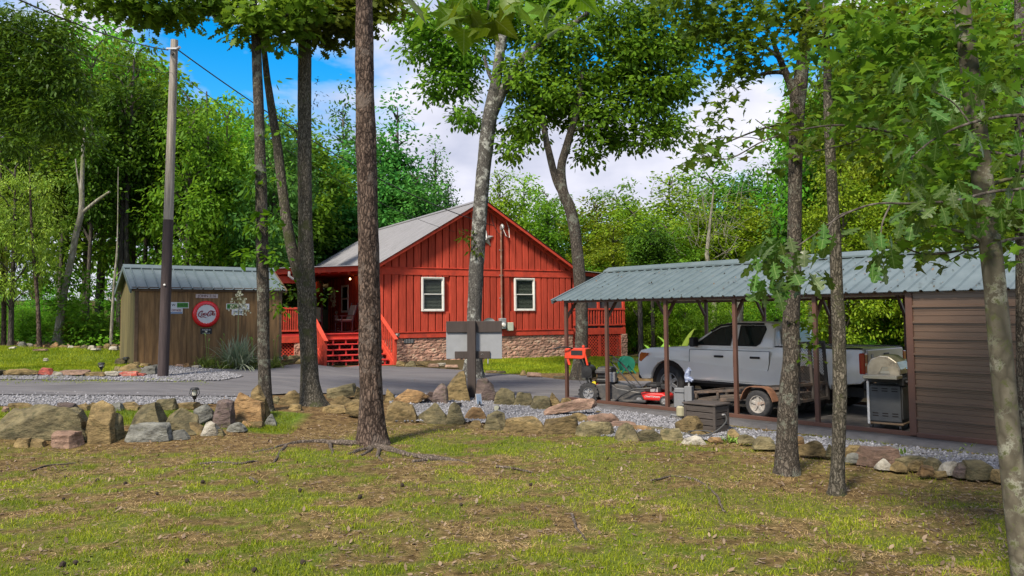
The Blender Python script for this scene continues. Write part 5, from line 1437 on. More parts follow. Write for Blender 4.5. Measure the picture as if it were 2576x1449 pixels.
# green reel and banana leaves beyond the truck
g = GP(1576, 940)
t = thing('hose_reel', 'green garden hose reel on the lawn beyond the truck', 'hose reel', g, R(20))
M_reel = M('reel_green', (.02, .20, .13), rough=.4, var=.3)
MB().lathe([(0, -.12), (.24, -.12), (.24, -.09), (.1, -.08), (.1, .08), (.24, .09), (.24, .12), (0, .12)], (0, 0, .3), 20, 'y').build('drum', M_reel, t)
MB().bar((-.25, -.13, 0), (0, -.13, .3), .04).bar((.25, -.13, 0), (0, -.13, .3), .04).bar((-.25, .13, 0), (0, .13, .3), .04).bar((.25, .13, 0), (0, .13, .3), .04).build('stand', M_reel, t)
M_ban = leaf_mat('banana_leaf', (.16, .32, .03), (.34, .5, .08), trans=.45)
for px, py, Z, hts, lab in ((1650, 905, 24.5, (1.0, .85, .7), 'low banana plant with pale rolled leaves beyond the truck bonnet'), (1702, 905, 24, (1.45, 1.25, 1.0), 'banana plant with broad lime leaves behind the truck bonnet')):
    x = (px - 1288) / FOC * Z
    t = thing('banana_plant', lab, 'banana plant', (x, Z, hz(x, Z)), 0, 'banana plants')
    MB().cyl((0, 0, 0), (0, 0, .5), .08, 10, .05).build('stem', M_stalk, t)
    for k, h in enumerate(hts):
        mb = MB(); strap(mb, (0, 0, .3), k * 2.1 + .4, h * 1.1, .34, 1.15 - .12 * k, .22, .25, 9)
        mb.build('leaf', M_ban, t)
# ================================================================== rocks
def rock_mat(n, a, b_, dirt): return M('rock_' + n, tuple(q * .92 for q in a), rough=.92, var=.3, scale=4.0, stretch=(1, 1, 2.2), second=tuple(q * 1.12 for q in b_), bump=1.0, bscale=9, detail=10, bdist=.06, objvar=.28, dirt=dirt, dscale=6)
RM = dict(t=rock_mat('tan', (.085, .058, .022), (.27, .195, .085), (.055, .045, .016)), o=rock_mat('olive', (.06, .052, .026), (.21, .175, .09), (.05, .05, .022)),
          g=rock_mat('grey', (.075, .075, .066), (.22, .22, .195), (.06, .06, .042)), p=rock_mat('purple', (.07, .05, .048), (.17, .125, .11), (.08, .07, .045)),
          r=rock_mat('rust', (.14, .075, .028), (.32, .20, .09), (.08, .06, .03)), R=rock_mat('red', (.30, .05, .04), (.46, .11, .08), (.28, .2, .15)),
          k=rock_mat('pink', (.15, .09, .062), (.31, .20, .145), (.11, .08, .05)), w=rock_mat('white', (.24, .215, .17), (.46, .43, .36), (.15, .13, .09)))
CN = dict(t='tan', o='olive brown', g='grey', p='purple brown', r='rust tan', R='red', k='pinkish', w='whitish')
SN = dict(b='blocky', u='upright', w='wedge shaped', s='flat slab', r='rounded', i='irregular', x='angular', m='massive')
ORD = ('first second third fourth fifth sixth seventh eighth ninth tenth eleventh twelfth thirteenth fourteenth fifteenth sixteenth seventeenth eighteenth nineteenth twentieth '
       'twenty-first twenty-second twenty-third twenty-fourth twenty-fifth twenty-sixth twenty-seventh twenty-eighth twenty-ninth thirtieth').split()
def rock_mesh(w, d, h, shape, seed):
    rr = random.Random(seed); bm = bmesh.new()
    npt = {'r': 26, 'm': 30, 's': 18}.get(shape, 16)
    top = {'b': .78, 'u': .66, 'w': .3, 's': .85, 'r': .6, 'i': .66, 'x': .68, 'm': .7}[shape]
    peak = rr.uniform(-.3, .3)
    for k in range(npt):
        z = rr.choice((0, 0, .25, .5, .8, 1, 1, .95)) if shape != 'r' else rr.random()
        f = 1 - (1 - top) * z ** 1.3
        if shape == 'r': f = math.sqrt(max(.05, 1 - (z * 1.5 - .5) ** 2 * .9))
        if k < 8 and shape != 'r':       # box corners, jittered
            sx_, sy_ = (-1, 1)[k & 1], (-1, 1)[(k >> 1) & 1]; z = (k >> 2) * rr.uniform(.78, 1)
            f = 1 - (1 - top) * z ** 1.3
            x, y = sx_ * rr.uniform(.86, 1), sy_ * rr.uniform(.8, 1)
        else:
            a = rr.uniform(0, 6.283); q = rr.uniform(.85, 1) ; x, y = math.cos(a) * q, math.sin(a) * q
            if shape not in 'r': m_ = max(abs(x), abs(y)); x, y = x * (.6 + .4 / m_) * .95, y * (.6 + .4 / m_) * .95
        bm.verts.new((w / 2 * (x * f + peak * z * (1 - top)), d / 2 * y * f, h * z * (1 if abs(x) < .5 or shape in 'bsr' else rr.uniform(.75, 1))))
    r_ = bmesh.ops.convex_hull(bm, input=bm.verts)
    bmesh.ops.delete(bm, geom=[v for v in bm.verts if not v.link_faces], context='VERTS')
    bmesh.ops.dissolve_limit(bm, angle_limit=R(11), verts=bm.verts, edges=bm.edges)
    for k in range({'r': 2, 's': 3}.get(shape, 6)):      # split faces: slice corners off with random planes
        nr_ = Vector((rr.uniform(-1, 1), rr.uniform(-1, .3), rr.uniform(-.1, 1))).normalized()
        sup = max((v.co.dot(nr_) for v in bm.verts))
        ext = sup - min((v.co.dot(nr_) for v in bm.verts))
        bmesh.ops.bisect_plane(bm, geom=bm.verts[:] + bm.edges[:] + bm.faces[:], plane_co=nr_ * (sup - ext * rr.uniform(.05, .17)), plane_no=nr_, clear_outer=True)
        be = [e for e in bm.edges if len(e.link_faces) == 1]
        if be: bmesh.ops.holes_fill(bm, edges=be, sides=0)
    bmesh.ops.remove_doubles(bm, verts=bm.verts, dist=min(w, h) * .02)
    zs = [v.co.z for v in bm.verts]; xs = [v.co.x for v in bm.verts]
    z0, z1, x0, x1 = min(zs), max(zs), min(xs), max(xs)
    for v in bm.verts:
        v.co.z = (v.co.z - z0) / (z1 - z0) * h; v.co.x = ((v.co.x - x0) / (x1 - x0) - .5) * w
    m0 = min(w, h)
    bmesh.ops.bevel(bm, geom=bm.edges[:], offset=m0 * .022, segments=1, profile=.5, affect='EDGES', clamp_overlap=True)
    bmesh.ops.triangulate(bm, faces=bm.faces)
    for it in range(2 if m0 > .12 else 1):
        es = [e for e in bm.edges if e.calc_length() > max(m0 * .24, .035)]
        if es: bmesh.ops.subdivide_edges(bm, edges=es, cuts=1); bmesh.ops.triangulate(bm, faces=[f for f in bm.faces if len(f.verts) > 3])
    bm.normal_update()
    amp = m0 * (.13 if shape == 'm' else .07); of = Vector((seed * 1.7, seed * .3, seed * 2.9))
    lay = .35 if shape in 'ms' else .15
    mv = []
    for v in bm.verts:
        n = mnoise.fractal(v.co * (2.2 / m0 * .5) + of, 1.0, 2.0, 4)
        n += lay * 2 * (mnoise.noise(Vector((v.co.x * .8 / m0, v.co.y * .8 / m0, v.co.z * 7 / m0)) + of))
        mv.append(v.normal * n * amp)
    for v, q in zip(bm.verts, mv): v.co += q
    bm.normal_update()
    for f in bm.faces: f.smooth = shape == 'r'
    me = bpy.data.meshes.new('rock'); bm.to_mesh(me); bm.free()
    return me
ROWS = [
 ('front boulder wall', 'boulder wall of the lower lawn', 'counting from the largest boulder', [
  (-20,1024,200,1113,'o','m'),(192,1016,274,1121,'t','u'),(267,1044,296,1110,'o','x'),(300,1016,400,1096,'o','w'),(310,1070,415,1116,'g','b'),(403,1030,483,1096,'o','x'),
  (483,1019,536,1071,'g','r'),(536,1008,578,1077,'p','b'),(575,992,650,1064,'r','i'),(625,971,667,1055,'t','u'),(661,1044,692,1071,'g','w')]),
 ('small stones before the wall', 'small stones at the foot of the boulder wall', 'counting from the largest boulder', [
  (32,1103,67,1128,'t','i'),(67,1106,107,1128,'t','x'),(122,1088,185,1130,'k','b'),(419,1084,470,1108,'g','x'),(455,1066,503,1096,'t','x'),(505,1063,545,1099,'w','i'),
  (528,1080,561,1098,'o','i'),(570,1064,611,1088,'g','i'),(630,1048,655,1066,'o','b'),(625,1063,658,1077,'t','s'),(600,1060,628,1076,'r','i')]),
 ('second stone row', 'second stone row along the gravel verge', 'counting towards the path light', [
  (0,1023,18,1039,'k','r'),(19,1014,83,1033,'t','r'),(86,1017,129,1033,'o','r'),(130,1013,182,1038,'p','x'),(183,1016,217,1035,'t','x'),(217,1012,262,1030,'t','i'),(269,1013,301,1035,'g','x'),(303,1013,344,1033,'t','s'),
  (383,1005,436,1033,'o','x'),(436,1013,489,1030,'t','s')]),
 ('roadside stones', 'low stone row beside the lawn edge of the drive', 'counting towards the pole', [
  (-30,936,0,950,'o','s'),(0,935,83,951,'t','r'),(86,933,128,949,'R','b'),(128,940,153,951,'w','i'),(144,938,204,951,'k','s'),(206,942,256,952,'t','s'),(256,940,294,953,'w','r'),(297,941,339,952,'R','s'),(339,944,361,951,'R','s')]),
 ('stone heap by the shed', 'stone heap between the pole and the shed', 'counting from the shed corner', [
  (289,906,311,919,'o','s'),(286,927,300,938,'o','b'),(297,920,344,941,'t','i'),(319,933,358,944,'o','x'),(350,919,372,926,'t','s'),(353,926,386,947,'g','x'),(383,922,400,930,'g','x'),(461,919,476,929,'r','b'),(330,915,350,923,'t','i'),(440,921,458,926,'k','s'),(480,924,500,930,'w','s')]),
 ('forest edge stones', 'stone row between the far lawn and the woods', 'counting towards the shed', [
  (-6,851,17,862,'t','r'),(17,855,43,866,'t','x'),(43,860,61,872,'g','b'),(61,863,81,872,'w','x'),(80,866,101,873,'t','s'),(103,865,122,875,'r','x'),(122,860,143,876,'r','w'),(146,867,168,876,'t','x'),
  (168,869,185,877,'w','x'),(185,870,199,877,'t','s'),(199,867,217,879,'o','r'),(219,869,236,880,'w','b'),(239,870,256,879,'t','x'),(254,865,275,879,'t','r'),(275,866,293,877,'t','x')]),
 ('lawn flat stones', 'flat pale stones lying in the far lawn', 'counting from the nearest to the drive', [
  (108,906,118,913,'w','i'),(83,882,111,887,'k','s'),(229,880,247,885,'w','s'),(274,876,293,885,'w','s'),(22,876,36,881,'w','s')]),
 ('house step stones', 'low stone border under the porch lattice', 'counting towards the red steps', [
  (706,896,722,907,'t','x'),(711,907,743,917,'t','s'),(722,897,762,908,'o','b'),(743,907,763,919,'t','i'),(731,886,750,898,'k','w'),(697,900,710,909,'w','x')]),
 ('house foot stones', 'stone border along the house foundation', 'counting from the red steps', [
  (997,911,1017,925,'t','b'),(1019,911,1046,926,'o','x'),(1046,913,1076,926,'t','r'),(1077,919,1102,927,'k','s'),(1099,917,1121,924,'w','s'),(1121,921,1150,928,'k','s')]),
 ('lawn edge stones', 'scattered stones where the house lawn meets the drive', 'counting from the sign', [
  (1222,936,1248,942,'t','s'),(1251,937,1272,943,'o','b'),(1309,935,1325,948,'t','w'),(1328,941,1360,952,'k','s'),(1420,946,1445,955,'t','s'),(1395,950,1420,956,'o','s')]),
 ('rock ring back', 'back row of the rock ring round the sign', 'counting from the forked oak', [
  (685,998,703,1017,'o','r'),(703,984,762,1020,'t','i'),(725,1015,753,1034,'t','x'),(824,972,889,1004,'o','s'),(818,996,886,1021,'t','w'),(889,973,913,1007,'t','w'),(966,979,994,1014,'t','w'),(994,979,1074,1021,'r','r'),
  (1068,986,1093,1017,'p','x'),(1090,966,1125,1020,'p','u'),(1114,938,1179,1013,'t','u'),(1198,953,1244,1013,'p','x'),(1244,976,1294,1023,'o','x'),(1294,987,1340,1026,'o','x'),(1334,998,1384,1035,'o','b'),(1380,987,1415,1034,'t','w'),(1412,1001,1439,1020,'t','x')]),
 ('rock ring front', 'front row of the rock ring round the sign', 'counting from the forked oak', [
  (811,1020,867,1041,'t','x'),(869,1006,913,1054,'t','r'),(972,1012,1045,1065,'t','x'),(1045,1015,1125,1066,'o','w'),(1121,1013,1167,1069,'o','w'),(1167,1026,1220,1060,'r','i'),(1179,1058,1213,1077,'t','w'),(1220,1038,1272,1082,'o','x'),
  (1272,1051,1367,1091,'t','x'),(1368,1047,1455,1095,'t','x'),(1456,1062,1544,1099,'o','b'),(1549,1066,1611,1113,'o','w'),(1610,1084,1665,1114,'o','b'),(1666,1082,1718,1113,'o','b'),(1722,1099,1775,1121,'w','i'),(1786,1101,1820,1116,'r','r'),(1832,1082,1866,1111,'t','x')]),
 ('rocks behind the ring front', 'loose rocks between the ring and the carport', 'counting from the sign', [
  (1378,1012,1500,1050,'k','x'),(1434,1040,1488,1067,'t','i'),(1481,1040,1554,1067,'k','r'),(1498,1034,1514,1042,'t','r'),(1535,1062,1598,1077,'k','s'),(1588,1073,1638,1086,'r','s'),(1635,1077,1693,1086,'o','s'),(1709,1047,1776,1094,'t','r'),(1737,1084,1788,1099,'t','r'),(1771,1086,1798,1096,'t','s')]),
 ('carport kerb stones', 'low stone border along the carport gravel', 'counting away from the storage box', [
  (1864,1108,1903,1125,'o','x'),(1903,1116,1957,1140,'o','x'),(2001,1118,2024,1147,'r','s'),(2023,1127,2082,1156,'t','x'),(2079,1135,2101,1159,'o','w'),(2128,1138,2180,1160,'t','b'),(2137,1156,2171,1177,'g','x'),(2180,1150,2266,1184,'k','s'),(2214,1171,2250,1193,'w','w'),
  (2250,1180,2284,1199,'t','x'),(2266,1165,2333,1187,'o','s'),(2296,1176,2330,1196,'t','b'),(2322,1187,2357,1208,'r','x'),(2336,1171,2382,1199,'o','x'),(2359,1199,2382,1210,'t','s'),(2380,1179,2431,1205,'w','x'),(2414,1187,2449,1214,'p','b'),(2446,1182,2513,1217,'o','b'),(2513,1205,2560,1228,'t','b')]),
]
sd_ = 11
for key, where, cnt_, rows in ROWS:
    for i, (x0, y0, x1, y1, c, sh) in enumerate(rows):
        sd_ += 1
        g = GP((x0 + x1) / 2, y1); k = g.y / FOC
        w, h = (x1 - x0) * k * 1.16, (y1 - y0) * k * (1.25 if key == 'carport kerb stones' else 1)
        if sh == 's': d = w * .75
        else: d = max(h * .6, min(w * .75, h * 1.3))
        hh = h - (d * .5 * .10)
        me = rock_mesh(w, d, max(hh, h * .7) * 1.06, sh, sd_)
        o = link_mesh('rock', me, RM[c])
        o.location = (g.x, g.y + d * .42, hz(g.x, g.y + d * .3) - h * .05 + (.05 if key in ('roadside stones', 'stone heap by the shed', 'lawn flat stones', 'house step stones', 'house foot stones', 'lawn edge stones', 'carport kerb stones') else 0))
        o.rotation_euler = (0, random.uniform(-.05, .05), random.uniform(-.14, .14))
        if key.startswith('rocks behind') and i == 0: o.rotation_euler = (R(8), R(-6), .1); o.scale = (1, .8, .62); o.location.z += .13
        if key == 'rock ring back' and i == 3: o.rotation_euler = (0, R(-10), 0); o.location.z += .03
        lab = f'{CN[c]} {SN[sh]} rock, {ORD[i]} in the {where} {cnt_}'
        if len(lab.replace('-', ' ').split()) > 16: lab = f'{CN[c]} {SN[sh]} rock, {ORD[i]} from the left in the {where}'
        if len(lab.replace('-', ' ').split()) > 16: lab = f'{CN[c]} {SN[sh]} rock, {ORD[i]} in the {where}'
        if len(lab.replace('-', ' ').split()) > 16: lab = f'{CN[c].split()[0]} rock, {ORD[i]} in the {where}'
        tag(o, lab, 'rock', 'rocks of the ' + where)
# ================================================================== trees
def catmull(P, n):
    P = [np.asarray(p, float) for p in P]; out = []
    for i in range(len(P) - 1):
        a, b_, c, d = P[max(i - 1, 0)], P[i], P[i + 1], P[min(i + 2, len(P) - 1)]
        for t in np.arange(n) / n:
            out.append(.5 * ((2 * b_) + (c - a) * t + (2 * a - 5 * b_ + 4 * c - d) * t ** 2 + (3 * b_ - a - 3 * c + d) * t ** 3))
    out.append(P[-1]); return np.array(out)
def trunk_mesh(name, pts, rad, flare=.5, sides=24, step=.10, rough=.06, seed=0, cap=True):
    """pts world/local points base first; rad per point; bark relief as radial noise"""
    Q = catmull([(*p, r) for p, r in zip(pts, rad)], 14)
    L_ = np.concatenate([[0], np.cumsum(np.linalg.norm(np.diff(Q[:, :3], axis=0), axis=1))])
    n = max(6, int(L_[-1] / step)); t = np.linspace(0, L_[-1], n + 1)
    Q = np.stack([np.interp(t, L_, Q[:, k]) for k in range(4)], 1)
    T = np.gradient(Q[:, :3], axis=0); T /= np.linalg.norm(T, axis=1)[:, None]
    ref = np.array([1., 0, 0]) if abs(T[:, 0]).mean() < .8 else np.array([0, 1., 0])
    U = ref[None] - T * (T @ ref)[:, None]; U /= np.linalg.norm(U, axis=1)[:, None]; W = np.cross(T, U)
    a = np.linspace(0, 2 * np.pi, sides, endpoint=False)
    r0 = Q[:, 3].mean()
    nz_ = fbm(a[None] * sides / 4.5 + seed * 7, t[:, None] * 2.2 + seed, seed, 3) - .5
    nz_ = (nz_ + np.roll(nz_, 1, 1)) / 2
    lump = fbm(np.cos(a)[None] * 1.2 + seed, t[:, None] * 1.1 + np.sin(a)[None] * 1.2, seed + 3, 2) - .5
    r = Q[:, 3:4] * (1 + rough * 3.2 * nz_ + .20 * lump)
    if flare:
        lobes = 1 + .45 * np.cos(a * 5 + seed)[None] * np.exp(-t / (r0 * 1.1))[:, None]
        r = r * (1 + flare * np.exp(-t / (r0 * 1.6))[:, None] * lobes)
    P = Q[:, None, :3] + (U[:, None] * np.cos(a)[None, :, None] + W[:, None] * np.sin(a)[None, :, None]) * r[..., None]
    i = np.arange(n)[:, None] * sides; k = np.arange(sides)[None]; k1 = (k + 1) % sides
    F = np.stack([i + k, i + k1, i + sides + k1, i + sides + k], -1).reshape(-1, 4)
    me = mesh_np(name, P.reshape(-1, 3), F)
    me.polygons.foreach_set('use_smooth', np.ones(len(me.polygons), bool))
    return me

LEAF = dict(
    diamond=[(0, 0), (.45, .27), (1, 0), (.45, -.27)], lance=[(0, 0), (.35, .15), (1, 0), (.35, -.15)],
    ovate=[(0, 0), (.22, .2), (.6, .23), (1, 0), (.6, -.23), (.22, -.2)],
    star=[(0, .0), (-.12, .30), (-.30, .52), (.12, .34), (.22, .72), (.42, .30), (1, 0), (.42, -.30), (.22, -.72), (.12, -.34), (-.30, -.52), (-.12, -.30)],
    oak=[(0, .02), (.16, .06), (.20, .17), (.27, .20), (.31, .11), (.37, .12), (.42, .30), (.50, .34), (.54, .18), (.60, .17), (.67, .35), (.76, .34), (.78, .17), (.86, .19), (.95, .14), (1, .0),
         (.95, -.14), (.86, -.19), (.78, -.17), (.76, -.34), (.67, -.35), (.60, -.17), (.54, -.18), (.50, -.34), (.42, -.30), (.37, -.12), (.31, -.11), (.27, -.20), (.20, -.17), (.16, -.06), (0, -.02)])
def leaf_arrays(C, size, shape, rng, droop=.3, flat=.6, fold=.25, outward=None):
    n = len(C); T = np.array(LEAF[shape]); k = len(T)
    d = rng.normal(0, 1, (n, 3)); d[:, 2] *= .5
    if outward is not None: d += outward * 1.2
    d[:, 2] -= droop
    d /= np.linalg.norm(d, axis=1)[:, None] + 1e-9
    nr = rng.normal(0, 1, (n, 3)); nr[:, 2] = np.abs(nr[:, 2]) + flat * 2
    nr -= d * np.sum(nr * d, 1)[:, None]; nr /= np.linalg.norm(nr, axis=1)[:, None] + 1e-9
    s = np.cross(nr, d)
    sz = size * rng.uniform(.65, 1.25, (n, 1, 1))
    V = C[:, None] + sz * (T[None, :, :1] * d[:, None] + T[None, :, 1:] * s[:, None] - (np.abs(T[None, :, 1:]) * fold + .18 * T[None, :, :1] ** 2) * nr[:, None])
    return V.reshape(-1, 3), (np.arange(k)[None] + (np.arange(n) * k)[:, None])
def clumped(blobs, n, rng, per=45, sig=.26, shell=.55):
    """blobs: (centre, radii); leaf centres gathered in clumps through each blob; returns centres and outward directions"""
    vol = np.array([np.prod(r) ** .8 for c, r in blobs]); w = vol / vol.sum()
    C, O = [], []
    for (c, r), wi in zip(blobs, w):
        m = max(1, int(n * wi / per))
        u = rng.normal(0, 1, (m, 3)); u /= np.linalg.norm(u, axis=1)[:, None]
        rr = (shell + (1 - shell) * rng.random((m, 1))) * rng.random((m, 1)) ** .15
        cc = np.asarray(c) + u * rr * np.asarray(r)
        g = rng.normal(0, 1, (m, per, 3)) * np.array([sig, sig, sig * .55])
        C.append((cc[:, None] + g).reshape(-1, 3)); O.append(np.repeat(u, per, 0) * .5 + g.reshape(-1, 3) / sig * .35)
    return np.concatenate(C), np.concatenate(O)

BK_dark = bark_mat('bark_dark_furrowed', (.026, .022, .018), (.17, .145, .118), 24, 5, patch=(.15, .155, .125), pscale=3.5)
BK_pine = bark_mat('bark_plated', (.016, .011, .009), (.19, .135, .105), 15, 3.2, patch=(.12, .095, .08), pscale=3)
BK_oak = bark_mat('bark_mossy_oak', (.03, .027, .02), (.215, .19, .15), 22, 4.5, patch=(.06, .065, .03), pscale=2.2)
BK_grey = bark_mat('bark_grey_lichen', (.04, .037, .033), (.20, .19, .17), 22, 4, patch=(.34, .345, .31), pscale=3.6)
BK_light = bark_mat('bark_pale_mottled', (.075, .066, .048), (.165, .148, .11), 6, 1.6, patch=(.27, .27, .215), pscale=7, moss=(.085, .09, .04), bump=.35)
BK_wood = bark_mat('bark_wood', (.04, .034, .028), (.16, .14, .12), 9, 5)
BK_pale = bark_mat('bark_pale_beech', (.15, .14, .11), (.36, .34, .29), 6, 3, patch=(.16, .17, .09), pscale=2)
LF_fore = leaf_mat('leaf_forest', (.022, .10, .007), (.19, .40, .028), spec=.15, trans=.48)
LF_lime = leaf_mat('leaf_lime', (.05, .14, .005), (.27, .38, .02), spec=.15)
LF_blue = leaf_mat('leaf_bluegreen', (.022, .10, .018), (.125, .32, .055), spec=.15)
LF_dark = leaf_mat('leaf_dark', (.012, .048, .004), (.10, .19, .014), trans=.35, spec=.15)
LF_oakl = leaf_mat('leaf_oak', (.03, .075, .005), (.145, .225, .018), trans=.48, spec=.15)
LF_maple = leaf_mat('leaf_maple', (.024, .066, .005), (.135, .215, .014), trans=.45, spec=.2, rough=.6)
LF_near = leaf_mat('leaf_near_glossy', (.022, .07, .008), (.085, .165, .018), trans=.4, rough=.36, spec=.5, vein=.15)
LF_mnear = leaf_mat('leaf_maple_near', (.02, .06, .005), (.10, .165, .012), trans=.45, rough=.5, spec=.3, vein=.095)
LF_gum = leaf_mat('leaf_sweetgum', (.03, .085, .003), (.12, .21, .008), trans=.45, rough=.45, spec=.3, vein=.105)
LF_shoot = leaf_mat('leaf_shoot', (.03, .085, .003), (.11, .19, .008), trans=.45, spec=.2)

def tree(name, label, trunk_px, Z, mat, limbs=(), blobs=(), n=0, leaf='ovate', size=.12, lmat=None, seed=1, flare=.5, group=None, depth=1.2, per=40, sig=.22, droop=.3, dz=0.0, rough=.06, sides=24, shell=.35, extra=()):
    """trunk_px: list of (px, py, width_px) base first, all at depth Z"""
    b0 = PX(trunk_px[0][0], trunk_px[0][1], Z)
    b0.z = min(b0.z, hz(b0.x, b0.y)) - .03 if trunk_px[0][1] < 1449 else b0.z
    t = thing(name, label, 'tree', b0, 0, group)
    def conv(lst, zoff=0):
        out, rad = [], []
        for i, p in enumerate(lst):
            zz = Z + (p[3] if len(p) > 3 else 0)
            q_ = PX(p[0], p[1], zz) - b0
            out.append(tuple(q_)); rad.append(p[2] * zz / FOC / 2)
        return out, rad
    pts, rad = conv(trunk_px)
    pts[0] = (pts[0][0], pts[0][1], min(pts[0][2], .0))
    link_mesh('trunk', trunk_mesh('trunk', pts, rad, flare, sides, max(.05, rad[0] * .45), rough, seed), mat, t)
    for k, lb in enumerate(limbs):
        p_, r_ = conv(lb)
        link_mesh('limb', trunk_mesh('limb', p_, r_, 0, 14, max(.05, r_[0] * .7), rough, seed + k + 1), mat, t)
    rng = np.random.default_rng(seed)
    if n:
        B = []
        for bl in blobs:
            cx, cy, rx, ry = bl[:4]; zz = Z + (bl[4] if len(bl) > 4 else 0)
            c = PX(cx, cy, zz) - b0
            B.append(((c.x, c.y, c.z), (rx * zz / FOC, depth if len(bl) < 6 else bl[5], ry * zz / FOC)))
        C, O = clumped(B, n, rng, per, sig, shell)
        V, F = leaf_arrays(C, size, leaf, rng, droop, .6, .2, O)
        link_mesh('crown', mesh_np('crown', V, F), lmat, t)
    for (nm, bl, cnt, lf, sz_, lm) in extra:
        B = []
        for cx, cy, rx, ry in bl:
            c = PX(cx, cy, Z - .1) - b0
            B.append(((c.x, c.y, c.z), (rx * Z / FOC, max(.12, rx * Z / FOC * .6), ry * Z / FOC)))
        C, O = clumped(B, cnt, rng, 5, .09, .2)
        V, F = leaf_arrays(C, sz_, lf, rng, .35, .6, .2, O)
        link_mesh(nm, mesh_np(nm, V, F), lm, t)
    return t

top_oak = [(420, 18, 110, 46), (345, 10, 70, 36), (500, 0, 70, 30), (250, -10, 90, 30)]
tree('slender_oak', 'slender dark oak rising before the shed wall with leafy shoots on its trunk', [(669, 1042, 36), (664, 900, 31), (662, 750, 31), (658, 560, 29), (655, 420, 28), (650, 250, 26), (645, 120, 23), (638, 20, 19), (632, -120, 15)], 14.6, BK_dark,
     limbs=[[(644, 70, 12), (600, 52, 9), (560, 42, 7), (500, 30, 5), (420, 20, 4)], [(646, 90, 12), (680, 60, 9), (740, 30, 7)]],
     blobs=top_oak + [(570, -4, 60, 24), (640, 60, 50, 30), (690, 40, 60, 40), (612, 92, 16, 16), (700, 92, 40, 18), (770, 20, 60, 30)], n=2700, leaf='oak', size=.2, lmat=LF_oakl, seed=3, depth=.8, per=14, sig=.18,
     extra=[('shoot_foliage', [(640, 420, 16, 26), (636, 480, 24, 30), (690, 196, 10, 14), (682, 330, 14, 12), (640, 560, 34, 40), (630, 640, 34, 36), (690, 560, 22, 40), (684, 650, 24, 40), (692, 440, 14, 26), (700, 765, 14, 26)], 330, 'ovate', .15, LF_shoot)])
tree('forked_oak', 'mossy oak forking low into a straight stem and a leaning stem by the red steps', [(787, 1034, 58), (779, 950, 44), (775, 860, 43), (772, 760, 46), (770, 690, 42), (768, 560, 36), (766, 400, 34), (766, 250, 34), (767, 100, 32), (768, 0, 28), (768, -120, 22)], 15.6, BK_oak,
     limbs=[[(770, 735, 34), (752, 690, 32), (733, 620, 29), (718, 540, 26), (706, 440, 24), (697, 360, 22), (684, 280, 20), (672, 200, 17), (664, 120, 13), (655, 20, 8)], [(768, 60, 14), (800, 40, 10), (850, 30, 7), (910, 30, 5)]],
     blobs=[(760, 20, 80, 46), (830, 66, 60, 30), (880, 45, 60, 44), (830, 10, 90, 30), (950, 0, 60, 30), (800, 90, 30, 16)], n=2000, leaf='oak', size=.2, lmat=LF_oakl, seed=5, depth=.8, per=14, sig=.18, flare=.75,
     extra=[('shoot_foliage', [(745, 735, 18, 14), (800, 745, 26, 16), (698, 712, 12, 26), (700, 770, 16, 30)], 120, 'ovate', .10, LF_shoot), ('vine_foliage', [(790, 200, 8, 6), (796, 235, 10, 8), (792, 260, 6, 14), (712, 290, 10, 8)], 60, 'lance', .08, LF_shoot)])
pine = tree('pine_trunk', 'thick straight pine trunk with plated reddish bark standing in the lawn', [(936, 1118, 66), (934, 1000, 58), (931, 900, 56), (928, 700, 52), (924, 500, 50), (920, 300, 48), (917, 100, 45), (916, 0, 43), (915, -150, 38)], 12.1, BK_pine, seed=8, flare=.42, rough=.085, sides=40)
tree('lichen_tree', 'grey lichen spotted tree forking before the red gable, behind the sign', [(1190, 952, 46), (1192, 850, 38), (1197, 700, 37), (1206, 560, 36), (1214, 450, 37), (1226, 340, 38), (1238, 262, 36), (1250, 190, 26), (1262, 100, 24), (1278, 0, 20), (1285, -80, 14)], 22.6, BK_grey,
     limbs=[[(1240, 285, 30), (1262, 235, 26), (1290, 185, 24), (1320, 145, 22), (1365, 105, 20), (1420, 75, 17), (1470, 40, 13), (1495, 5, 10), (1520, -50, 7)], [(1246, 215, 12), (1228, 180, 9), (1218, 140, 7)], [(1256, 140, 10), (1250, 110, 8), (1246, 80, 6)]],
     blobs=[(x_, y_, a_, b_, 1.1 if x_ < 1210 else 2.4) for x_, y_, a_, b_ in ((1090, 120, 100, 66), (1120, 215, 90, 60), (1170, 300, 44, 40), (1060, 60, 110, 50), (1230, 50, 100, 60), (1160, 140, 80, 60), (1320, 60, 110, 60), (1300, 10, 200, 40), (1200, 5, 160, 40), (1420, 0, 120, 40))], n=15000, leaf='ovate', size=.17, lmat=LF_fore, seed=11, depth=1.4, per=30, sig=.2, droop=.55,
     extra=[('shoot_foliage', [(1180, 600, 30, 26), (1200, 625, 26, 20), (1165, 612, 14, 10)], 90, 'lance', .2, LF_shoot)])
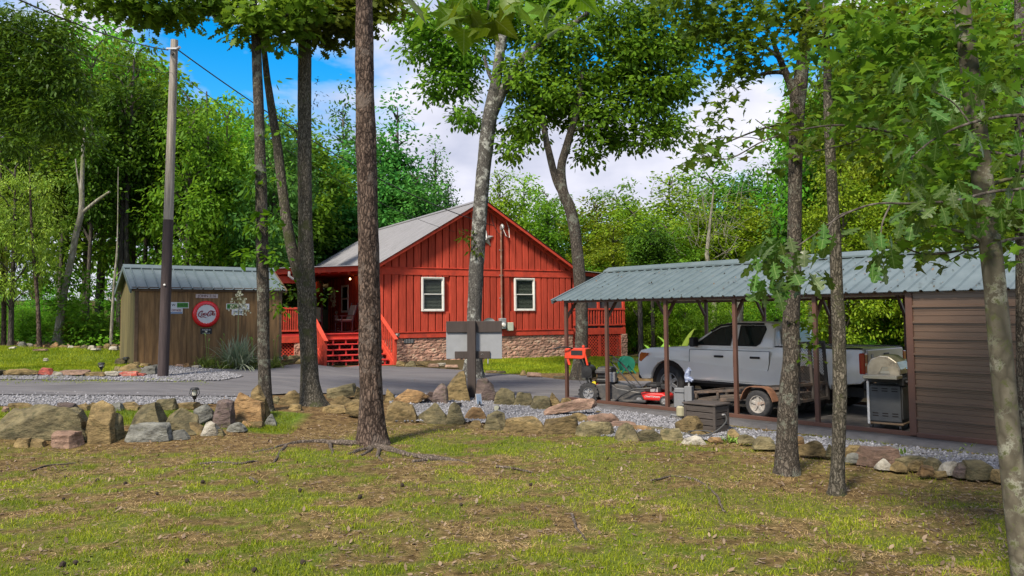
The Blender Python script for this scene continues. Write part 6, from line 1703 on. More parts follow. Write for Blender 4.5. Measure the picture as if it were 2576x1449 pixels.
tree('hickory_tree', 'dark twin stemmed tree with a broad drooping crown beside the carport end', [(1457, 950, 40), (1462, 870, 33), (1463, 760, 31), (1455, 660, 30), (1446, 580, 29), (1432, 520, 29), (1416, 480, 27), (1412, 420, 22), (1425, 370, 20), (1440, 320, 18), (1455, 265, 15), (1465, 180, 10)], 22.4, BK_dark,
     limbs=[[(1420, 495, 20), (1400, 455, 19), (1385, 400, 18), (1374, 350, 16), (1366, 300, 13), (1362, 220, 9)], [(1440, 330, 9), (1500, 310, 6), (1560, 290, 4)], [(1456, 270, 9), (1400, 235, 6), (1340, 230, 4)]],
     blobs=[(b_[0], b_[1], b_[2], b_[3], .5) for b_ in [(1320, 200, 110, 80), (1330, 310, 80, 60), (1292, 372, 40, 26), (1420, 120, 120, 90), (1450, 230, 110, 80), (1500, 310, 100, 60), (1560, 150, 120, 100), (1640, 110, 110, 90), (1620, 250, 110, 80), (1700, 200, 66, 80), (1690, 320, 56, 46), (1600, 350, 80, 40), (1480, 385, 46, 22), (1560, 50, 140, 60), (1740, 90, 50, 70), (1380, 260, 70, 60)]],
     n=25000, leaf='ovate', size=.17, lmat=LF_fore, seed=13, depth=1.6, per=30, sig=.2, droop=.55)
maple_blobs = [(1700, 10, 110, 26), (1800, 10, 120, 30), (1850, 70, 110, 44), (1770, 60, 60, 36), (1905, 140, 80, 40), (1830, 130, 50, 30), (2000, 50, 110, 46), (1940, 20, 160, 36), (1830, 215, 26, 26), (1815, 300, 26, 26), (1850, 180, 40, 26), (1780, 375, 36, 18), (1745, 392, 22, 12), (1900, 330, 20, 10), (2010, 330, 40, 22), (2030, 385, 40, 26), (1990, 300, 20, 14)]
tree('dark_maple', 'dark maple trunk in the lawn crossing in front of the truck bed', [(1981, 1200, 56), (1980, 1100, 49), (1985, 980, 46), (1992, 900, 44), (1990, 820, 42), (1996, 700, 36), (1999, 560, 34), (2001, 400, 34), (2004, 290, 38), (2014, 200, 35), (2024, 130, 30), (2035, 40, 24), (2045, -80, 18)], 9.7, BK_dark,
     limbs=[[(2002, 262, 22), (1990, 215, 20), (1975, 180, 17), (1958, 140, 13), (1940, 90, 9)], [(1992, 192, 13), (1965, 182, 11), (1930, 184, 9), (1900, 192, 6)], [(1962, 150, 10), (1935, 125, 8), (1900, 108, 6), (1860, 110, 4)], [(2010, 305, 7), (1930, 320, 5), (1860, 345, 4), (1780, 380, 3)]],
     blobs=maple_blobs, n=2500, leaf='star', size=.085, lmat=LF_maple, seed=17, depth=.7, per=12, sig=.13, flare=.35,
     extra=[('shoot_foliage', [(2022, 815, 26, 22), (2030, 850, 22, 22), (2015, 905, 20, 16), (1984, 700, 10, 10)], 75, 'star', .075, LF_shoot)])
right_blobs = [(2120, 70, 110, 70), (2250, 90, 120, 80), (2390, 90, 120, 90), (2520, 140, 100, 110), (2200, 215, 110, 56), (2330, 250, 120, 70), (2480, 320, 100, 90), (2250, 340, 90, 44), (2380, 420, 110, 64), (2540, 470, 70, 100), (2150, 290, 50, 30), (2430, 540, 90, 46), (2300, 500, 60, 40), (2330, 600, 60, 36), (2500, 600, 60, 40), (2200, 130, 200, 30)]
tree('thin_maple', 'thin reddish brown trunk between the dark maple and the pale mottled trunk', [(2104, 1240, 40), (2108, 1140, 34), (2113, 1000, 33), (2110, 860, 31), (2105, 720, 29), (2098, 560, 28), (2090, 420, 26), (2084, 300, 24), (2081, 180, 20), (2078, 60, 16), (2076, -80, 12)], 8.7, BK_oak,
     blobs=right_blobs[:8] + [(2060, 60, 60, 40)], n=3000, leaf='star', size=.085, lmat=LF_maple, seed=19, depth=.8, per=10, sig=.16, flare=.3)
tree('pale_mottled_tree', 'pale mottled leaning trunk close to the camera beside the brown wall', [(2586, 1530, 60), (2560, 1300, 56), (2539, 1100, 54), (2519, 900, 53), (2500, 700, 52), (2482, 540, 50), (2466, 400, 48), (2446, 220, 44), (2425, 60, 40), (2408, -90, 36)], 5.6, BK_light,
     limbs=[[(2492, 640, 10), (2440, 590, 8), (2300, 560, 5)], [(2476, 470, 12), (2540, 450, 9), (2620, 440, 7)]],
     blobs=right_blobs, n=1300, leaf='star', size=.08, lmat=LF_maple, seed=23, depth=.5, per=8, sig=.12, flare=.1, rough=.03, sides=32)
tree('edge_trunk', 'dark narrow trunk cut by the picture edge beside the pale mottled tree', [(2580, 1330, 44), (2578, 1000, 38), (2575, 700, 36), (2572, 400, 34), (2568, 100, 30), (2566, -80, 26)], 7.4, BK_dark, blobs=right_blobs[3:], n=2600, leaf='ovate', size=.10, lmat=LF_maple, seed=29, depth=.8, per=9, sig=.16)
# dense dark foliage leaning in at the upper corner, its trunk outside the view
tree('leaning_oak', 'dense dark green tree leaning in from the upper corner over the far lawn', [(-330, 1000, 60), (-300, 700, 52), (-240, 400, 46), (-160, 200, 36), (-60, 120, 24), (40, 150, 10)], 17.5, BK_dark,
     blobs=[(40, 110, 110, 60), (110, 190, 90, 70), (60, 270, 110, 70), (150, 300, 66, 56), (40, 370, 70, 36), (150, 130, 70, 60), (-60, 200, 130, 150), (110, 60, 100, 46), (190, 220, 40, 40), (180, 350, 40, 24), (-40, 60, 160, 60)], n=15000, leaf='lance', size=.16, lmat=LF_dark, seed=31, depth=1.1, per=40, sig=.2, droop=.6)

# roots and sticks
def draped(pxs, r0, r1, lift=.3):
    q = catmull([tuple(GP(*p)) for p in pxs], 8); n = len(q)
    out, rad = [], []
    for i, p in enumerate(q):
        t = i / (n - 1); r = r0 + (r1 - r0) * t
        out.append((p[0] + (vnoise(i * .7, 3.1, 4) - .5) * .03, p[1], hz(p[0], p[1]) + r * lift + (vnoise(i * .6, 1.7, 8) - .5) * .02)); rad.append(r * (.8 + .4 * vnoise(i * .9, .4, 2)))
    return out, rad
BK_root = bark_mat('bark_root', (.05, .04, .032), (.24, .195, .16), 16, 1.5)
for pxs, r0, r1 in (([(905, 1119), (850, 1117), (790, 1115), (720, 1122), (680, 1132), (634, 1141)], .05, .02), ([(945, 1128), (985, 1136), (1030, 1148), (1090, 1157), (1150, 1164)], .055, .025), ([(1050, 1150), (1090, 1152), (1150, 1162), (1180, 1170)], .03, .015),
                    ([(935, 1130), (925, 1140), (900, 1152)], .035, .015), ([(955, 1134), (950, 1150), (965, 1166)], .035, .012), ([(830, 1117), (832, 1128), (838, 1146)], .03, .015), ([(720, 1125), (705, 1140), (688, 1168)], .03, .015), ([(880, 1146), (900, 1137), (940, 1128)], .025, .03)):
    p_, r_ = draped(pxs, r0, r1)
    p_ = [tuple(np.array(x) - np.array(pine.location)) for x in p_]
    MB().tube(p_, r_, 8).build('root', BK_root, pine, smooth=True)
g = PX(787, 1034, 15.6)
for pxs, r0, r1, lab in (([(502, 1172), (550, 1168), (600, 1170), (645, 1162)], .022, .012, 'long grey stick lying in the lawn before the boulder wall'), ([(1725, 1206), (1760, 1216), (1800, 1250), (1822, 1292)], .018, .010, 'bent dark stick on bare soil before the storage box'),
                         ([(1640, 1212), (1690, 1200), (1726, 1206)], .012, .008, 'thin grey twig beside the bent dark stick'), ([(1040, 1168), (1080, 1162), (1128, 1160)], .032, .02, 'short thick dark branch piece beyond the pine roots'),
                         ([(1250, 1178), (1290, 1182), (1340, 1192)], .02, .012, 'weathered root piece in the grass right of the pine roots'), ([(80, 1186), (120, 1174), (190, 1168)], .012, .008, 'thin curved twig in the grass below the largest boulder'),
                         ([(1440, 1300), (1450, 1330), (1475, 1365)], .016, .008, 'crooked dark twig low in the middle of the lawn'), ([(1950, 1150), (2010, 1146), (2060, 1152)], .018, .01, 'pale root like stick beside the dark maple'), ([(630, 1207), (640, 1212), (648, 1220)], .018, .014, 'short stubby stick lying alone in the lawn')):
    p_, r_ = draped(pxs, r0, r1, .7)
    tag(MB().tube(p_, r_, 7).build('fallen_stick', BK_root, None, smooth=True), lab, 'stick', 'sticks on the lawn')

# near hanging branches with leaves as separate parts
def leaf_mesh(shape, size, name='leaf', curl=.25):
    T = LEAF[shape]
    pts = [Vector((u * size, v * size, -curl * size * (u * u * .8 + v * v * 1.2))) for u, v in T]
    mid = [Vector((u * size, 0, -curl * size * u * u * .8 - .02 * size)) for u in (.15, .4, .65, .85)]
    vs = pts + mid; n = len(pts); h = n // 2
    bm = bmesh.new(); bv = [bm.verts.new(v) for v in vs]
    # fan from nearest mid vertex
    tip = max(range(n), key=lambda i: T[i][0])
    f = []
    def near(i): return n + int(np.argmin([abs(u - T[i][0]) for u in (.15, .4, .65, .85)]))
    for i in range(n):
        j = (i + 1) % n; a, c = near(i), near(j)
        try: bm.faces.new([bv[i], bv[j], bv[c]])
        except ValueError: pass
        if a != c:
            lo, hi_ = min(a, c), max(a, c)
            for q in range(lo, hi_):
                try: bm.faces.new([bv[i], bv[q + 1] if a < c else bv[q], bv[q] if a < c else bv[q + 1]])
                except ValueError: pass
    bmesh.ops.remove_doubles(bm, verts=bm.verts, dist=1e-6)
    bmesh.ops.recalc_face_normals(bm, faces=bm.faces)
    me = bpy.data.meshes.new(name); bm.to_mesh(me); bm.free()
    me.polygons.foreach_set('use_smooth', np.ones(len(me.polygons), bool))
    return me
def hang_leaf(me, mat, parent, pos, rng, droop, yaw=None):
    if not me.materials: me.materials.append(mat)
    o = bpy.data.objects.new('leaf', me); col.objects.link(o); o.parent = parent
    o.location = pos - parent.location
    o.rotation_euler = (rng.uniform(-.6, .6), rng.uniform(.2, 1.0) * droop, rng.uniform(0, 6.28) if yaw is None else yaw)
    s = rng.uniform(.75, 1.15); o.scale = (s, s, s)
rng = random.Random(5)
def branch(name, label, paths, Z, clusters, shape, size, mat, per, spread, droop, bark=BK_wood):
    b0 = PX(paths[0][0][0], paths[0][0][1], Z)
    t = thing(name, label, 'branch', b0, 0, 'leafy branches hanging near the camera')
    for pth in paths:
        pts = [tuple(PX(x, y, Z + dz) - b0) for x, y, w, dz in pth]; rad = [w * Z / FOC / 2 for x, y, w, dz in pth]
        q = catmull([(*p, r) for p, r in zip(pts, rad)], 6)
        MB().tube([x[:3] for x in q], [x[3] for x in q], 7).build('twig', bark, t, smooth=True)
    mes = [leaf_mesh(shape, size * k, 'leaf', c) for k, c in ((1, .25), (.85, .45), (1.1, .12))]
    for m_ in mes: m_.materials.append(mat)
    for cx, cy, n in clusters:
        for k in range(int(n * (1.6 if shape == 'oak' else 1.15))):
            p = PX(cx + rng.gauss(0, spread), cy + rng.gauss(0, spread * .7), Z + rng.uniform(-.25, .25))
            hang_leaf(rng.choice(mes), mat, t, p, rng, droop)
    return t
branch('oak_branch', 'low hanging oak branch with large lobed leaves before the carport roof', [[(2640, 470, 10, .3), (2500, 482, 8, .2), (2400, 505, 7, .1), (2290, 512, 6, 0), (2210, 512, 5, 0), (2150, 528, 5, 0), (2090, 560, 4, 0), (2040, 596, 3.5, -.1), (1975, 640, 3, -.1)], [(2150, 528, 5, 0), (2100, 550, 4, .05), (2070, 610, 3, 0)], [(2240, 516, 5, 0), (2220, 560, 4, 0), (2215, 610, 3, 0)]], 4.6,
       [(1950, 610, 6), (1925, 650, 6), (1970, 660, 6), (1950, 700, 7), (2000, 700, 5), (1920, 715, 3), (2060, 690, 3), (2020, 620, 4), (2080, 580, 4), (2210, 580, 5), (2225, 640, 5), (2195, 610, 3), (2240, 668, 3), (2320, 505, 6), (2390, 500, 6), (2460, 520, 6), (2530, 500, 6), (2430, 460, 5), (2290, 540, 4), (2560, 540, 5)], 'oak', .13, LF_near, 3, 20, 1.2)
branch('oak_branch', 'oak sprays with dark lobed leaves high beside the pale mottled trunk', [[(2700, 300, 12, .3), (2560, 290, 9, .2), (2440, 310, 7, 0), (2350, 350, 5, 0), (2290, 400, 4, -.1)], [(2440, 310, 5, 0), (2400, 260, 4, 0), (2350, 230, 3, 0)], [(2560, 290, 6, .1), (2570, 400, 5, 0), (2540, 520, 4, 0)]], 4.9,
       [(2300, 420, 7), (2280, 380, 5), (2330, 360, 5), (2360, 290, 5), (2340, 230, 4), (2420, 270, 4), (2450, 330, 4), (2310, 470, 5), (2540, 520, 5), (2560, 430, 4), (2520, 330, 4), (2560, 230, 4), (2480, 200, 4), (2540, 560, 3), (2400, 180, 4), (2280, 180, 4)], 'oak', .13, LF_near, 3, 26, 1.2)
branch('maple_branch', 'long maple branch with pointed leaves reaching towards the gap of sky', [[(2680, 420, 11, .6), (2480, 380, 9, .4), (2300, 345, 7, .2), (2200, 325, 6, 0), (2100, 315, 5, 0), (2000, 330, 4, 0), (1920, 355, 4, 0), (1830, 400, 3, 0), (1750, 385, 2, 0)], [(2000, 330, 3, 0), (1940, 325, 3, 0), (1900, 300, 2, 0)], [(2200, 325, 4, 0), (2140, 360, 3, 0), (2050, 380, 3, 0)], [(1920, 355, 3, 0), (1880, 345, 2, 0), (1780, 350, 2, 0)]], 6.4,
       [(1750, 390, 5), (1775, 365, 5), (1810, 380, 6), (1800, 335, 4), (1840, 360, 4), (1900, 345, 4), (2010, 340, 6), (2040, 370, 6), (2000, 380, 4), (2090, 320, 5), (2150, 330, 6), (2180, 300, 6), (2240, 320, 7), (2300, 330, 7), (2350, 370, 6), (2420, 400, 6), (2490, 420, 5), (2250, 380, 5), (2330, 420, 5), (2120, 390, 4)], 'star', .095, LF_mnear, 3, 24, .8)
branch('maple_branch', 'lower maple branch with broad pointed leaves before the green roof ridge', [[(2700, 590, 12, .4), (2560, 600, 9, .2), (2440, 625, 7, 0), (2330, 640, 5, 0), (2250, 610, 3, 0)], [(2440, 625, 4, 0), (2380, 660, 3, 0)]], 6.0,
       [(2260, 610, 4), (2300, 640, 5), (2340, 660, 5), (2380, 640, 5), (2420, 610, 5), (2400, 580, 5), (2340, 580, 5), (2290, 570, 4), (2480, 600, 4), (2530, 600, 4), (2440, 560, 4), (2180, 560, 4), (2240, 545, 4)], 'star', .095, LF_mnear, 3, 24, .8)
branch('sweetgum_branch', 'bright star shaped leaves dangling close to the camera at the top', [[(1180, -140, 12, .2), (1220, -60, 9, .1), (1230, -5, 7, 0), (1220, 50, 4, 0)], [(1220, -60, 6, 0), (1120, -20, 5, 0), (1060, 0, 3, 0)], [(1225, -40, 6, 0), (1330, -20, 5, 0), (1420, 0, 3, 0)]], 2.7,
       [(1050, 5, 2), (1110, 22, 3), (1165, 25, 3), (1215, 70, 3), (1225, 30, 3), (1300, 15, 3), (1370, 20, 3), (1400, 45, 2), (1455, 8, 2), (1180, -10, 2), (1270, -10, 2)], 'star', .105, LF_gum, 2, 18, 1.25)

# ------------------------------------------------------------------ background trees: prototypes, then copies
def proto(seed, H=10.0, W=3.0, cb=.3, nb=14, n=10000, leaf='ovate', size=.23, lmat=LF_fore, bark=BK_wood, form='round', per=40, sig=.3, droop=.3):
    rng = np.random.default_rng(seed); rr = random.Random(seed)
    root = thing('woodland_tree', 'tree', 'tree', (0, 0, -100))
    lean = rr.uniform(-.3, .3)
    top_h = .93 * H
    pts = [(0, 0, -.2), (lean * .2, 0, H * .25), (lean * .6, lean * .3, H * .55), (lean, lean * .2, top_h)]
    link_mesh('trunk', trunk_mesh('trunk', pts, [.17, .14, .10, .025], .4, 10, .4, .05, seed), bark, root)
    blobs = []
    lm = MB()
    for k in range(nb):
        t = (k + .5) / nb; z = H * (cb + (1 - cb) * t)
        if form == 'cone': r = W / 2 * (1.05 - t) ** .8
        elif form == 'oval': r = W / 2 * math.sin(math.pi * (.12 + .82 * t)) ** .7
        else: r = W / 2 * math.sin(math.pi * (.2 + .72 * t)) ** .6
        m = 1 if r < .5 else 3
        for j in range(m):
            a = k * 2.4 + j * 2.09 + rr.uniform(-.5, .5); q = r * rr.uniform(.35, .8) if m > 1 else 0
            s_ = max(.35, r * rr.uniform(.42, .68))
            zz = z + rr.uniform(-.4, .4)
            blobs.append(((lean * t + q * math.cos(a), q * math.sin(a), zz), (s_, s_, s_ * rr.uniform(.5, .8))))
            if q: lm.tube([(lean * t * .8, 0, zz - q * .7), (lean * t + q * .5 * math.cos(a), q * .5 * math.sin(a), zz - q * .2), (lean * t + q * math.cos(a), q * math.sin(a), zz)], [.05, .03, .012], 5)
    lm.build('limbs', bark, root)
    C, O = clumped(blobs, n, rng, per, sig, .3)
    V, F = leaf_arrays(C, size, leaf, rng, droop, .6, .2, O)
    link_mesh('crown', mesh_np('crown', V, F), lmat, root)
    root['W'] = W + .6; root['H'] = H
    return root
PR = dict(
    a=proto(101, W=5.0, cb=.22, lmat=LF_fore), b=proto(102, W=4.2, cb=.35, lmat=LF_fore, form='oval'), c=proto(103, W=5.5, cb=.15, lmat=LF_lime, n=15000),
    d=proto(104, W=4.6, cb=.18, lmat=LF_blue, form='cone', n=16000, size=.2), e=proto(105, W=4.6, cb=.45, lmat=LF_fore, n=9000, bark=BK_wood), f=proto(106, W=5.0, cb=.1, lmat=LF_blue, n=15000, form='oval'),
    g=proto(107, W=5.0, cb=.12, lmat=LF_lime, n=13000, form='oval'), h=proto(108, W=3.6, cb=.5, lmat=LF_dark, n=8000, form='oval'), u=proto(109, H=10, W=12, cb=.08, nb=7, lmat=LF_fore, n=12000, sig=.5, size=.36),
    v=proto(110, H=10, W=12, cb=.05, nb=7, lmat=LF_lime, n=11000, sig=.5, size=.36), y=proto(111, W=6, cb=.28, nb=11, lmat=leaf_mat('leaf_yellowgreen', (.09, .19, .012), (.33, .45, .05)), n=12000, size=.24, leaf='lance', droop=.8))
used = set(); PUT = []
def put(k, px, topy, Z, wpx, label, group, name='woodland_tree'):
    x = (px - 1288) / FOC * Z; gz_ = hz(x, Z)
    h = PX(px, topy, Z).z - gz_
    if k in used: o = copy_tree(PR[k])
    else: o = PR[k]; used.add(k)
    o.name = name
    W0, H0 = PR[k]['W'], PR[k]['H']
    s = wpx * Z / FOC / W0
    o.location = (x, Z, gz_); o.scale = (s, s, h / H0); o.rotation_euler = (0, 0, random.uniform(0, 6.28))
    o['label'], o['category'], o['group'] = label, 'tree' if name != 'shrub' else 'shrub', group
    PUT.append((label, px, o))
    return o
LW = 'woods behind the shed'
for k, px, ty, Z, w in (('a', 215, 95, 31, 330), ('b', 330, 120, 33, 260), ('a', 470, 225, 30, 260), ('g', 560, 255, 32, 230), ('f', 690, 300, 31, 230), ('a', 600, 270, 36, 260), ('e', 250, 60, 38, 330), ('b', 400, 165, 37, 280),
                        ('a', 90, 90, 36, 330), ('e', -60, 60, 34, 330), ('h', 300, 170, 30, 200), ('h', 420, 260, 31, 180), ('h', 520, 330, 32, 180), ('b', 530, 245, 40, 280), ('a', 660, 275, 42, 280), ('b', 740, 300, 40, 260), ('a', 320, 95, 45, 340), ('e', 150, 60, 45, 360), ('h', 150, 320, 30, 160), ('h', 220, 300, 29, 150), ('h', 560, 400, 36, 160), ('h', 100, 300, 33, 160), ('h', 10, 320, 33, 160), ('h', 360, 330, 35, 160), ('h', 480, 350, 36, 160), ('h', 640, 420, 38, 150)):
    put(k, px, ty, Z, w, {'a': 'full mid green tree in the woods behind the shed', 'b': 'tall narrow green tree in the woods behind the shed', 'e': 'high crowned bare stemmed tree in the woods behind the shed', 'f': 'blue green tree at the end of the woods near the porch', 'g': 'yellowish green tree at the woods edge above the shed', 'h': 'dark slim understorey tree in the woods behind the shed'}[k], LW)
put('y', 30, 395, 25.5, 270, 'pale yellow green young tree overhanging the far lawn', 'yellow green trees')
put('y', -90, 420, 25.5, 240, 'pale yellow green tree cut by the picture edge above the far lawn', 'yellow green trees')
HWd = 'trees behind the house'
for k, px, ty, Z, w in (('d', 990, 232, 47, 310), ('d', 870, 222, 50, 260), ('f', 930, 330, 46, 300), ('d', 1085, 350, 48, 220), ('f', 820, 420, 44, 240), ('f', 1040, 430, 45, 260), ('f', 780, 350, 46, 240), ('d', 1130, 430, 50, 170), ('f', 860, 520, 44, 240),
                        ('g', 1255, 432, 50, 170), ('g', 1320, 440, 52, 200), ('a', 1380, 480, 48, 200), ('g', 1500, 500, 46, 240), ('c', 1600, 515, 44, 260), ('a', 1440, 520, 55, 240), ('a', 1560, 470, 52, 240), ('g', 1690, 440, 46, 260), ('a', 1800, 415, 48, 300), ('f', 1900, 420, 46, 240), ('c', 1760, 520, 40, 260), ('g', 1860, 500, 40, 260), ('c', 1960, 500, 38, 260), ('a', 1680, 560, 38, 220), ('g', 1540, 560, 40, 200)):
    put(k, px, ty, Z, w, {'d': 'pointed blue green tree rising behind the grey house roof', 'f': 'feathery blue green tree behind the house', 'g': 'sunny yellow green tree behind the house', 'a': 'mid green tree between the house and the carport woods', 'c': 'broad lime green tree beyond the carport roof'}[k], HWd)
RW = 'woods behind the carport'
for k, px, ty, Z, w in (('a', 2080, 150, 33, 300), ('b', 2180, 40, 30, 300), ('a', 2300, 0, 32, 340), ('b', 2430, -60, 30, 320), ('a', 2560, -40, 31, 340), ('e', 2240, -60, 38, 400), ('e', 2480, -90, 36, 400), ('g', 2150, 260, 28, 240), ('a', 2280, 240, 27, 260), ('g', 2400, 260, 28, 260), ('a', 2520, 240, 27, 260), ('f', 2040, 330, 36, 240), ('c', 2120, 420, 26, 230), ('c', 2350, 400, 25.5, 240), ('c', 2500, 430, 25.5, 230), ('a', 2650, 100, 27, 300), ('a', 2020, 260, 44, 260), ('h', 1640, 560, 34, 150), ('h', 2060, 420, 33, 150), ('h', 2260, 380, 31, 150)):
    put(k, px, ty, Z, w, {'a': 'full green tree in the woods behind the carport', 'b': 'tall green tree rising over the carport ridge', 'e': 'very tall thin crowned tree at the back of the carport woods', 'f': 'blue green tree at the gap of sky beside the carport woods', 'g': 'yellow green tree in the woods behind the carport', 'c': 'low lime green tree close behind the carport roof', 'h': 'dark slim understorey tree behind the carport'}[k], RW)
US = 'shrubs under the trees'
for k, px, ty, Z, w in (('u', 60, 775, 28.5, 150), ('v', 190, 800, 27.5, 110), ('u', 180, 740, 29, 130), ('u', 250, 790, 28, 110), ('u', 330, 700, 31, 150), ('u', 460, 690, 33, 170), ('u', 580, 690, 34, 170), ('u', 700, 680, 35, 170), ('u', 10, 740, 30, 150), ('u', 120, 720, 31, 130), ('u', 400, 640, 36, 180), ('u', 520, 630, 36, 180), ('u', 640, 620, 38, 190)):
    put(k, px, ty, Z, w, {'u': 'leafy green shrub under the trees behind the shed', 'v': 'lime green shrub at the foot of the pale beech'}[k], US, 'shrub')
UC = 'shrubs beyond the carport'
for k, px, ty, Z, w in (('v', 1600, 690, 37, 150), ('u', 1660, 760, 36, 160), ('v', 1720, 700, 34, 170), ('u', 1800, 760, 32, 170), ('v', 1860, 720, 34, 170), ('u', 1950, 740, 31, 190), ('v', 2030, 730, 32, 180), ('u', 2110, 760, 29, 190), ('v', 2190, 720, 29, 200), ('u', 2260, 760, 28, 190), ('v', 2330, 740, 28, 190), ('u', 1590, 800, 40, 150), ('v', 1720, 820, 38, 160), ('u', 1880, 830, 36, 170), ('u', 2150, 840, 26, 150), ('u', 1480, 660, 42, 170), ('u', 1530, 640, 44, 170)):
    put(k, px, ty, Z, w, {'u': 'leafy green shrub beyond the open carport', 'v': 'lime green shrub beyond the open carport'}[k], UC, 'shrub')
for k in PR:
    if k not in used: [bpy.data.objects.remove(c) for c in list(PR[k].children)]; bpy.data.objects.remove(PR[k])
for o in list(bpy.data.objects):
    for key in ('W', 'H'):
        if key in o: del o[key]
for lab in sorted({p[0] for p in PUT}):
    same = sorted([p for p in PUT if p[0] == lab], key=lambda p: p[1])
    if len(same) > 1:
        for i, p in enumerate(same): p[2]['label'] = f'{lab}, {ORD[i]} from the left'
# bare and pale trunks seen against the woods
tree('pale_beech', 'pale leaning beech trunk forking in front of the woods beside the far lawn', [(145, 856, 26), (152, 800, 19), (165, 720, 16), (180, 650, 15), (192, 585, 15), (204, 535, 14), (206, 460, 11), (208, 400, 9), (212, 320, 6)], 27, BK_pale, limbs=[[(203, 540, 9), (225, 520, 8), (250, 500, 7), (276, 482, 5)], [(205, 500, 6), (195, 440, 4), (190, 400, 3)]], seed=41, flare=.5, sides=14,
     blobs=[(160, 760, 40, 30), (190, 780, 50, 40), (205, 700, 40, 40), (150, 700, 36, 30), (215, 820, 30, 24)], n=1500, leaf='ovate', size=.14, lmat=LF_fore, depth=.8, per=30, sig=.22)
for lab, tp, Z, bk in (('slim reddish trunk standing at the stone row of the far lawn', [(100, 867, 12), (96, 780, 10), (90, 700, 9), (84, 640, 8), (78, 540, 6)], 25.3, BK_pine), ('slim straight trunk at the edge of the far lawn near the picture side', [(10, 832, 13), (10, 760, 11), (8, 690, 10), (5, 600, 8), (2, 480, 6)], 26.5, BK_pine),
                       ('thin pale dead sapling with short twigs beside the shed', [(279, 855, 9), (283, 780, 7), (288, 700, 6), (294, 640, 5), (296, 570, 3)], 26.5, BK_pale), ('thin leaning dark trunk in the woods between shed and beech', [(322, 800, 12), (318, 640, 11), (320, 480, 10), (330, 300, 8)], 30, BK_wood),
                       ('grey trunk in the woods just above the shed roof', [(530, 800, 12), (528, 640, 11), (530, 520, 9), (524, 380, 7)], 31, BK_wood), ('dark trunk behind the shed roof near the slender oak', [(562, 800, 12), (566, 640, 10), (572, 500, 8)], 33, BK_dark),
                       ('white barked trunk seen over the truck roof', [(1855, 930, 30), (1856, 830, 28), (1858, 760, 26), (1860, 725, 22)], 30, BK_pale), ('dark trunk in the woods left of the truck bonnet', [(1612, 900, 14), (1611, 820, 13), (1610, 760, 12), (1609, 700, 9)], 33, BK_wood), ('slender grey trunk behind the open carport bay', [(1705, 900, 10), (1704, 800, 9), (1703, 720, 8)], 36, BK_wood), ('grey trunk beyond the tailgate under the carport roof', [(2035, 900, 12), (2038, 800, 11), (2041, 720, 9)], 30, BK_wood)):
    if tp[0][0] < 1500: tp = tp + [(tp[-1][0] + (tp[-1][0] - tp[-2][0]) * .7, tp[-1][1] - 150, tp[-1][2] * .45)]
    tree('forest_trunk', lab, tp, Z, bk, seed=len(lab), flare=.35, sides=12, group='bare trunks against the woods', limbs=[[(tp[2][0], tp[2][1], 3), (tp[2][0] + 14, tp[2][1] - 16, 2), (tp[2][0] + 26, tp[2][1] - 22, 1)], [(tp[1][0], tp[1][1] - 20, 3), (tp[1][0] - 14, tp[1][1] - 34, 2), (tp[1][0] - 22, tp[1][1] - 50, 1)]])
# dead vine tangle tree (greyish twigs) behind the carport roof
vt = thing('dead_tree', 'greyish dead tree draped in bare vines behind the carport roof', 'tree', (lambda q_: (q_.x, q_.y, hz(q_.x, q_.y)))(PX(1790, 700, 37)))
mb = MB(); rv = random.Random(9)
for k in range(70):
    px, py = rv.gauss(1790, 70), rv.uniform(440, 600)
    a = PX(px, py, 37 + rv.uniform(-.8, .8)) - vt.location
    mb.tube([a, a + Vector((rv.gauss(0, .35), 0, -rv.uniform(.3, .7))), a + Vector((rv.gauss(0, .8), 0, -rv.uniform(.7, 1.5)))], [.005, .011, .006], 4)
mb.build('twigs', BK_pale, vt)
MB().tube([(0, 0, -.1), (.1, 0, 2), (-.2, 0, 4.5), (.2, 0, 7.5)], [.16, .13, .1, .03], 8).build('trunk', BK_pale, vt, smooth=True)
# the mass of woods far behind
rngf = np.random.default_rng(77)
NB = 150; B = []
for k in range(NB):
    px = -500 + 3600 * k / NB + rngf.uniform(-20, 20); Z = rngf.uniform(58, 80)
    ty = 330 if px < 780 else (600 if px < 1250 else (560 if px < 2000 else 250)); ty += rngf.uniform(-30, 60)
    for q in range(5 if px < 780 else 3):
        c = PX(px, ty + 60 + q * 140, Z); B.append(((c.x, c.y, c.z), (2.8, 2.8, 2.4)))
C, O = clumped(B, 56000, rngf, 40, .7, .3)
V, F = leaf_arrays(C, .62, 'diamond', rngf, .3, .6, .2, O)
kind(link_mesh('far_woods', mesh_np('far_woods', V, F), LF_fore), 'stuff')
# low undergrowth on the forest floor
cnt = 9000
px_ = np.concatenate([rngf.uniform(-26, -6.5, cnt), rngf.uniform(5, 26, cnt // 2)]); py_ = np.concatenate([rngf.uniform(26, 40, cnt), rngf.uniform(29, 40, cnt // 2)])
_du, _dv = px_ - HO[0], py_ - HO[1]
_hu, _hv = _du * math.cos(HA) + _dv * math.sin(HA), -_du * math.sin(HA) + _dv * math.cos(HA)
m_ = (vnoise(px_ * .6, py_ * .6, 5) > .35) & ~((_hu > -7.5) & (_hv < 15) & (_hu < 13)) & ~((px_ > -13) & (py_ < 27.5))
px_, py_ = px_[m_], py_[m_]
hgt = rngf.uniform(.05, .55, len(px_)) * vnoise(px_ * .6, py_ * .6, 5)
C = np.repeat(np.stack([px_, py_, hz(px_, py_) + hgt], 1), 4, 0) + rngf.normal(0, .1, (len(px_) * 4, 3))
V, F = leaf_arrays(C, .17, 'diamond', rngf, .2, .8, .2)
kind(link_mesh('undergrowth', mesh_np('undergrowth', V, F), LF_fore), 'stuff')
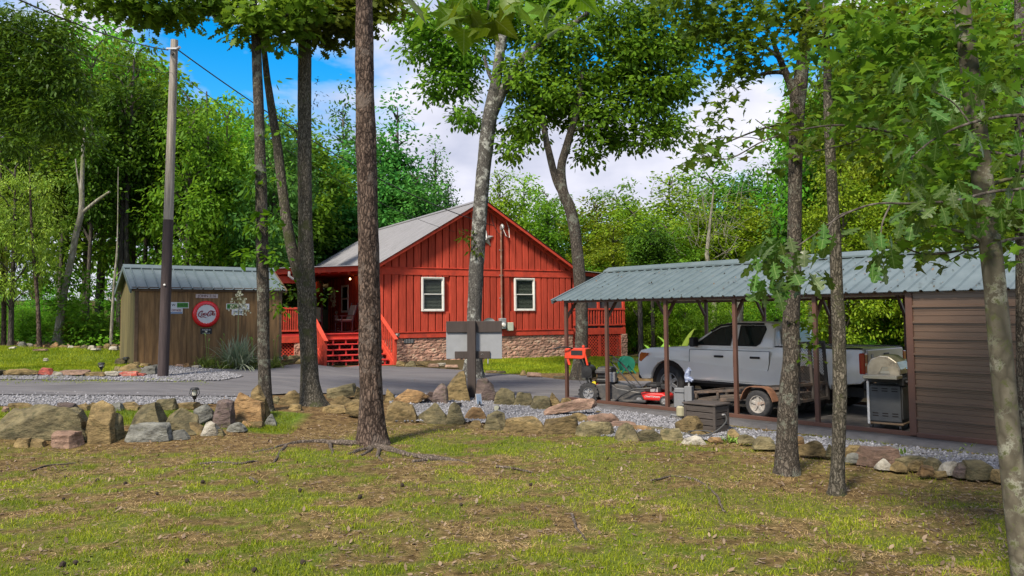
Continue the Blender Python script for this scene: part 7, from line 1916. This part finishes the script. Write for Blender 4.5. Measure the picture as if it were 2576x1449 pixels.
# ================================================================== grass, straw and leaf litter
def blades(name, n, xr, yr, hr, wd, mat, cover=None, power=1.0, lean=.5, seed=1, flatlay=False, bias=1.0):
    rng = np.random.default_rng(seed)
    y = yr[0] + (yr[1] - yr[0]) * rng.random(n) ** bias
    half = (xr[1] - xr[0]) / 2
    x = (xr[0] + xr[1]) / 2 + (rng.random(n) * 2 - 1) * half if xr[2] == 0 else (rng.random(n) * 2 - 1) * (y * .68 + .5)
    if cover is not None:
        keep = rng.random(n) < np.clip(cover(x, y), 0, 1) ** power
        x, y = x[keep], y[keep]
    m = len(x)
    z = hz(x, y) + (fbm(x * .9, y * .9, 21, 3) - .5) * .07 * ((y < 13) & (np.abs(x) < 12)) - .004
    tuft = vnoise(x * 5, y * 5, 31)
    h = rng.uniform(*hr, m) * (.45 + 1.0 * tuft); w = wd * rng.uniform(.7, 1.3, m)
    a = rng.random(m) * 6.283; la = rng.random(m) * 6.283; ln = h * lean * rng.uniform(.3, 1.4, m)
    if flatlay: ln = h; hz_ = h * rng.uniform(.02, .25, m)
    else: hz_ = h
    dx_, dy_ = np.cos(a) * w / 2, np.sin(a) * w / 2
    lx, ly = np.cos(la) * ln, np.sin(la) * ln
    P = np.stack([x, y, z], 1)
    s = np.stack([dx_, dy_, np.zeros(m)], 1)
    mid = P + np.stack([lx * .35, ly * .35, hz_ * .62], 1)
    tip = P + np.stack([lx, ly, hz_], 1)
    V = np.stack([P - s, P + s, mid + s * .7, mid - s * .7, tip], 1).reshape(-1, 3)
    i = (np.arange(m) * 5)[:, None]
    F4 = i + np.array([[0, 1, 2, 3]]); F3 = i + np.array([[3, 2, 4]])
    return kind(link_mesh(name, mesh_np(name, V, [F4, F3]), mat), 'stuff')
M_blade = leaf_mat('grass_blade', (.03, .085, .003), (.35, .38, .022), trans=.35, hue=0, spec=.15)
M_blade2 = leaf_mat('grass_blade_lawn', (.05, .12, .004), (.35, .39, .022), trans=.35, hue=0, spec=.15)
M_straw = leaf_mat('dry_straw', (.12, .072, .026), (.74, .54, .25), trans=.15, hue=0)
M_litter = leaf_mat('leaf_litter', (.075, .045, .028), (.34, .25, .165), trans=.1, hue=0)
cov_front = lambda x, y: np.where(y < 13.6, grass_cover(x, y), 0)
blades('grass', 330000, (0, 0, 1), (5.0, 13.6), (.018, .048), .007, M_blade, cov_front, 1.5, .8, 1, bias=1.15)
blades('dry_grass', 300000, (0, 0, 1), (5.0, 14.0), (.03, .085), .0075, M_straw, lambda x, y: np.clip(1.1 - grass_cover(x, y), .25, 1) * (.25 + .75 * sstep(.35, .6, fbm(x * 1.1, y * 1.4, 40, 3))), 1.0, 1.2, 2, flatlay=True, bias=1.1)
blades('terrace_grass', 16000, (-11.5, -3.8, 0), (12.4, 14.4), (.03, .08), .008, M_blade2, grass_cover, 1, .6, 3)
blades('lawn_grass', 90000, (-17, -6.5, 0), (17.6, 25.6), (.03, .075), .012, M_blade2, lambda x, y: grass_cover(x, y) * (np.abs(x + 8.3) + (y - 22.5) * .4 > -9), 1, .6, 4)
blades('house_lawn_grass', 70000, (-1.4, 8.5, 0), (24.2, 33), (.03, .08), .013, M_blade2, lambda x, y: np.where(grass_cover(x, y) > .4, 1, 0), 1, .6, 5)
# scattered dead leaves and bark bits
rng = np.random.default_rng(12)
def litter(name, n, xf, yr, size, mat, keep=None, seed=1):
    rng = np.random.default_rng(seed)
    y = rng.uniform(*yr, n); x = xf(rng, y)
    if keep is not None:
        k = rng.random(n) < keep(x, y); x, y = x[k], y[k]
    z = hz(x, y) + (fbm(x * .9, y * .9, 21, 3) - .5) * .07 * ((y < 13) & (np.abs(x) < 12)) + .008
    C = np.stack([x, y, z], 1)
    V, F = leaf_arrays(C, size, 'ovate', rng, .0, 2.2, .35)
    V[:, 2] = np.maximum(V[:, 2], np.repeat(z, 6) - .006)
    return kind(link_mesh(name, mesh_np(name, V, F), mat), 'stuff')
litter('leaf_litter', 19000, lambda r, y: (r.random(len(y)) * 2 - 1) * (y * .68 + .5), (5, 15), .055, M_litter, lambda x, y: np.clip(1.15 - grass_cover(x, y), .12, 1) * (.3 + .7 * vnoise(x * .8, y * .8, 50)), 3)
litter('drive_litter', 900, lambda r, y: r.uniform(-13, 3, len(y)), (14.8, 26), .05, M_litter, lambda x, y: (vnoise(x * .5, y * .5, 9) > .45) * 1.0, 6)
litter('forest_litter', 9000, lambda r, y: np.where(r.random(len(y)) < .6, r.uniform(-26, -6, len(y)), r.uniform(6, 24, len(y))), (25.5, 38), .14, M_litter, None, 4)
# dead leaves fallen on the carport roof
rngr = np.random.default_rng(5)
xs_ = rngr.uniform(-.2, 10.8, 420); ys_ = rngr.uniform(-.1, 1.75, 420); ks_ = rngr.random(420) < .35 + .65 * (xs_ > 4)
xs_, ys_ = xs_[ks_], ys_[ks_]
C = np.stack([xs_, ys_, EZ + (ys_ + .16) * (RZ + .03 - EZ) / 1.96 + .03], 1)
V, F = leaf_arrays(C, .06, 'ovate', rngr, .1, 3.0, .3)
o = link_mesh('roof_litter', mesh_np('roof_litter', V, F), M_litter); o.matrix_world = CMx; kind(o, 'stuff')
# dark seed balls in the grass
sb_me = MB().lathe([(0, -.022), (.016, -.014), (.022, 0), (.016, .014), (0, .022)], n=10).mesh('seed_ball', 0)
for v_ in sb_me.vertices: v_.co *= 1 + .35 * (mnoise.noise(v_.co * 120))
sb_me.materials.append(M('seed_ball_brown', (.03, .02, .014), rough=.9, var=.4))
for px, py in ((165, 1205), (245, 1216), (160, 1260), (315, 1222), (395, 1249), (510, 1217), (905, 1262), (755, 1240), (190, 1421), (157, 1425), (640, 1440), (1012, 1228), (470, 1420), (762, 1425), (1160, 1278), (1335, 1226)):
    g = GP(px, py); o = bpy.data.objects.new('seed_ball', sb_me); col.objects.link(o)
    o.location = (g.x, g.y, hz(g.x, g.y) + .02 + (float(fbm(g.x * .9, g.y * .9, 21, 3)) - .5) * .07); o.rotation_euler = (random.random() * 3, random.random() * 3, 0)
    s = random.uniform(.8, 1.3); o.scale = (s, s, s)
    tag(o, 'small dark spiky seed ball lying in the patchy lawn', 'seed ball', 'seed balls in the lawn')
# young plants at the stone borders
for px, py, n, lab in ((1842, 1112, 26, 'bright weed tuft against the last rock by the hose'), (2205, 1172, 30, 'leafy weed growing over the kerb stones by the thin maple'), (2263, 1145, 14, 'small weed sprouting in the carport gravel'), (2445, 1135, 8, 'tiny weed in the gravel below the brown wall'), (1480, 1012, 0, '')):
    if not n: continue
    g = GP(px, py); t = thing('weed', lab, 'plant', g, 0, 'weeds along the stone borders'); mb = MB()
    for k in range(n): strap(mb, (random.gauss(0, .05), random.gauss(0, .05), 0), random.uniform(0, 6.28), random.uniform(.1, .24), .03, random.uniform(.5, 1.3), random.uniform(.2, .7), .2, 4)
    mb.build('foliage', M_lily, t)
